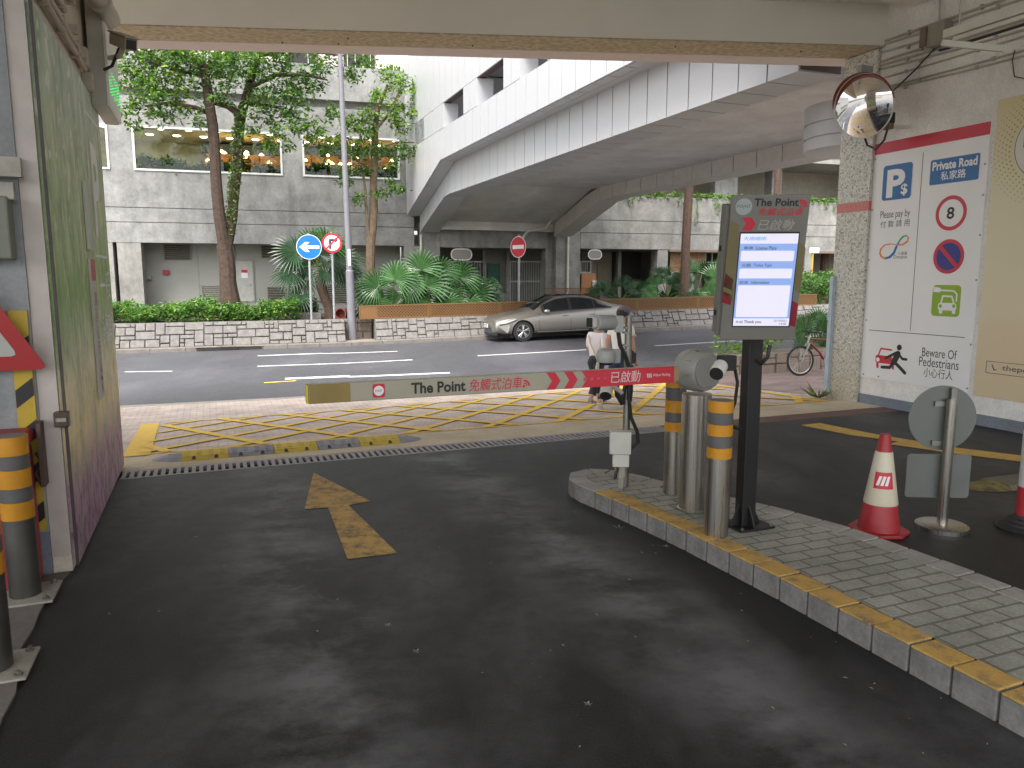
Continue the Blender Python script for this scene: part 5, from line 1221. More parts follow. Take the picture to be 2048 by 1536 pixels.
# speed hump across the exit
hp = thing('speed_hump', 'black and yellow modular rubber speed hump across the exit lane', 'speed hump', C(.7, 7.66, 0))
HY = m_paintmark('yellow hump rubber', (.62, .46, .06), (.4, .32, .1), .1, 14); HG = mat('dusty grey hump rubber', (.25, .25, .28), .65, var=.2, scale=12)
hw = 7.66; prof = [(-.175, .004), (-.17, .012), (-.12, .036), (-.05, .048), (.05, .048), (.12, .036), (.17, .012), (.175, .004)]
def hump(a0, a1, m, nm):
    mb = MB(); f = lambda a: [C(a, hw+x, zpav(C(a, hw))+z) for x, z in prof]
    mb.prism(f(a0+.003)[::-1], AX*(a1-a0-.006)); 
    for k in range(6):
        for i in range(4):
            x = -.12+k*.045; aa = a0+.05+i*(a1-a0-.1)/3
            z = .049 if abs(x) < .05 else .037+(.12-abs(x))*.16
            mb.box(C(aa, hw+x, z), .05, .012, .004, AX)
    o = mb.build(nm, m, hp); 
    q = MB()
    for aa in (a0+.11, a1-.11):
        q.add([C(aa-.02, hw-.172, .0135), C(aa+.02, hw-.172, .0135), C(aa+.011, hw-.125, .0375), C(aa-.011, hw-.125, .0375)], [(0, 1, 2, 3)]); q.disc(C(aa+.045, hw-.08, .0445), AX, (WX+ZX*.17), .013, n=10)
    q.build('slots', BLK, o)
b0 = -.33; mL = .48
for i in range(5): 
    if i < 5: hump(b0+i*mL*.87, b0+(i+1)*mL*.87, HY if i % 2 == 0 else HG, 'hump_module')
for a, sg in ((b0, -1), (b0+5*mL*.87, 1)):
    mb = MB(); vs = []
    for j in range(6):
        k = j/5
        for i in range(11):
            t_ = -pi/2+pi*i/10; vs.append(C(a+sg*.26*cos(t_)*(1-k), hw+.175*sin(t_)*(1-k), .005+.043*sin(k*pi/2)))
    mb.add(vs, [(j*11+i, j*11+i+1, (j+1)*11+i+1, (j+1)*11+i) for j in range(5) for i in range(10)], 0, True); o = mb.build('end_module', HG, hp)
    MB().disc(C(a+sg*.1, hw, .042), AX, WX, .018, n=12).build('bolt_hole', BLK, o)
# ================================================================ left side fittings
mb = MB(); WF = WL-.037
def fw(x, y, w=WF): p = pw(x, y, w); return cw(p)[0], p.z
t = thing('hazard_corner_guard', 'yellow and black striped corner guard up the left wall edge', 'corner guard', C(-1, WF, .3))
x0, x1 = -1.025, -.935; zt = fw(80, 620)[1]; zb_ = .28
MB().cbox(x0, x1, WF-.012, WF-.001, zb_, zt).build('yellow_backing', mat('dull yellow guard', (.50, .35, .03), .5, var=.12), t)
mb = MB(); z = zb_
while z < zt-.08:
    q = [C(x0+.001, WF-.0135, z), C(x1-.001, WF-.0135, z+.07), C(x1-.001, WF-.0135, min(zt, z+.17)), C(x0+.001, WF-.0135, min(zt, z+.10))]; mb.quad(*q); z += .235
mb.build('black_stripes', BLK, t)
p = pw(124, 838, WL-.05); t = thing('gate_latch', 'small brown metal latch box on the left wall corner', 'latch', p)
MB().box(p, .075, .06, .085, AX).build('latch_body', mat('brown latch metal', (.10, .075, .06), .4, .6), t, bev=.006); MB().box(p-WX*.034, .05, .008, .02, AX).build('bolt', STEEL, t)
# warning triangle on the wall
tb = pw(30, 745, WL-.12); t = thing('warning_triangle', 'red bordered triangular warning sign cut by the left edge', 'sign', tb)
R0 = pw(97, 738, WL-.12); E = .6; A_ = R0; B_ = R0-AX*E; Cc = R0-AX*E/2+ZX*E*.866; cen = (A_+B_+Cc)/3
def tri(k, dz, round_=True):
    pts = []
    for q in (A_, B_, Cc):
        pts.append(cen+(q-cen)*k)
    out = []
    for i in range(3):
        p0, p1, p2 = pts[i-1], pts[i], pts[(i+1) % 3]; r_ = .035
        out += [p1+(p0-p1).normalized()*r_, p1+((p0-p1).normalized()+(p2-p1).normalized())*r_*.28, p1+(p2-p1).normalized()*r_]
    return [o-WX*dz for o in out]
MB().prism(tri(1, .0)[::-1], -WX*.006).build('red_plate', mat('glossy red sign', (.36, .004, .007), .35, var=.04), t)
MB().add(tri(.56, .0075), [tuple(range(9))[::-1]]).build('white_field', mat('grey white sign field', (.42, .42, .39), .4, var=.05), t)
MB().cyl(B_+AX*.25+WX*.04-ZX*1.0, B_+AX*.25+WX*.04+ZX*.3, .022, 10).build('support', GALV, t)
# red stool beside the bollard
q = dep(62, 858, 4.0); ra, rw_b = cw(q); p = C(ra-.17, WL-.16, 0)
t = thing('red_bin', 'dark red plastic bin with rounded lid tucked behind the left bollard', 'bin', p)
mb = MB()
for (w_, d_, z0, z1) in ((.30, .2, 0, .80),): mb.box(p+ZX*(z0+z1)/2, w_, d_, z1-z0, AX)
mb.build('body', mat('dusty red plastic', (.33, .022, .04), .5, var=.2), t, bev=.03, seg=3); MB().box(p+ZX*.84, .33, .22, .08, AX).build('lid', MATS['dusty red plastic'], t, bev=.03, seg=4)
MB().box(p+ZX*.62-WX*.1015, .14, .002, .12, AX).build('pale_label', OFFW, t)
p = C(cw(dep(78, 920, 4.0))[0], WL-.09, 0); mb = MB().box(p+ZX*.73, .02, .1, .36, AX); mb.tube([p+ZX*.74-AX*.03, p+ZX*.68+AX*.0, p+ZX*.62-AX*.04, p+ZX*.54-AX*.01], .01, 6)
tag(mb.build('bracket_frame', mat('brownish steel', (.12, .08, .07), .6, .4)), 'dark brown steel bracket fixed to the wall behind the left bollard', 'bracket')
# mirror and fixings at the left edge
c = dep(-52, 262, 4.15); convex_mirror(c, V(.35, -.93, -.05), .215, 'dark convex mirror cut by the left edge above the warning triangle', STEEL_D)
for i, (x0, y0, x1, y1) in enumerate(((0, 316, 42, 350), (-10, 366, 28, 395))):
    a, b_ = fw(x0, y1), fw(x1, y0); MBx = MB().cbox(a[0]-.1, b_[0], WF-.03, WF-.001, a[1], b_[1]).cbox(a[0]-.1, b_[0]+.01, WF-.09, WF-.031, a[1]-.015, a[1]+.002)
    tag(MBx.build('fixing_bracket', mat('stained pale bracket plate', (.40, .38, .33), .6, var=.25)), 'pale steel fixing bracket on the left wall, %s' % ('upper one just below the round mirror' if i == 0 else 'lower one above the grey green duct'), 'bracket', 'fixing brackets at the left edge')
a, b_ = fw(-20, 519), fw(24, 396); MB().cbox(a[0]-.2, b_[0], WF-.12, WF-.001, a[1], b_[1]).build('wall_duct', mat('grey green duct', (.19, .20, .16), .5, var=.1), None, bev=.01)
tag(bpy.data.objects['wall_duct'], 'grey green metal duct box on the left wall at the picture edge', 'duct')
# top left: pipes, junction boxes, CCTV, lightbox
for i, (z, r, a) in enumerate(((3.27, .02, -.79), (3.33, .02, -.79), (3.43, .022, -.79), (3.62, .018, -.79))):
    we = (6.75, 6.7, 5.9, 6.3)[i]; mb = MB().tube([C(a, 3.0, z), C(a, we, z)], r, 10)
    for k in range(3): mb.cbox(a-.03, a+.022, 5.2+k*.55, 5.23+k*.55, z-r*1.4, z+r*1.4)
    tag(mb.build('wall_pipe', mat('dusty pink cream pipe', (.46, .39, .32), .5, var=.12)), 'dusty cream pipe along the top of the mural, %s' % ('lowest', 'second from the bottom', 'third from the bottom', 'topmost and shortest')[i], 'pipe', 'pipes above the mural')
tag(MB().cbox(-.829, -.74, 5.5, 5.62, 3.5, 3.75).build('switch_box', GREYP, None, bev=.005), 'small grey switch box on the upper left wall among the pipes', 'junction box')
for i, (w, z) in enumerate(((6.62, 3.33), (6.82, 3.2), (6.35, 3.85))): tag(MB().cbox(-.829, -.755, w, w+.1, z-.06, z+.07).build('conduit_box', mat('cream junction box', (.46, .42, .34), .5), None, bev=.005), 'small cream junction box at the pipe ends, %s' % ('middle one', 'lowest one beside the lightbox', 'highest one behind the camera arm')[i], 'junction box', 'junction boxes by the lightbox')
P1, P2 = dep(150, -40, 4.9), dep(212, 22, 6.6)
mb = MB().tube([dep(150, -60, 5.3), dep(195, -5, 6.0), dep(214, 24, 6.3), dep(222, 38, 6.5), dep(205, 50, 6.75)], .07, 16); mb.lathe([(.085, -.03), (.085, .03)], dep(200, 3, 6.06), dep(214, 24, 6.3)-dep(195, -5, 6.0), 16)
tag(mb.build('drain_pipe', mat('pale cream drain pipe', (.52, .47, .40), .4, var=.08)), 'thick cream drain pipe bending down at the top left corner', 'pipe')
lb = thing('signal_lightbox', 'cream lightbox with green dot matrix signal above the mural end', 'lightbox', C(-.7, 7.1, 3.0))
q_ = pw(221, 212, 7.05); la = cw(q_)[0]; lz = q_.z; lw1 = cw(pa(243, 243, la))[1]
MB().cbox(-.80, la-.02, 7.05, lw1, lz, lz+1.5).build('box', mat('cream lightbox', (.46, .44, .38), .45, var=.05), lb, bev=.008)
MB().cbox(la-.019, la, 7.055, lw1-.005, lz+.01, lz+1.49).build('front_panel', WHITE, lb); mb = MB(); R = random.Random(4)
for i in range(8):
    for j in range(9):
        if R.random() < .8: mb.ball(C(la+.001, 7.12+i*(lw1-7.2)/7, lz+.12+j*.024), .006, 5)
mb.build('green_leds', mat('green led', (.0, .9, .12), .4, var=0, emit=.5), lb)['kind'] = 'stuff'
p0 = dep(206, 70, 6.3); c = dep(246, 84, 6.1); d = (dep(282, 98, 5.75)-dep(212, 72, 6.45)).normalized()
t = thing('housing_camera', 'long beige box camera on an arm at the top left, facing the exit', 'cctv camera', dep(190, 115, 6.6))
sd = ZX.cross(d).normalized(); up = d.cross(sd)
MB().box(c, .44, .09, .085, d, sd, up).build('housing', mat('dusty beige camera', (.40, .36, .27), .5, var=.12), t, bev=.008); MB().box(c+up*.05, .5, .105, .012, d, sd, up).build('sun_shield', mat('beige shield', (.36, .32, .24), .5), t, bev=.004)
MB().box(c+d*.222, .006, .07, .065, d, sd, up).build('lens_window', BLK, t)
MB().tube([dep(188, 115, 6.6), dep(222, 116, 6.35), dep(240, 112, 6.15), c-up*.045], .02, 8).build('arm', CREAM, t)
MB().tube([c-up*.04-d*.08, dep(224, 132, 6.2), dep(208, 140, 6.3), dep(190, 128, 6.5)], .012, 8).build('cable', BLACK, t)
# ================================================================ vegetation
def px2m(px, Y): return px*Y/FL
def at(x, y, v): return pv(x, y, v)
def crown(blobs, v, mats, pick, L, seed, dens=1.0, dv=1.0, par=None, name='crown'):
    R = random.Random(seed); mb = MB()
    for bx, by, br in blobs:
        c = at(bx, by, v); r = px2m(br, c.y); n = int(dens*26*(br/30.)**2)+4; yel = (bx, by)
        for i in range(n):
            d = rdir(R)*(R.random()**.45); p = c+V(d.x*r, d.y*r*dv, d.z*r*.85)
            spray(mb, R, p, R.randint(6, 11), L, lambda R: pick(R, yel), .17, .35)
    return mb.build(name, mats, par)
def limb(mb, pts, v, hw, dv=0.0, n=10, mi=0):
    P = []; N = len(pts)
    for i, (x, y) in enumerate(pts): P.append(at(x, y, v+dv*i/(N-1)))
    rs = [px2m(h, P[i].y) for i, h in enumerate(hw)]
    Q = []; rr_ = []
    for i in range(N-1):
        for k in range(3): Q.append(P[i].lerp(P[i+1], k/3)+V(sin(i*3+k)*.012, cos(i*2+k)*.012, 0)); rr_.append(rs[i]+(rs[i+1]-rs[i])*k/3)
    Q.append(P[-1]); rr_.append(rs[-1]); mb.tube(Q, rr_, n, mi)
v1 = 27.3; b0 = at(462, 640, v1); b0.z = .25
tr = thing('street_tree', 'large forked tree with dark trunk and vine clad stem behind the hedge', 'tree', b0)
mb = MB()
limb(mb, [(463, 645), (461, 605), (456, 560), (452, 515), (449, 490)], v1, [24, 20, 16, 16, 15])
limb(mb, [(449, 495), (440, 440), (432, 350), (425, 250), (415, 175), (405, 130), (378, 90)], v1, [13, 11.5, 10.5, 10, 9, 8, 6], -.5)
limb(mb, [(412, 150), (430, 112), (455, 85)], v1, [7, 6, 5])
limb(mb, [(452, 500), (465, 430), (473, 350), (477, 280), (484, 225), (500, 165), (520, 95)], v1, [11, 10, 9.5, 9, 9, 8, 6], .5)
limb(mb, [(484, 232), (455, 212), (430, 205)], v1, [7, 6, 5]); limb(mb, [(427, 230), (390, 215), (340, 205), (290, 212)], v1, [5, 4, 3, 2], -1)
limb(mb, [(497, 175), (550, 150), (610, 150), (655, 160)], v1, [5, 4, 3, 1.5], -.6); limb(mb, [(410, 150), (350, 140), (290, 120)], v1, [5, 3, 2], -1); limb(mb, [(490, 205), (560, 215), (600, 240)], v1, [4, 3, 1.5], .6)
limb(mb, [(520, 110), (600, 100), (690, 112)], v1, [4, 3, 1.5], -1)
mb.build('trunk', BARK, tr)
R = random.Random(21); mb = MB()
for i in range(900):
    t = R.random(); y = 470-t*260; x = 459+(470-y)*.085; c = at(x+R.uniform(-11, 11), y, v1-.2+R.uniform(-.05, .3)); leafquad(mb, c, V(R.uniform(-1, 1), R.uniform(-1, .2), R.uniform(-1, .3)), rdir(R), .10, .07, R.choice((0, 0, 1)))
mb.build('climbing_vine', [m_leaf('mossy vine leaf', (.075, .10, .025)), LF2], tr)
bl1 = [(255, 140, 38), (300, 125, 55), (350, 150, 58), (300, 190, 45), (262, 218, 26), (350, 205, 40), (390, 120, 40), (430, 135, 46), (470, 140, 38), (530, 125, 55), (560, 190, 46), (592, 222, 40), (520, 215, 34), (560, 262, 25), (610, 255, 30), (640, 275, 26), (320, 232, 22), (268, 250, 14), (500, 262, 16), (535, 290, 15), (660, 225, 22), (635, 128, 30), (735, 115, 28), (690, 140, 18), (632, 168, 22), (715, 150, 14), (440, 190, 30), (400, 235, 20), (590, 160, 34), (575, 290, 14), (470, 95, 50), (360, 80, 60), (560, 80, 60), (280, 75, 50), (660, 80, 50)]
crown(bl1, v1-.3, [LF1, LF2, LF3], lambda R, y: R.choices((0, 1, 2), (.5, .4, .18 if y[0] > 380 else .35))[0], .18, 31, .85, 1.5, tr)
v2 = 28.6; b0 = at(742, 610, v2)
t2 = thing('small_tree', 'slim young tree with fresh yellow green leaves beside the footbridge', 'tree', b0); mb = MB()
limb(mb, [(741, 615), (741, 540), (742, 480), (747, 420), (748, 340), (750, 260), (757, 215), (775, 170)], v2, [10, 9, 9, 8, 7, 6, 4, 2.5], .3)
limb(mb, [(741, 490), (735, 450), (731, 380), (722, 330)], v2, [4, 3.2, 2.6, 2]); limb(mb, [(750, 260), (780, 225), (800, 180)], v2, [3.5, 2.5, 1.2]); limb(mb, [(749, 300), (790, 285), (840, 285)], v2, [3, 2, 1]); limb(mb, [(750, 250), (715, 240), (690, 250)], v2, [3, 2, 1]); limb(mb, [(748, 340), (720, 325), (680, 290)], v2, [2.5, 2, 1])
mb.build('trunk', BARK2, t2)
bl2 = [(800, 165, 24), (770, 150, 14), (835, 185, 18), (760, 192, 18), (790, 220, 24), (740, 228, 22), (700, 245, 25), (830, 225, 18), (848, 250, 12), (800, 255, 20), (680, 285, 22), (720, 300, 24), (760, 300, 20), (810, 300, 24), (845, 293, 18), (865, 307, 10), (740, 262, 20), (690, 338, 16), (730, 340, 14), (780, 372, 18), (760, 385, 12), (690, 365, 14), (715, 395, 14), (805, 375, 10), (650, 300, 14), (835, 165, 12), (790, 330, 14)]
crown(bl2, v2-.1, [LF1, LF2, LF3], lambda R, y: R.choices((0, 1, 2), (.2, .4, .5) if y[1] < 290 else (.45, .4, .15))[0], .16, 41, 1.75, 1.3, t2)
def trunk_only(name, lab, pts, v, hw):
    b = at(pts[0][0], pts[0][1], v); t = thing(name, lab, 'palm tree', b); mb = MB(); limb(mb, pts, v, hw); mb.build('trunk', PALMB, t); return t, at(*pts[-1], v)
def fan(mb, hub, axis, nrm, R_, seg=26, half=2.45, mi=0, seed=0, droop=.25):
    r = random.Random(seed); axis = axis.normalized(); nrm = (nrm-axis*nrm.dot(axis)).normalized(); side = nrm.cross(axis); dt = 2*half/seg
    for i in range(seg):
        th = -half+dt*(i+.5); L = R_*(1-.18*(abs(th)/half)**2)*r.uniform(.92, 1.06)
        def P(rad, ang, dz=0.0): 
            d = axis*cos(ang)+side*sin(ang); return hub+d*rad+nrm*dz-ZX*droop*R_*max(0, (rad/R_-.45))**2*2.2
        mb.add([hub, P(L*.5, th-dt*.5), P(L*.52, th, .03*R_), P(L*.5, th+dt*.5), P(L*.8, th-dt*.2), P(L*.8, th+dt*.2), P(L*1.05, th)], [(0, 1, 2), (0, 2, 3), (1, 4, 2), (2, 5, 3), (2, 4, 6), (2, 6, 5)], mi)
def palm(name, label, base_px, v, leaves, mats, group=None, seed=0, trunk=None, zb=None):
    b = at(base_px[0], base_px[1], v)
    if zb is not None: b.z = zb
    t = thing(name, label, 'palm', b, group); R = random.Random(seed); mb = MB(); ms = MB(); top = b
    if trunk: 
        tb = MB(); limb(tb, trunk[0], v, trunk[1]); tb.build('trunk', PALMB, t); top = at(*trunk[0][-1], v)
    for i, (x, y, r, ang) in enumerate(leaves):
        dv = R.uniform(-.45, .45); hub = at(x, y, v+dv); a = radians(ang); rm = px2m(r, hub.y)*1.12
        ax = V(cos(a), R.uniform(-.5, .15), sin(a)); nr = V(R.uniform(-.35, .35), -1, R.uniform(.25, .9))
        fan(mb, hub, ax, nr, rm, 26, 2.4, R.choices(range(len(mats)), [3, 1][:len(mats)])[0], seed*50+i, R.uniform(.15, .5))
        mid = (top+hub)/2+ZX*.12; ms.tube([top+rdir(R)*.05, mid, hub], [.022, .017, .012], 6)
    mb.build('fronds', mats, t); ms.build('leaf_stalks', m_leaf('green stalk', (.11, .16, .05)), t); return t
gp_ = 'fan palms in the planter'
palm('fan_palm_tree', 'fan palm with leaning fibrous trunk behind the two round road signs', (662, 645), 27.0, [(592, 505, 46, 160), (585, 545, 40, 190), (608, 560, 38, 215), (650, 490, 44, 80), (625, 490, 38, 110), (672, 520, 42, 20), (690, 525, 40, -10), (690, 548, 36, -45), (655, 545, 30, -70), (620, 535, 34, 170), (600, 590, 34, 230), (640, 510, 40, 60)], [LFP2, LFP], None, 3, ([(664, 650), (656, 612), (642, 570), (635, 535)], [12, 9, 10, 8]))
palm('fan_palm', 'bushy fan palm spreading over the lattice box right of the lamp post', (780, 640), 26.6, [(755, 575, 44, 150), (790, 560, 44, 75), (745, 600, 40, 200), (800, 590, 46, 270), (770, 600, 44, 240), (830, 590, 44, -20), (815, 570, 40, 40), (735, 585, 36, 170), (790, 610, 36, 280)], [LFP, LFP2], gp_, 7)
palm('fan_palm', 'tallest fan palm with big upright round leaves before the undercroft', (868, 640), 26.7, [(852, 572, 52, 90), (842, 540, 46, 115), (880, 545, 40, 60), (868, 598, 44, 270), (895, 590, 42, -20), (835, 595, 42, 200), (860, 612, 46, 255), (890, 610, 40, 290)], [LFP, LFP2], gp_, 8)
palm('fan_palm', 'fan palm with pale green leaves between the tallest palm and the parked car', (930, 640), 26.8, [(920, 555, 44, 90), (950, 590, 42, 30), (945, 575, 36, 60), (905, 600, 40, 230), (965, 605, 36, 10), (935, 610, 36, 280), (915, 585, 36, 150)], [LFP, LFP2], gp_, 9)
palm('fan_palm', 'low fan palm at the end of the lattice box just left of the car roof', (975, 635), 27.0, [(975, 575, 30, 60), (985, 590, 30, 10), (965, 590, 30, 140), (980, 605, 28, -20), (955, 605, 26, 190)], [LFP2, LFP], gp_, 10)
palm('fan_palm', 'tall fan palm left of the display kiosk with bright leaf towards it', (1392, 600), 27.2, [(1380, 538, 28, 110), (1405, 545, 30, 60), (1425, 555, 30, 20), (1415, 575, 30, -30), (1385, 565, 30, 160), (1440, 540, 26, 50), (1400, 585, 26, 270), (1432, 580, 26, -40)], [LFP, LFP2], gp_, 11)
palm('fan_palm', 'dark fan palm in front of the right undercroft opening', (1335, 600), 27.4, [(1330, 555, 26, 80), (1345, 570, 28, 30), (1315, 570, 26, 150), (1335, 590, 26, 270), (1360, 585, 26, 0), (1305, 585, 24, 190), (1318, 548, 20, 100)], [LFP2, LFP], gp_, 12)
palm('fan_palm', 'low spreading fan palm behind the people, by the orange brown board', (1240, 602), 27.6, [(1215, 580, 24, 140), (1245, 570, 24, 70), (1270, 578, 24, 30), (1190, 590, 22, 160), (1230, 592, 24, 200), (1262, 592, 24, -20), (1290, 585, 22, 10), (1200, 575, 18, 100)], [LFP2, LFP], gp_, 13)
# palm trunks passing up behind the footbridge
t, q = trunk_only('palm_trunk', 'tall dark bare trunk standing left of the display kiosk', [(1368, 600), (1370, 530), (1374, 450), (1378, 360), (1382, 270)], 27.0, [11, 9, 9, 8.5, 8])
mbx = MB(); R = random.Random(5)
for k in range(12): a = k*pi/6; fan(mbx, q+V(cos(a)*.7, sin(a)*.7, R.uniform(.4, .9)), V(cos(a), sin(a), R.uniform(-.3, .5)), V(-cos(a)*.5, -sin(a)*.5, 1), .9, 22, 2.2, 0, k)
mbx.build('fronds', LFP2, t)
t, q = trunk_only('palm_trunk', 'second slimmer dark trunk rising behind the display kiosk top', [(1540, 600), (1546, 500), (1552, 420), (1556, 330), (1560, 240)], 28.6, [7, 6.5, 6.5, 6, 6])
mbx = MB()
for k in range(10): a = k*pi/5; fan(mbx, q+V(cos(a)*.7, sin(a)*.7, R.uniform(.4, .9)), V(cos(a), sin(a), .1), V(-cos(a)*.5, -sin(a)*.5, 1), .8, 22, 2.2, 0, k)
mbx.build('fronds', LFP2, t)
mb = MB(); limb(mb, [(1646, 604), (1648, 550), (1651, 497)], 31.0, [9, 8, 8]); tag(mb.build('timber_post', PALMB), 'reddish brown round post in the gap between display kiosk and mosaic pillar', 'post')
# hedge and low planting
PK = lambda R: R.choices((0, 1, 2), (.62, .2, .18))[0]
shrub_run('hedge', 'long clipped bright green hedge on top of the granite wall at left', -16, .35, 25.85, 27.4, .28, .84, 4600, .13, [LFH, LF2, LF3], PK, 61, 'hedge')
shrub_run('low_shrub', 'low dark shrub between the hedge end and the blue arrow sign', .3, 1.0, 27.6, 28.5, .28, .8, 170, .16, [LF1, LF2, LF3], lambda R: R.choice((0, 0, 1)), 62)
tag(MB().sbox(.35, 1.15, 26.9, 27.5, .27, .5).build('concrete_block', CONC_D, bev=.02), 'low concrete block on the planter behind the blue arrow sign post', 'block')
q = at(684, 628, 26.9); tag(MB().lathe([(.17, -.25), (.2, .12), (.21, .12), (.21, .16), (.17, .16), (.15, -.1), (0, -.12)], q, V(-.15, -1, .05), 24).build('terracotta_pot', mat('terracotta', (.20, .05, .035), .7)), 'dark terracotta pot lying on its side by the lamp post', 'pot')
shrub_run('ground_cover', 'loose leafy ground cover on the soil below the fan palms', 1.9, 17, 26.4, 29, .3, .62, 700, .16, [LF1, LF2, LFP2], lambda R: R.randrange(3), 63, 'ground cover', 'stuff')
shrub_run('far_shrub', 'green shrubs on the planted slope between kiosk and mosaic pillar', 18.5, 26, 26.2, 29.5, .5, 1.9, 1300, .17, [LF1, LF2, LFH], lambda R: R.choice((0, 1, 2, 2)), 64)
# ivy on the balcony
R = random.Random(71); mb = MB()
for u0, u1, dn in ((13.8, 16.2, .6), (16.3, 19.2, .75), (19.2, 26, .35)):
    u = u0
    while u < u1:
        for k in range(5): spray(mb, R, S(u+R.uniform(-.1, .1), 30.12+R.uniform(0, .35), 5.2+R.uniform(-.05, .22)), 6, .15, lambda R: R.choice((0, 1, 1, 2)), .1, .3)
        if R.random() < .5:
            ln = R.uniform(.15, 1.0)*dn*2*R.random()
            n = int(ln/.05)
            for j in range(n): spray(mb, R, S(u+R.uniform(-.05, .05), 30.13, 5.15-ln*j/max(1, n)), 2, .11, lambda R: R.choice((0, 1, 2)), .04, .5)
        u += .16
tag(mb.build('trailing_ivy', [LF1, LF2, LF3]), 'green ivy trailing over the concrete balcony edge right of the footbridge', 'ivy')
# lattice planter boxes on the right wall
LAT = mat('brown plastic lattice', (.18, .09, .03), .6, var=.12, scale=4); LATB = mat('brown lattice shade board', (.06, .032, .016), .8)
def lattice(u0, u1, z0a, z0b, h, label, solid=0.0):
    t = thing('lattice_planter', label, 'planter box', S(u0, 25.8, z0a), 'brown lattice planter boxes on the granite wall')
    zb = lambda u: z0a+(z0b-z0a)*(u-u0)/(u1-u0); v = 25.72
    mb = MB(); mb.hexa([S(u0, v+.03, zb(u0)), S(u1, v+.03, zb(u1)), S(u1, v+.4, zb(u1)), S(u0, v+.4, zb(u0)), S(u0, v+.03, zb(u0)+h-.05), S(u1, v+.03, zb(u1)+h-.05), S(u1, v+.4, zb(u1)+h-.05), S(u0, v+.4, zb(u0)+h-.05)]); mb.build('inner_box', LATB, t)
    mb = MB(); L = u1-u0; k = .105; w = .022
    for sg in (1, -1):
        c = -h
        while c < L+h:
            lo, hi = (c, c+h) if sg > 0 else (c+h, c)
            ts = [0, 1]
            def par(lim): return (lim-lo)/(hi-lo)
            for lim, inside in ((u0+solid-u0, 1), (L, -1)):
                pq = par(lim)
                if (hi > lo) == (inside > 0): ts[0] = max(ts[0], pq)
                else: ts[1] = min(ts[1], pq)
            if ts[1]-ts[0] > .05:
                a, b = [(u0+lo+(hi-lo)*x, x*h) for x in ts]; vo = v+(.0 if sg > 0 else .006)
                P = lambda q, du: S(q[0]+du, vo, zb(q[0])+q[1])
                mb.quad(P(a, -w), P(a, w), P(b, w), P(b, -w))
            c += k
    for z0, z1 in ((0, .045), (h-.045, h)): mb.hexa([S(u0, v-.012, zb(u0)+z0), S(u1, v-.012, zb(u1)+z0), S(u1, v+.02, zb(u1)+z0), S(u0, v+.02, zb(u0)+z0), S(u0, v-.012, zb(u0)+z1), S(u1, v-.012, zb(u1)+z1), S(u1, v+.02, zb(u1)+z1), S(u0, v+.02, zb(u0)+z1)])
    for u in (u0, u1-.04): mb.hexa([S(u, v-.014, zb(u)), S(u+.04, v-.014, zb(u)), S(u+.04, v+.02, zb(u)), S(u, v+.02, zb(u)), S(u, v-.014, zb(u)+h), S(u+.04, v-.014, zb(u)+h), S(u+.04, v+.02, zb(u)+h), S(u, v+.02, zb(u)+h)])
    if solid: mb.hexa([S(u0, v-.005, zb(u0)), S(u0+solid, v-.005, zb(u0)), S(u0+solid, v+.01, zb(u0)), S(u0, v+.01, zb(u0)), S(u0, v-.005, zb(u0)+h), S(u0+solid, v-.005, zb(u0)+h), S(u0+solid, v+.01, zb(u0)+h), S(u0, v+.01, zb(u0)+h)])
    mb.build('lattice_front', LAT, t)
ub = [2.35, 4.75, 7.3, 9.9, 12.6, 15.2, 17.9, 20.6]; labs = ['next to the lamp post, its left end solid', 'under the tallest fan palm', 'in front of the parked car bonnet', 'hidden mostly by the car roof', 'above the people', 'left of the display kiosk, below the tall trunk', 'behind the display kiosk']
for i in range(7): lattice(ub[i], ub[i+1]-.02, zt2(ub[i]), zt2(ub[i+1]), .46 if i < 6 else .44, 'brown lattice planter box '+labs[i], .62 if i == 0 else 0)
t = thing('lattice_strip', 'short raised strip of brown lattice against the columns behind the car roof', 'lattice', S(10.9, 29.6, .6)); mb = MB()
for k in range(24):
    for sg in (1, -1):
        u = 10.5+k*.09; mb.quad(S(u-.012, 29.6+.004*sg, 1.05), S(u+.012, 29.6+.004*sg, 1.05), S(u+.012+.22*sg, 29.6+.004*sg, 1.27), S(u-.012+.22*sg, 29.6+.004*sg, 1.27))
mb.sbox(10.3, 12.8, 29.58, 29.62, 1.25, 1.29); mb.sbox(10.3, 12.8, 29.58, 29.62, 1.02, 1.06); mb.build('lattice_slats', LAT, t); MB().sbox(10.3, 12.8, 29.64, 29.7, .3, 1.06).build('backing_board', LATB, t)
# near planter at the right with palms and bicycle in front
def npz(u): return zs(u)+.04
t = thing('corner_planter', 'low brownish stone planter edging the pavement behind the bicycle', 'planter', S(11, 13.6, -.3)); mb = MB(); 
ashlar(mb, 8.3, 17, 13.28, 13.3, lambda u: npz(u)+.42, lambda u: npz(u)-.05, .46, 15); ashlar(mb, 8.3, 17, 13.28, 13.3, lambda u: npz(u)+.42, lambda u: npz(u)-.05, .46, 15) if False else None
mb.build('stone_facing', STONE_B, t, bev=.008)
MB().hexa([S(8.3, 13.31, -.6), S(17, 13.31, -.6), S(17, 14.0, -.6), S(8.3, 14.0, -.6), S(8.3, 13.31, npz(8.3)+.41), S(17, 13.31, npz(17)+.41), S(17, 14.0, npz(17)+.41), S(8.3, 14.0, npz(8.3)+.41)]).build('core', m_concrete('sandy planter core', (.33, .28, .22), .4, 2), t)
shrub_run('planter_weed', 'small leafy weeds in the low stone planter behind the kiosk post', 8.5, 9.9, 13.5, 13.9, .1, .45, 40, .13, [LF2, LF3], lambda R: R.randrange(2), 66)
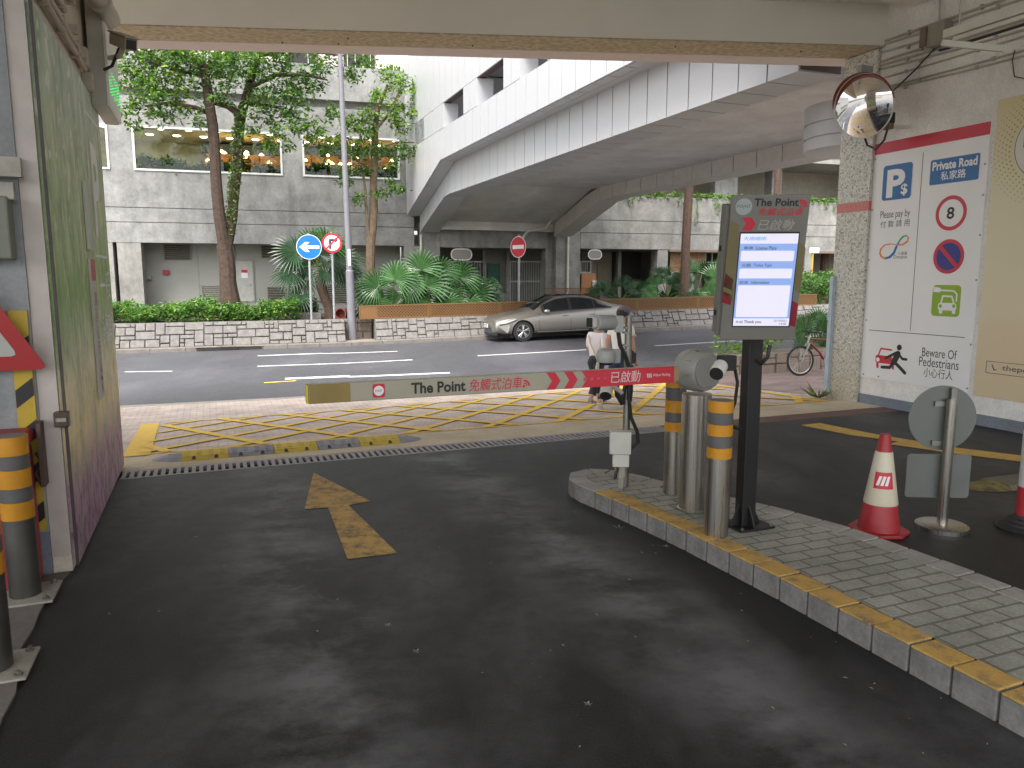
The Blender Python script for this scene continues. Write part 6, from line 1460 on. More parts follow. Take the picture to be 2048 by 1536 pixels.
palm('fan_palm', 'dark fan palm in the low planter just behind the bicycle', (1625, 715), 13.7, [(1610, 655, 36, 120), (1622, 650, 34, 100), (1645, 662, 34, 60), (1608, 672, 30, 150), (1640, 690, 32, 20), (1615, 695, 30, 190), (1635, 640, 30, 80), (1655, 690, 30, -10), (1600, 650, 26, 130)], [LFP, LFP2], gp_, 14)
q = gpav(1638, 797); R = random.Random(6); mb = MB()
for k in range(26): a = R.uniform(0, 6.28); d = V(cos(a), sin(a), R.uniform(.4, 1.2)); leafquad(mb, q+d*.02, d, ZX, R.uniform(.15, .3), .035, 0)
tag(mb.build('spider_plant', [m_leaf('pale striped leaf', (.22, .24, .14))]), 'small pale spider plant at the foot of the mosaic pillar', 'plant')
# ================================================================ lamp post and road signs
lb_ = at(705, 676, 25.9); lb_.z = -.375
t = thing('lamp_post', 'tall tapering grey lamp post standing in the gap of the stone wall', 'lamp post', lb_)
topx = at(680, 110, 25.9); lean = (topx-lb_)/(topx.z-lb_.z)
mb = MB(); mb.tube([lb_, lb_+ZX*2.3+V(lean.x, lean.y, 0)*2.3, lb_+ZX*2.34+V(lean.x, lean.y, 0)*2.34], [.145, .13, .10], 20)
mb.tube([lb_+V(lean.x, lean.y, 1)*2.3, lb_+V(lean.x, lean.y, 1)*11.5], [.105, .07], 20); mb.build('column', mat('mauve grey lamp post paint', (.19, .185, .205), .5, var=.08), t)
e = lb_+V(lean.x, lean.y, 1)*11.5; MB().tube([e-ZX*.1, e+ZX*.3-VX*.5, e+ZX*.4-VX*1.6], .045, 10).build('arm', MATS['mauve grey lamp post paint'], t); MB().box(e+ZX*.38-VX*1.9, .22, .7, .12, UX, VX).build('lantern', GALV, t, bev=.03)
q = lb_+V(lean.x, lean.y, 1)*2.75; MB().box(q-VX*.10, .085, .03, .55, UX, VX).build('number_label', WHITE, t)
O = q-VX*.118; mb = MB()
for i, ch_ in enumerate('E3746'): mb.text(ch_, O, UX, ZX, -.025, .17-i*.09, .025, .235-i*.09)
mb.build('lettering', BLK, t)
def signpost(name, label, px, base_px, v, r, yaw=0.0, zt=None):
    c = at(*px, v); b = V(c.x, c.y, at(*base_px, v).z-.25); t = thing(name, label, 'road sign', b)
    n = (-VX).copy(); n.rotate(Matrix.Rotation(yaw, 3, 'Z')); X = ZX.cross(n); 
    MB().cyl(b-n*.04, V(c.x, c.y, c.z+r*1.12)-n*.04, .04, 12).build('pole', GALV, t); c = c+n*.01
    MB().lathe([(0, 0), (r, 0), (r, .008), (0, .008)], c, n, 48).build('plate', GALV, t)
    mb = MB(); mb.box(c-n*.03+ZX*r*.5, .2, .04, .04, X); mb.box(c-n*.03-ZX*r*.5, .2, .04, .04, X); mb.build('clips', GALV, t)
    return t, c+n*.0095, X, n
t, O, X, n = signpost('road_sign', 'blue round road sign with white arrow pointing left', (618, 494), (625, 640), 25.95, .405)
MB().disc(O, X, ZX, .405).build('white_border', WHITE, t); MB().disc(O+n*.0015, X, ZX, .385).build('blue_field', BLUER, t)
MB().add([O+n*.003+X*a+ZX*b for a, b in ((.33, -.05), (.33, .05), (-.08, .05), (.02, .16), (-.12, .16), (-.31, 0), (-.12, -.16), (.02, -.16), (-.08, -.05))], [(0, 1, 2, 8), (2, 3, 4, 5), (5, 6, 7, 8), (2, 5, 8)]).build('white_arrow', WHITE, t)
t, O, X, n = signpost('road_sign', 'white road sign with red ring banning the right turn', (664, 486), (672, 640), 26.15, .33)
MB().disc(O, X, ZX, .33).build('red_ring', RED, t); MB().disc(O+n*.0015, X, ZX, .26).build('white_field', WHITE, t)
mb = MB(); mb.add([O+n*.003+X*a+ZX*b for a, b in ((-.10, -.2), (-.03, -.2), (-.03, .06), (.10, .06), (.10, .0), (.19, .095), (.10, .19), (.10, .13), (-.10, .13))], [(0, 1, 2, 8), (2, 3, 7, 8), (4, 5, 6)]); mb.build('black_arrow', BLK, t)
MB().stroke([(-.19, -.19), (.19, .19)], O+n*.0045, X, ZX, .055).build('red_slash', RED, t)
t, O, X, n = signpost('road_sign', 'red no entry sign turned sideways in front of the undercroft gates', (1037, 494), (1040, 620), 27.0, .395, -1.05)
MB().disc(O, X, ZX, .395).build('white_border', WHITE, t); MB().disc(O+n*.0015, X, ZX, .37).build('red_field', mat('no entry red', (.56, .03, .05), .4), t); MB().box(O+n*.0025, .56, .002, .14, X, n).build('white_bar', WHITE, t)
for (x, y, w, h, v, lab) in ((923, 509, .86, .46, 29.3, 'grey rounded back of a sign plate above the left fan palms'), (1190, 509, .62, .40, 29.0, 'pale rounded sign plate hung in the opening right of the wide column')):
    c = at(x, y, v); t = thing('rounded_sign_plate', lab, 'sign', c, 'rounded sign plates in the undercroft')
    MB().rrect(c, UX, ZX, -w/2, -h/2, w/2, h/2, h*.48, ring=.03).build('rim', WHITE, t); o = MB().rrect(c+VX*.008, UX, ZX, -w/2+.005, -h/2+.005, w/2-.005, h/2-.005, h*.46).build('plate', mat('striped grey sign back', (.24, .22, .19) if x < 1000 else (.46, .43, .37), .5), t)
    MB().cyl(c+VX*.05+ZX*(h/2-.02), V(c.x, c.y, 2.95)+VX*.05, .02, 8).build('hanger', GALV, t); MB().box(c+VX*.03, w*.6, .03, .03, UX).build('back_rail', GALV, t)
# ================================================================ parked car
co = S(6.42, 23.25, 0); co.z = zs(8.4)+.005
car = thing('parked_car', 'champagne silver sedan parked by the granite wall, nose to the left', 'car', S(8.7, 24.1, zs(8.7)))
sl = .024; CXv = (UX+ZX*sl).normalized(); CYv = VX; CZ = CXv.cross(CYv).normalized()
o0 = S(6.42, 24.19, zs(6.42)+.0)
def K(x, y, z): return o0+CXv*x+CYv*y+CZ*z     # x nose->tail, y towards the wall, y=-.93 near side
st = [ # x, half width bottom, half width belt, zbottom, zbelt, wtop, ztop
 (0.00, .76, .73, .30, .56, .55, .66), (.07, .86, .82, .24, .63, .62, .74), (.25, .86, .82, .21, .70, .64, .82), (.60, .92, .88, .20, .77, .68, .90), (1.0, .93, .90, .20, .83, .70, .955),
 (1.32, .93, .90, .20, .88, .70, 1.00), (1.75, .93, .895, .20, .915, .62, 1.255), (2.15, .93, .895, .20, .935, .585, 1.425), (2.6, .93, .895, .20, .95, .58, 1.475), (3.1, .93, .895, .20, .965, .575, 1.455), (3.55, .93, .89, .20, .985, .565, 1.365),
 (3.95, .93, .885, .21, 1.0, .57, 1.225), (4.3, .92, .87, .23, 1.01, .64, 1.10), (4.55, .89, .83, .27, 1.0, .68, 1.075), (4.7, .83, .77, .33, .93, .64, 1.03), (4.76, .74, .70, .42, .80, .6, .92)]
def sec(s, off=0.0):
    x, wb, wl, zb, zl, wt, zt = s; h = zt-zl
    pts = [(0, zb), (wb*.8, zb), (wb, zb+.10), (wb+.012, .5 if zl > .6 else (zb+zl)/2), (wb-.005, zl*.88), (wl, zl), (wl+(wt-wl)*.48, zl+h*.52), (wl+(wt-wl)*.88, zl+h*.88), (wt*.86, zt), (wt*.5, zt+.02), (0, zt+.028)]
    return pts
mb = MB(); vs = []; nS = len(st)
for s in st:
    p = sec(s); ring = [(y, z) for y, z in p]+[(-y, z) for y, z in p[-2:0:-1]]
    vs += [K(s[0], -y, z) for y, z in ring]
nr = 20; fs = [(i*nr+k, i*nr+(k+1) % nr, (i+1)*nr+(k+1) % nr, (i+1)*nr+k) for i in range(nS-1) for k in range(nr)]
fs += [tuple(range(nr-1, -1, -1)), tuple(range((nS-1)*nr, nS*nr))]
mb.add(vs, fs, 0, True)
CARP = mat('champagne silver car paint', (.235, .217, .19), .3, .55, var=.0, coat=.8)
body = mb.build('body', CARP, car)
sd_ = body.modifiers.new('s', 'SUBSURF'); sd_.levels = sd_.render_levels = 2
cut = MB()
WX_ = (.96, 3.66); WR = .33
for x in WX_:
    for y in (-.93, .93): cut.lathe([(0, -.3), (.375, -.3), (.375, .3), (0, .3)], K(x, y, .335), CYv, 40)
cuto = cut.build('arch_cutter', BLK); bo = body.modifiers.new('b', 'BOOLEAN'); bo.operation = 'DIFFERENCE'; bo.object = cuto; bo.solver = 'EXACT'
me = evaluated(body, 'body'); body.modifiers.clear(); old = body.data; body.data = me; bpy.data.objects.remove(cuto); me.polygons.foreach_set('use_smooth', [True]*len(me.polygons)); me.set_sharp_from_angle(angle=radians(30)); me.materials.clear(); me.materials.append(CARP); me.polygons.foreach_set('material_index', [0]*len(me.polygons))
mb = MB()
for x in WX_: mb.box(K(x, 0, .38), .76, 1.5, .5, CXv, CYv, CZ)
mb.build('underbody', BLK, car)
def sidept(x, s, off=.012, sgn=-1):
    for i in range(nS-1):
        if st[i][0] <= x <= st[i+1][0]: break
    k = (x-st[i][0])/(st[i+1][0]-st[i][0]); k2 = k
    A, Bq = sec(st[i]), sec(st[i+1]); p = [((1-k2)*a[0]+k2*b[0], (1-k2)*a[1]+k2*b[1]) for a, b in zip(A, Bq)]
    q = s*2; j = min(1, int(q)); q -= j; a, b = p[5+j], p[6+j]
    y, z = a[0]+(b[0]-a[0])*q, a[1]+(b[1]-a[1])*q
    return K(x, sgn*(y+off), z+off*.4)
CG = mat('dark tinted car glass', (.012, .014, .015), .06, var=0, coat=.5)
def sidewin(x0, x1, fb, ft, name, m, off=.012, n=10, par=car, sgn=-1):
    mb = MB(); vs = []
    for j in range(4):
        for i in range(n+1):
            x = x0+(x1-x0)*i/n; s = fb(x)+(ft(x)-fb(x))*j/3; vs.append(sidept(x, s, off, sgn))
    mb.add(vs, [(j*(n+1)+i, j*(n+1)+i+1, (j+1)*(n+1)+i+1, (j+1)*(n+1)+i) for j in range(3) for i in range(n)], 0, True); return mb.build(name, m, par)
for sg in (-1, 1):
    sidewin(1.62, 4.12, lambda x: .04, lambda x: .93 if x < 3.6 else max(.1, .93-(x-3.6)*1.55), 'window_surround', BLK, .010, 24, car, sg)
    sidewin(1.72, 2.56, lambda x: .10, lambda x: .86, 'side_window', CG, .016, 10, car, sg); sidewin(2.68, 3.45, lambda x: .10, lambda x: .86, 'side_window', CG, .016, 10, car, sg); sidewin(3.5, 4.02, lambda x: .12, lambda x: max(.16, .84-(x-3.5)*1.25), 'quarter_window', CG, .016, 6, car, sg)
def toppatch(x0, x1, w0, w1, name, m, n=10):
    mb = MB(); vs = []
    for i in range(n+1):
        x = x0+(x1-x0)*i/n
        for i_ in range(nS-1):
            if st[i_][0] <= x <= st[i_+1][0]: break
        k = (x-st[i_][0])/(st[i_+1][0]-st[i_][0]); A, Bq = sec(st[i_]), sec(st[i_+1])
        p = [((1-k)*a[0]+k*b[0], (1-k)*a[1]+k*b[1]) for a, b in zip(A, Bq)][7:]
        wf = w0+(w1-w0)*i/n
        row = [(p[1][0]*wf, p[1][1]), (p[2][0]*wf, p[2][1]), (0, p[3][1]), (-p[2][0]*wf, p[2][1]), (-p[1][0]*wf, p[1][1])]
        vs += [K(x, -y, z+.014) for y, z in row]
    mb.add(vs, [(i*5+j, i*5+j+1, (i+1)*5+j+1, (i+1)*5+j) for i in range(n) for j in range(4)], 0, True); return mb.build(name, m, car)
toppatch(1.34, 2.12, 1.28, 1.02, 'windscreen', CG); toppatch(3.5, 4.22, 1.0, 1.1, 'rear_window', CG); toppatch(2.25, 3.3, .95, .95, 'glass_roof', CG)
# panel gaps, handles, trim on the near side
def bodypt(x, z, off=.006, sgn=-1):
    for i in range(nS-1):
        if st[i][0] <= x <= st[i+1][0]: break
    k = (x-st[i][0])/(st[i+1][0]-st[i][0]); A, Bq = sec(st[i]), sec(st[i+1]); p = [((1-k)*a[0]+k*b[0], (1-k)*a[1]+k*b[1]) for a, b in zip(A, Bq)]
    for j in range(1, 6):
        if p[j][1] <= z <= p[j+1][1]: q = (z-p[j][1])/max(1e-6, p[j+1][1]-p[j][1]); return K(x, sgn*(p[j][0]+(p[j+1][0]-p[j][0])*q+off), z)
    return K(x, sgn*(p[5][0]+off), z)
for sg in (-1, 1):
    mb = MB()
    for xs in ([(1.55, .9), (1.5, .6), (1.55, .32)], [(2.62, .94), (2.62, .6), (2.6, .3)], [(3.5, .97), (3.42, .75), (3.2, .5)], [(1.5, .31), (2.0, .29), (2.6, .29), (3.2, .31)]): mb.tube([bodypt(a, b, .001, sg) for a, b in xs], .006, 5)
    mb.build('panel_gaps', BLK, car)
    for x in (2.42, 3.38): MB().tube([bodypt(x-.1, .80, .012, sg), bodypt(x, .805, .022, sg), bodypt(x+.1, .81, .012, sg)], [.008, .013, .008], 8).build('door_handle', MATS['champagne silver car paint'], car)
    mb = MB(); c = K(1.75, sg*1.0, .97); mb.ball(c, .1, 14, 0, (1.0, .8, .62)); mb.build('wing_mirror', mat('silver mirror cap', (.5, .49, .46), .25, .7, var=0), car); MB().tube([c-CYv*sg*.04, K(1.72, sg*.86, .93)], .03, 8).build('mirror_stalk', BLK, car)
    MB().tube([bodypt(x, .30, .004, sg) for x in (1.45, 2.0, 2.6, 3.2)], .014, 6).build('sill_trim', mat('pale chrome trim', (.5, .49, .47), .3, .8, var=0), car)
# wheels
for x in WX_:
    for sg in (-1, 1):
        c = K(x, sg*.80, .335); ax = CYv*sg
        tyre = MB().lathe([(.21, -.1), (.32, -.1), (.335, -.07), (.335, .07), (.32, .10), (.225, .105), (.21, .08)], c, ax, 40).build('wheel', RUBBER, car)
        MB().lathe([(.23, .05), (.228, .1), (.215, .104), (.21, .07)], c, ax, 40).build('rim', mat('silver alloy', (.48, .47, .46), .3, .85, var=0), tyre)
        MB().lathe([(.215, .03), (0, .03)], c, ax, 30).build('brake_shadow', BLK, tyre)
        mb = MB(); e1, e2 = CXv, CZ
        for k in range(5):
            for da in (-.16, .16):
                a = 2*pi*k/5+.3; d0 = e1*cos(a+da*.4)+e2*sin(a+da*.4); d1 = e1*cos(a+da)+e2*sin(a+da); mb.tube([c+ax*.09+d0*.03, c+ax*.085+d1*.215], [.02, .016], 6)
        mb.lathe([(.045, .08), (.04, .105), (0, .108)], c, ax, 16); mb.build('spokes', MATS['silver alloy'], tyre)
# front: lamps, intake, plate
HL = mat('bright lamp lens', (.40, .40, .40), .12, var=0, coat=.6)
for sg in (-1, 1):
    q = [bodypt(.10, .615, .014, sg), bodypt(.42, .69, .014, sg), bodypt(.74, .755, .012, sg), bodypt(.68, .71, .013, sg), bodypt(.44, .625, .014, sg), bodypt(.13, .585, .014, sg)]
    MB().add(q, [(0, 1, 4, 5), (1, 2, 3, 4)]).build('headlight', HL, car)
    MB().tube([bodypt(.18, .565, .02, sg), bodypt(.48, .63, .02, sg), bodypt(.74, .72, .02, sg)], .012, 6).build('lamp_strip', BLK, car)
    MB().add([bodypt(.12, .54, .012, sg), bodypt(.46, .56, .012, sg), bodypt(.50, .50, .012, sg), bodypt(.46, .36, .012, sg), bodypt(.42, .30, .012, sg)], [(0, 1, 2, 3, 4)]).build('bumper_reflection', mat('pale bumper reflection', (.42, .41, .39), .3, .3, var=0, coat=.5), car)  # pale patch painting the bright reflection below the headlight
    MB().add([bodypt(4.45, .88, .012, sg), bodypt(4.68, .86, .012, sg), bodypt(4.7, .78, .012, sg), bodypt(4.5, .80, .012, sg)], [(0, 1, 2, 3)]).build('tail_light', DRED, car)
fr_ = []
for y in (-.80, -.66, -.3, 0, .3, .66, .80):
    k = abs(y)/.80; x = -.03+.15*k**3; fr_.append((x, y))
def strip(z0, z1, nm, m, d=0.0):
    mb = MB()
    mb.add([K(x-d, y, z0) for x, y in fr_]+[K(x-d, y, z1) for x, y in fr_]+[K(x+.2, y, z0) for x, y in fr_]+[K(x+.2, y, z1) for x, y in fr_], [(i+1, i, 7+i, 8+i) for i in range(6)]+[(7+i, 21+i, 22+i, 8+i) for i in range(6)]+[(i, i+1, 15+i, 14+i) for i in range(6)]); return mb.build(nm, m, car)
strip(.29, .47, 'lower_grille', mat('dark blue grey grille', (.035, .045, .06), .3, var=0)); strip(.225, .285, 'front_lip', BLK, .01)
MB().box(K(-.06, -.02, .52), .012, .46, .12, CXv, CYv, CZ).build('number_plate', WHITE, car)
MB().text('TS 2229', K(-.068, -.02, .52), -CYv*-1, CZ, -.19, -.04, .19, .04, off=.02).build('plate_lettering', BLK, car)
MB().box(K(1.62, -.36, 1.205), .12, .1, .004, (CXv*.8+CZ*.6).normalized(), CYv).build('windscreen_sticker', mat('pale green sticker', (.55, .70, .62), .5, var=0), car)
# ================================================================ bicycle
bb = gpav(1600, 752); bk = thing('bicycle', 'red mountain bicycle leaning by the low planter, rear half behind the pillar', 'bicycle', bb)
bx = (UX*.97-VX*.05).normalized(); by = ZX.cross(bx); rw_ = .30
def BK(x, z, y=0.0): return bb+bx*x+ZX*(z)+by*(y+z*.05)
wn = (by-ZX*.05).normalized()
for x in (0, 1.04):
    c = BK(x, rw_); n = 36; e2 = wn.cross(bx).normalized()
    ty = MB().tube([c+(bx*cos(2*pi*k/n)+e2*sin(2*pi*k/n))*(rw_-.02) for k in range(n+1)], .022, 8, caps=False).build('wheel', RUBBER, bk)
    MB().tube([c+(bx*cos(2*pi*k/n)+e2*sin(2*pi*k/n))*(rw_-.05) for k in range(n+1)], .011, 6, caps=False).build('rim', STEEL, ty)
    mb = MB()
    for k in range(24): a = 2*pi*k/24; mb.tube([c+wn*(.02 if k % 2 else -.02), c+(bx*cos(a)+e2*sin(a))*(rw_-.05)], .003, 4, caps=False)
    mb.cyl(c-wn*.04, c+wn*.04, .02, 10); mb.build('spokes', STEEL, ty)
BR_ = mat('red bicycle paint', (.20, .008, .008), .35)
mb = MB(); mb.tube([BK(.18, .72), BK(.62, .70)], .017, 8); mb.tube([BK(.19, .66), BK(.42, .46), BK(.55, .28)], .024, 8); mb.tube([BK(.66, .80), BK(.55, .28)], .018, 8); mb.tube([BK(.55, .28), BK(1.04, .30)], .012, 8); mb.tube([BK(.63, .68), BK(1.04, .30)], .012, 8); mb.build('frame', BR_, bk)
mb = MB()
for s in (-.05, .05): mb.tube([BK(.17, .64, s*.8), BK(.10, .52, s), BK(0, .30, s)], [.018, .017, .012], 8)
mb.tube([BK(.16, .64), BK(.20, .82)], .018, 8); mb.build('fork', mat('silver fork', (.45, .45, .44), .3, .8, var=0), bk)
mb = MB(); mb.tube([BK(.24, .86, -.30), BK(.17, .86, -.1), BK(.17, .86, .1), BK(.24, .86, .30)], .014, 8); mb.tube([BK(.2, .80), BK(.17, .86)], .018, 8); mb.build('handlebar', BLACK, bk)
mb = MB(); mb.tube([BK(.54, .86), BK(.68, .87), BK(.80, .88)], [.03, .06, .08], 10); mb.build('saddle', BLACK, bk); MB().lathe([(.08, -.01), (.08, .01)], BK(.55, .28, -.06), wn, 20).build('chainring', STEEL_D, bk)
MB().tube([BK(.55, .28, -.07), BK(.50, .12, -.1), BK(.50, .11, -.18)], .012, 6).build('crank', STEEL_D, bk)
# ================================================================ people
def skin(name, nodes, edges, m, par, sub=2, root=0):
    me = bpy.data.meshes.new(name); me.from_pydata([n[0] for n in nodes], edges, []); o = bpy.data.objects.new(name, me); COL.objects.link(o)
    o.modifiers.new('k', 'SKIN').use_smooth_shade = True
    if not me.skin_vertices: me.attributes.new('skin', 'FLOAT_VECTOR', 'POINT') if False else None
    sv = me.skin_vertices[0].data
    for i, n in enumerate(nodes):
        r = n[1]; sv[i].radius = (r, r) if not hasattr(r, '__len__') else r; sv[i].use_root = (i == root)
    s = o.modifiers.new('s', 'SUBSURF'); s.levels = s.render_levels = sub
    m2 = evaluated(o, name); o.modifiers.clear(); o.data = m2; m2.materials.clear(); m2.materials.append(m)
    m2.polygons.foreach_set('use_smooth', [True]*len(m2.polygons)); m2.polygons.foreach_set('material_index', [0]*len(m2.polygons))
    base = LOC[par.name]
    for v in m2.vertices: v.co -= base
    o.parent = par; LOC[o.name] = base; return o
SKIN = mat('skin', (.50, .30, .21), .55, var=.05)
def person(label, p, H, fwd, hipx, feet, knees, hands, elbows, head_tilt, cols, short=True, sleeve=.85, extras=None):
    t = thing('person', label, 'person', p); fwd = fwd.normalized(); lf = ZX.cross(fwd)
    def J(x, y, z): return p+fwd*x*H+lf*y*H+ZX*z*H
    pel, wai, che, nek, hd_, crn = J(hipx, 0, .525), J(hipx+.005, 0, .62), J(hipx+.012, 0, .74), J(hipx+.02, 0, .845), J(hipx+.035, 0, .905), J(hipx+.035, 0, .955)
    N = [(pel, (.085*H, .062*H)), (wai, (.072*H, .055*H)), (che, (.085*H, .060*H)), (nek, .033*H), (hd_, (.047*H, .054*H)), (crn, (.045*H, .050*H))]; E = [(0, 1), (1, 2), (2, 3), (3, 4), (4, 5)]
    N.append((J(hipx+.092, 0, .91), .008*H)); E.append((4, 6))                      # nose
    for s in (1, -1): N.append((J(hipx+.03, s*.056, .915), .010*H)); E.append((4, len(N)-1))   # ears
    arms = []; legs = []
    for s, el, ha in ((1, elbows[0], hands[0]), (-1, elbows[1], hands[1])):
        i = len(N); sh = J(hipx+.01, s*.105, .80); e_, h_ = J(*el), J(*ha); d = (h_-e_).normalized()
        N += [(sh, .036*H), (e_, .025*H), (h_, .016*H), (h_+d*.032*H, (.022*H, .012*H))]; E += [(2, i), (i, i+1), (i+1, i+2), (i+2, i+3)]; arms.append((sh, e_, h_))
        sd = d.cross(fwd if abs(d.dot(fwd)) < .9 else ZX).normalized()
        for k, (o, L) in enumerate(((-.018, .042), (-.006, .05), (.006, .047), (.016, .036))):
            j = len(N); q = h_+d*.05*H+sd*o*H; N += [(q, .0062*H), (q+d*L*.5*H+fwd*.004*H, .0058*H), (q+d*L*H*.9+fwd*.012*H-0*ZX, .005*H)]; E += [(i+3, j), (j, j+1), (j+1, j+2)]
        j = len(N); q = h_+d*.02*H+sd*-.024*H+fwd*.01*H; N += [(q, .007*H), (q+d*.03*H-sd*.006*H+fwd*.012*H, .006*H)]; E += [(i+3, j), (j, j+1)]
    for s, kn, ft in ((1, knees[0], feet[0]), (-1, knees[1], feet[1])):
        i = len(N); hp_, k_, a_ = J(hipx, s*.05, .49), J(*kn), J(*ft[:3]); N += [(hp_, .060*H), (k_, .036*H), (a_, .022*H)]; E += [(0, i), (i, i+1), (i+1, i+2)]
        td = J(ft[0]+ft[3], ft[1], ft[2]+ft[4])-a_; N += [(a_+td*.5-ZX*.0*H, .02*H), (a_+td, .016*H)]; E += [(i+2, i+3), (i+3, i+4)]; legs.append((hp_, k_, a_, td))
    skin('body', N, E, SKIN, t)
    g = 1.18
    shn = [(J(hipx, 0, .50), (.092*H, .072*H)), (wai, (.088*H, .070*H)), (che, (.112*H, .088*H)), (J(hipx+.018, 0, .822), (.058*H, .054*H))]; she = [(0, 1), (1, 2), (2, 3)]
    for (sh, e_, h_) in arms:
        i = len(shn); shn += [(sh, .046*H), (sh.lerp(e_, .5), .042*H), (sh.lerp(e_, sleeve) if sleeve <= 1 else e_.lerp(h_, sleeve-1), .038*H)]; she += [(2, i), (i, i+1), (i+1, i+2)]
    skin('shirt', shn, she, cols[0], t, 2, 1)
    tm = MB()
    for hp_, k_, a_, td in legs:
        e = k_.lerp(a_, .70 if short else .92)
        tm.tube([hp_+ZX*.035*H, hp_, hp_.lerp(k_, .5), k_.lerp(hp_, .12), k_, k_.lerp(e, .5), e], [.05*H, .068*H, .060*H, .050*H, .049*H, .048*H, .047*H if short else .038*H], 14)
    tm.ball(J(hipx, 0, .515), .088*H, 16, 0, (1.0, 1.0, .85)); tm.build('trousers', cols[1], t)
    for hp_, k_, a_, td in legs:
        u = td.normalized(); dn = (k_-a_).normalized()
        skin('shoe', [(a_-u*.03*H-dn*.012*H, (.031*H, .028*H)), (a_+td*.5-dn*.016*H, (.034*H, .027*H)), (a_+td*1.15-dn*.02*H, (.031*H, .02*H)), (a_+dn*.015*H, .031*H)], [(0, 1), (1, 2), (0, 3)], cols[2], t)
    if cols[3]:
        hm = MB(); hm.ball(hd_.lerp(crn, .62)-fwd*.012*H, .064*H, 16, 0, (1, 1, .92)); hm.build('hair', cols[3], t)
    mb = MB()
    for s in (1, -1): mb.ball(J(hipx+.083, s*.02, .928), .006*H, 8)
    mb.build('eyes', BLK, t); MB().box(J(hipx+.084, 0, .885), .006*H, .034*H, .007*H, fwd).build('mouth', mat('lips', (.36, .14, .12), .5, var=0), t)
    return t, J, hd_, crn
f1 = (AX*.93+WX*.35).normalized()
p1 = gpav(1191, 806); H1 = (dep(1195, 636, p1.y).z-p1.z)
WSH = mat('pinkish white cotton', (.86, .80, .81), .8, var=.05); WSH2 = mat('white knit vest', (.85, .84, .82), .85, var=.05); NAVY = mat('dark slate trousers', (.035, .038, .05), .85); JEAN = mat('navy jeans', (.03, .045, .085), .85)
t, J, hd_, crn = person('person in white shirt and dark three quarter trousers walking right, seen from behind', p1, H1, f1, 0.0,
    [(.12, .045, .045, .10, -.02), (-.14, -.045, .05, .10, -.03)], [(.075, .05, .275), (-.05, -.05, .275)], [(.12, .12, .53), (.10, -.15, .56)], [(.03, .15, .63), (-.045, -.165, .64)], 0,
    [WSH, NAVY, mat('grey running shoe', (.24, .23, .27), .7, var=.2), mat('grey black hair', (.06, .055, .05), .7)], True, .95)
mb = MB(); mb.tube([J(-.02, .1, .80), J(-.09, .02, .72), J(-.095, -.08, .56), J(-.08, -.1, .5)], .012, 6); mb.tube([J(-.08, -.1, .5), J(-.12, -.12, .42), J(-.10, -.09, .36)], [.02, .03, .008], 6); mb.build('cloth_strap', mat('cream strap', (.55, .52, .45), .8), t)
p2 = gpav(1236, 816); H2 = (dep(1243, 613, p2.y).z-p2.z)
t, J, hd_, crn = person('person in white hooded vest and navy jeans with purple grey cap, walking right', p2, H2, f1, 0.02,
    [(-.22, .045, .085, .04, -.095), (.10, -.045, .04, .115, -.018)], [(-.04, .05, .27), (.09, -.05, .275)], [(.05, .13, .47), (.06, -.15, .5)], [(.0, .15, .63), (.0, -.165, .63)], 0,
    [WSH2, JEAN, mat('beige trainer', (.55, .49, .38), .7, var=.1), mat('dark hair', (.03, .025, .022), .7)], False, .5)
CAPM = mat('mauve grey cap', (.15, .13, .17), .8, var=.08)
mb = MB(); c = hd_.lerp(crn, .75); mb.ball(c+ZX*.012, .068*H2, 16, 0, (1, 1, .8)); mb.box(c+f1*.085*H2+ZX*.005, .10*H2, .10*H2, .008, f1); mb.build('cap', CAPM, t, bev=.003)
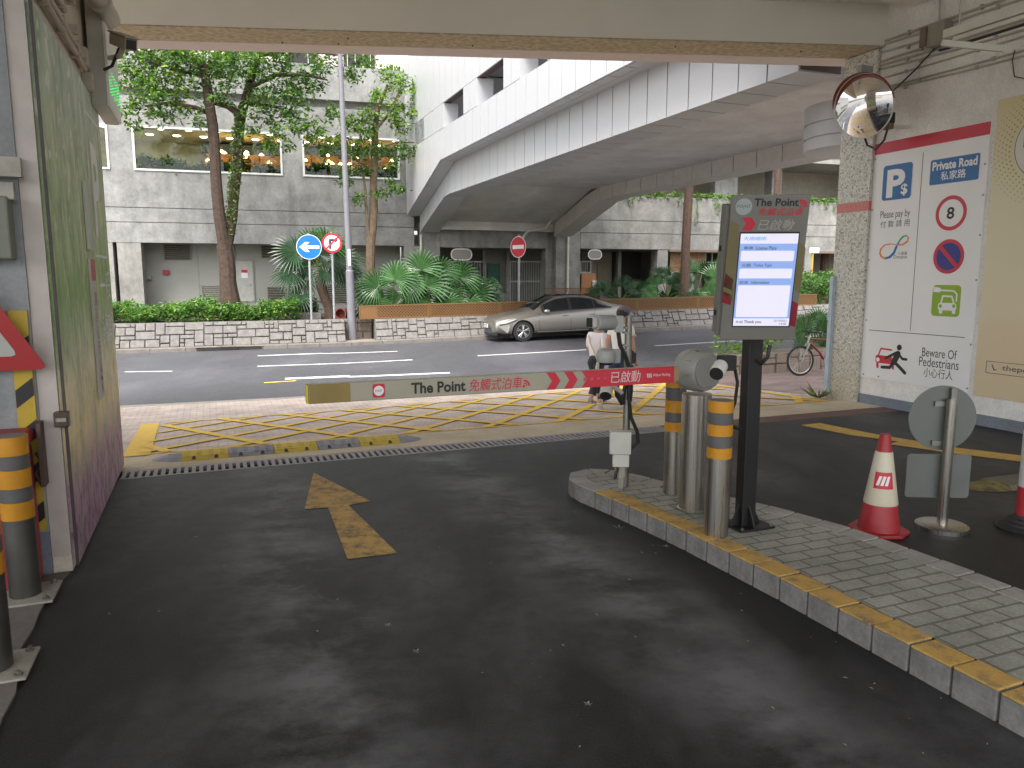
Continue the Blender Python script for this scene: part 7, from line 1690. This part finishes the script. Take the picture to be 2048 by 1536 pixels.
mb = MB(); mb.ball(J(-.035, 0, .80), .06*H2, 12, 0, (.8, 1, .6)); mb.build('hood', WSH2, t); MB().tube([J(.0, -.1, .82), J(.03, -.125, .7), J(.01, -.13, .56)], .006, 6).build('bag_strap', BLACK, t)
MB().box(J(.0, -.15, .52), .16, .07, .18, f1).build('shoulder_bag', mat('dark bag', (.03, .03, .035), .7), t, bev=.02)
# ================================================================ camera and daylight
cam = bpy.data.cameras.new('camera'); cam.sensor_width = 36; cam.lens = FL/2048*36; cam.clip_end = 3000; cam.clip_start = .05
co_ = bpy.data.objects.new('camera', cam); COL.objects.link(co_); co_.location = E0; co_.rotation_euler = (pi/2-PIT, 0, 0); SC.camera = co_
w = bpy.data.worlds.new('World'); SC.world = w; w.use_nodes = True; nt = w.node_tree; bgd = nt.nodes['Background']
sky = nd(nt, 'ShaderNodeTexSky'); sky.sky_type = 'NISHITA'; sky.sun_disc = False; EL, RO = radians(58), radians(200)
sky.sun_elevation = EL; sky.sun_rotation = RO; sky.air_density = 1.0; sky.dust_density = 4.0; sky.ozone_density = 1.0
hs = nd(nt, 'ShaderNodeHueSaturation'); hs.inputs['Saturation'].default_value = .22; nt.links.new(sky.outputs[0], hs.inputs['Color']); nt.links.new(hs.outputs[0], bgd.inputs['Color']); bgd.inputs['Strength'].default_value = .15
sl_ = bpy.data.lights.new('overcast_sun', 'SUN'); sl_.energy = 1.2; sl_.angle = radians(25); sl_.color = (1, .96, .9)
so = bpy.data.objects.new('overcast_sun', sl_); COL.objects.link(so); d = V(sin(RO)*cos(EL), cos(RO)*cos(EL), sin(EL)); so.rotation_euler = d.to_track_quat('Z', 'Y').to_euler(); so.location = (0, 0, 30)
SC.view_settings.view_transform = 'Standard'; SC.view_settings.look = 'None'; SC.view_settings.gamma = 1.0; SC.view_settings.exposure = 1.7
SC.render.engine = 'CYCLES'; SC.cycles.use_denoising = True; SC.cycles.max_bounces = 10; SC.cycles.diffuse_bounces = 6; SC.cycles.glossy_bounces = 4; SC.cycles.transparent_max_bounces = 12; SC.cycles.sample_clamp_indirect = 6
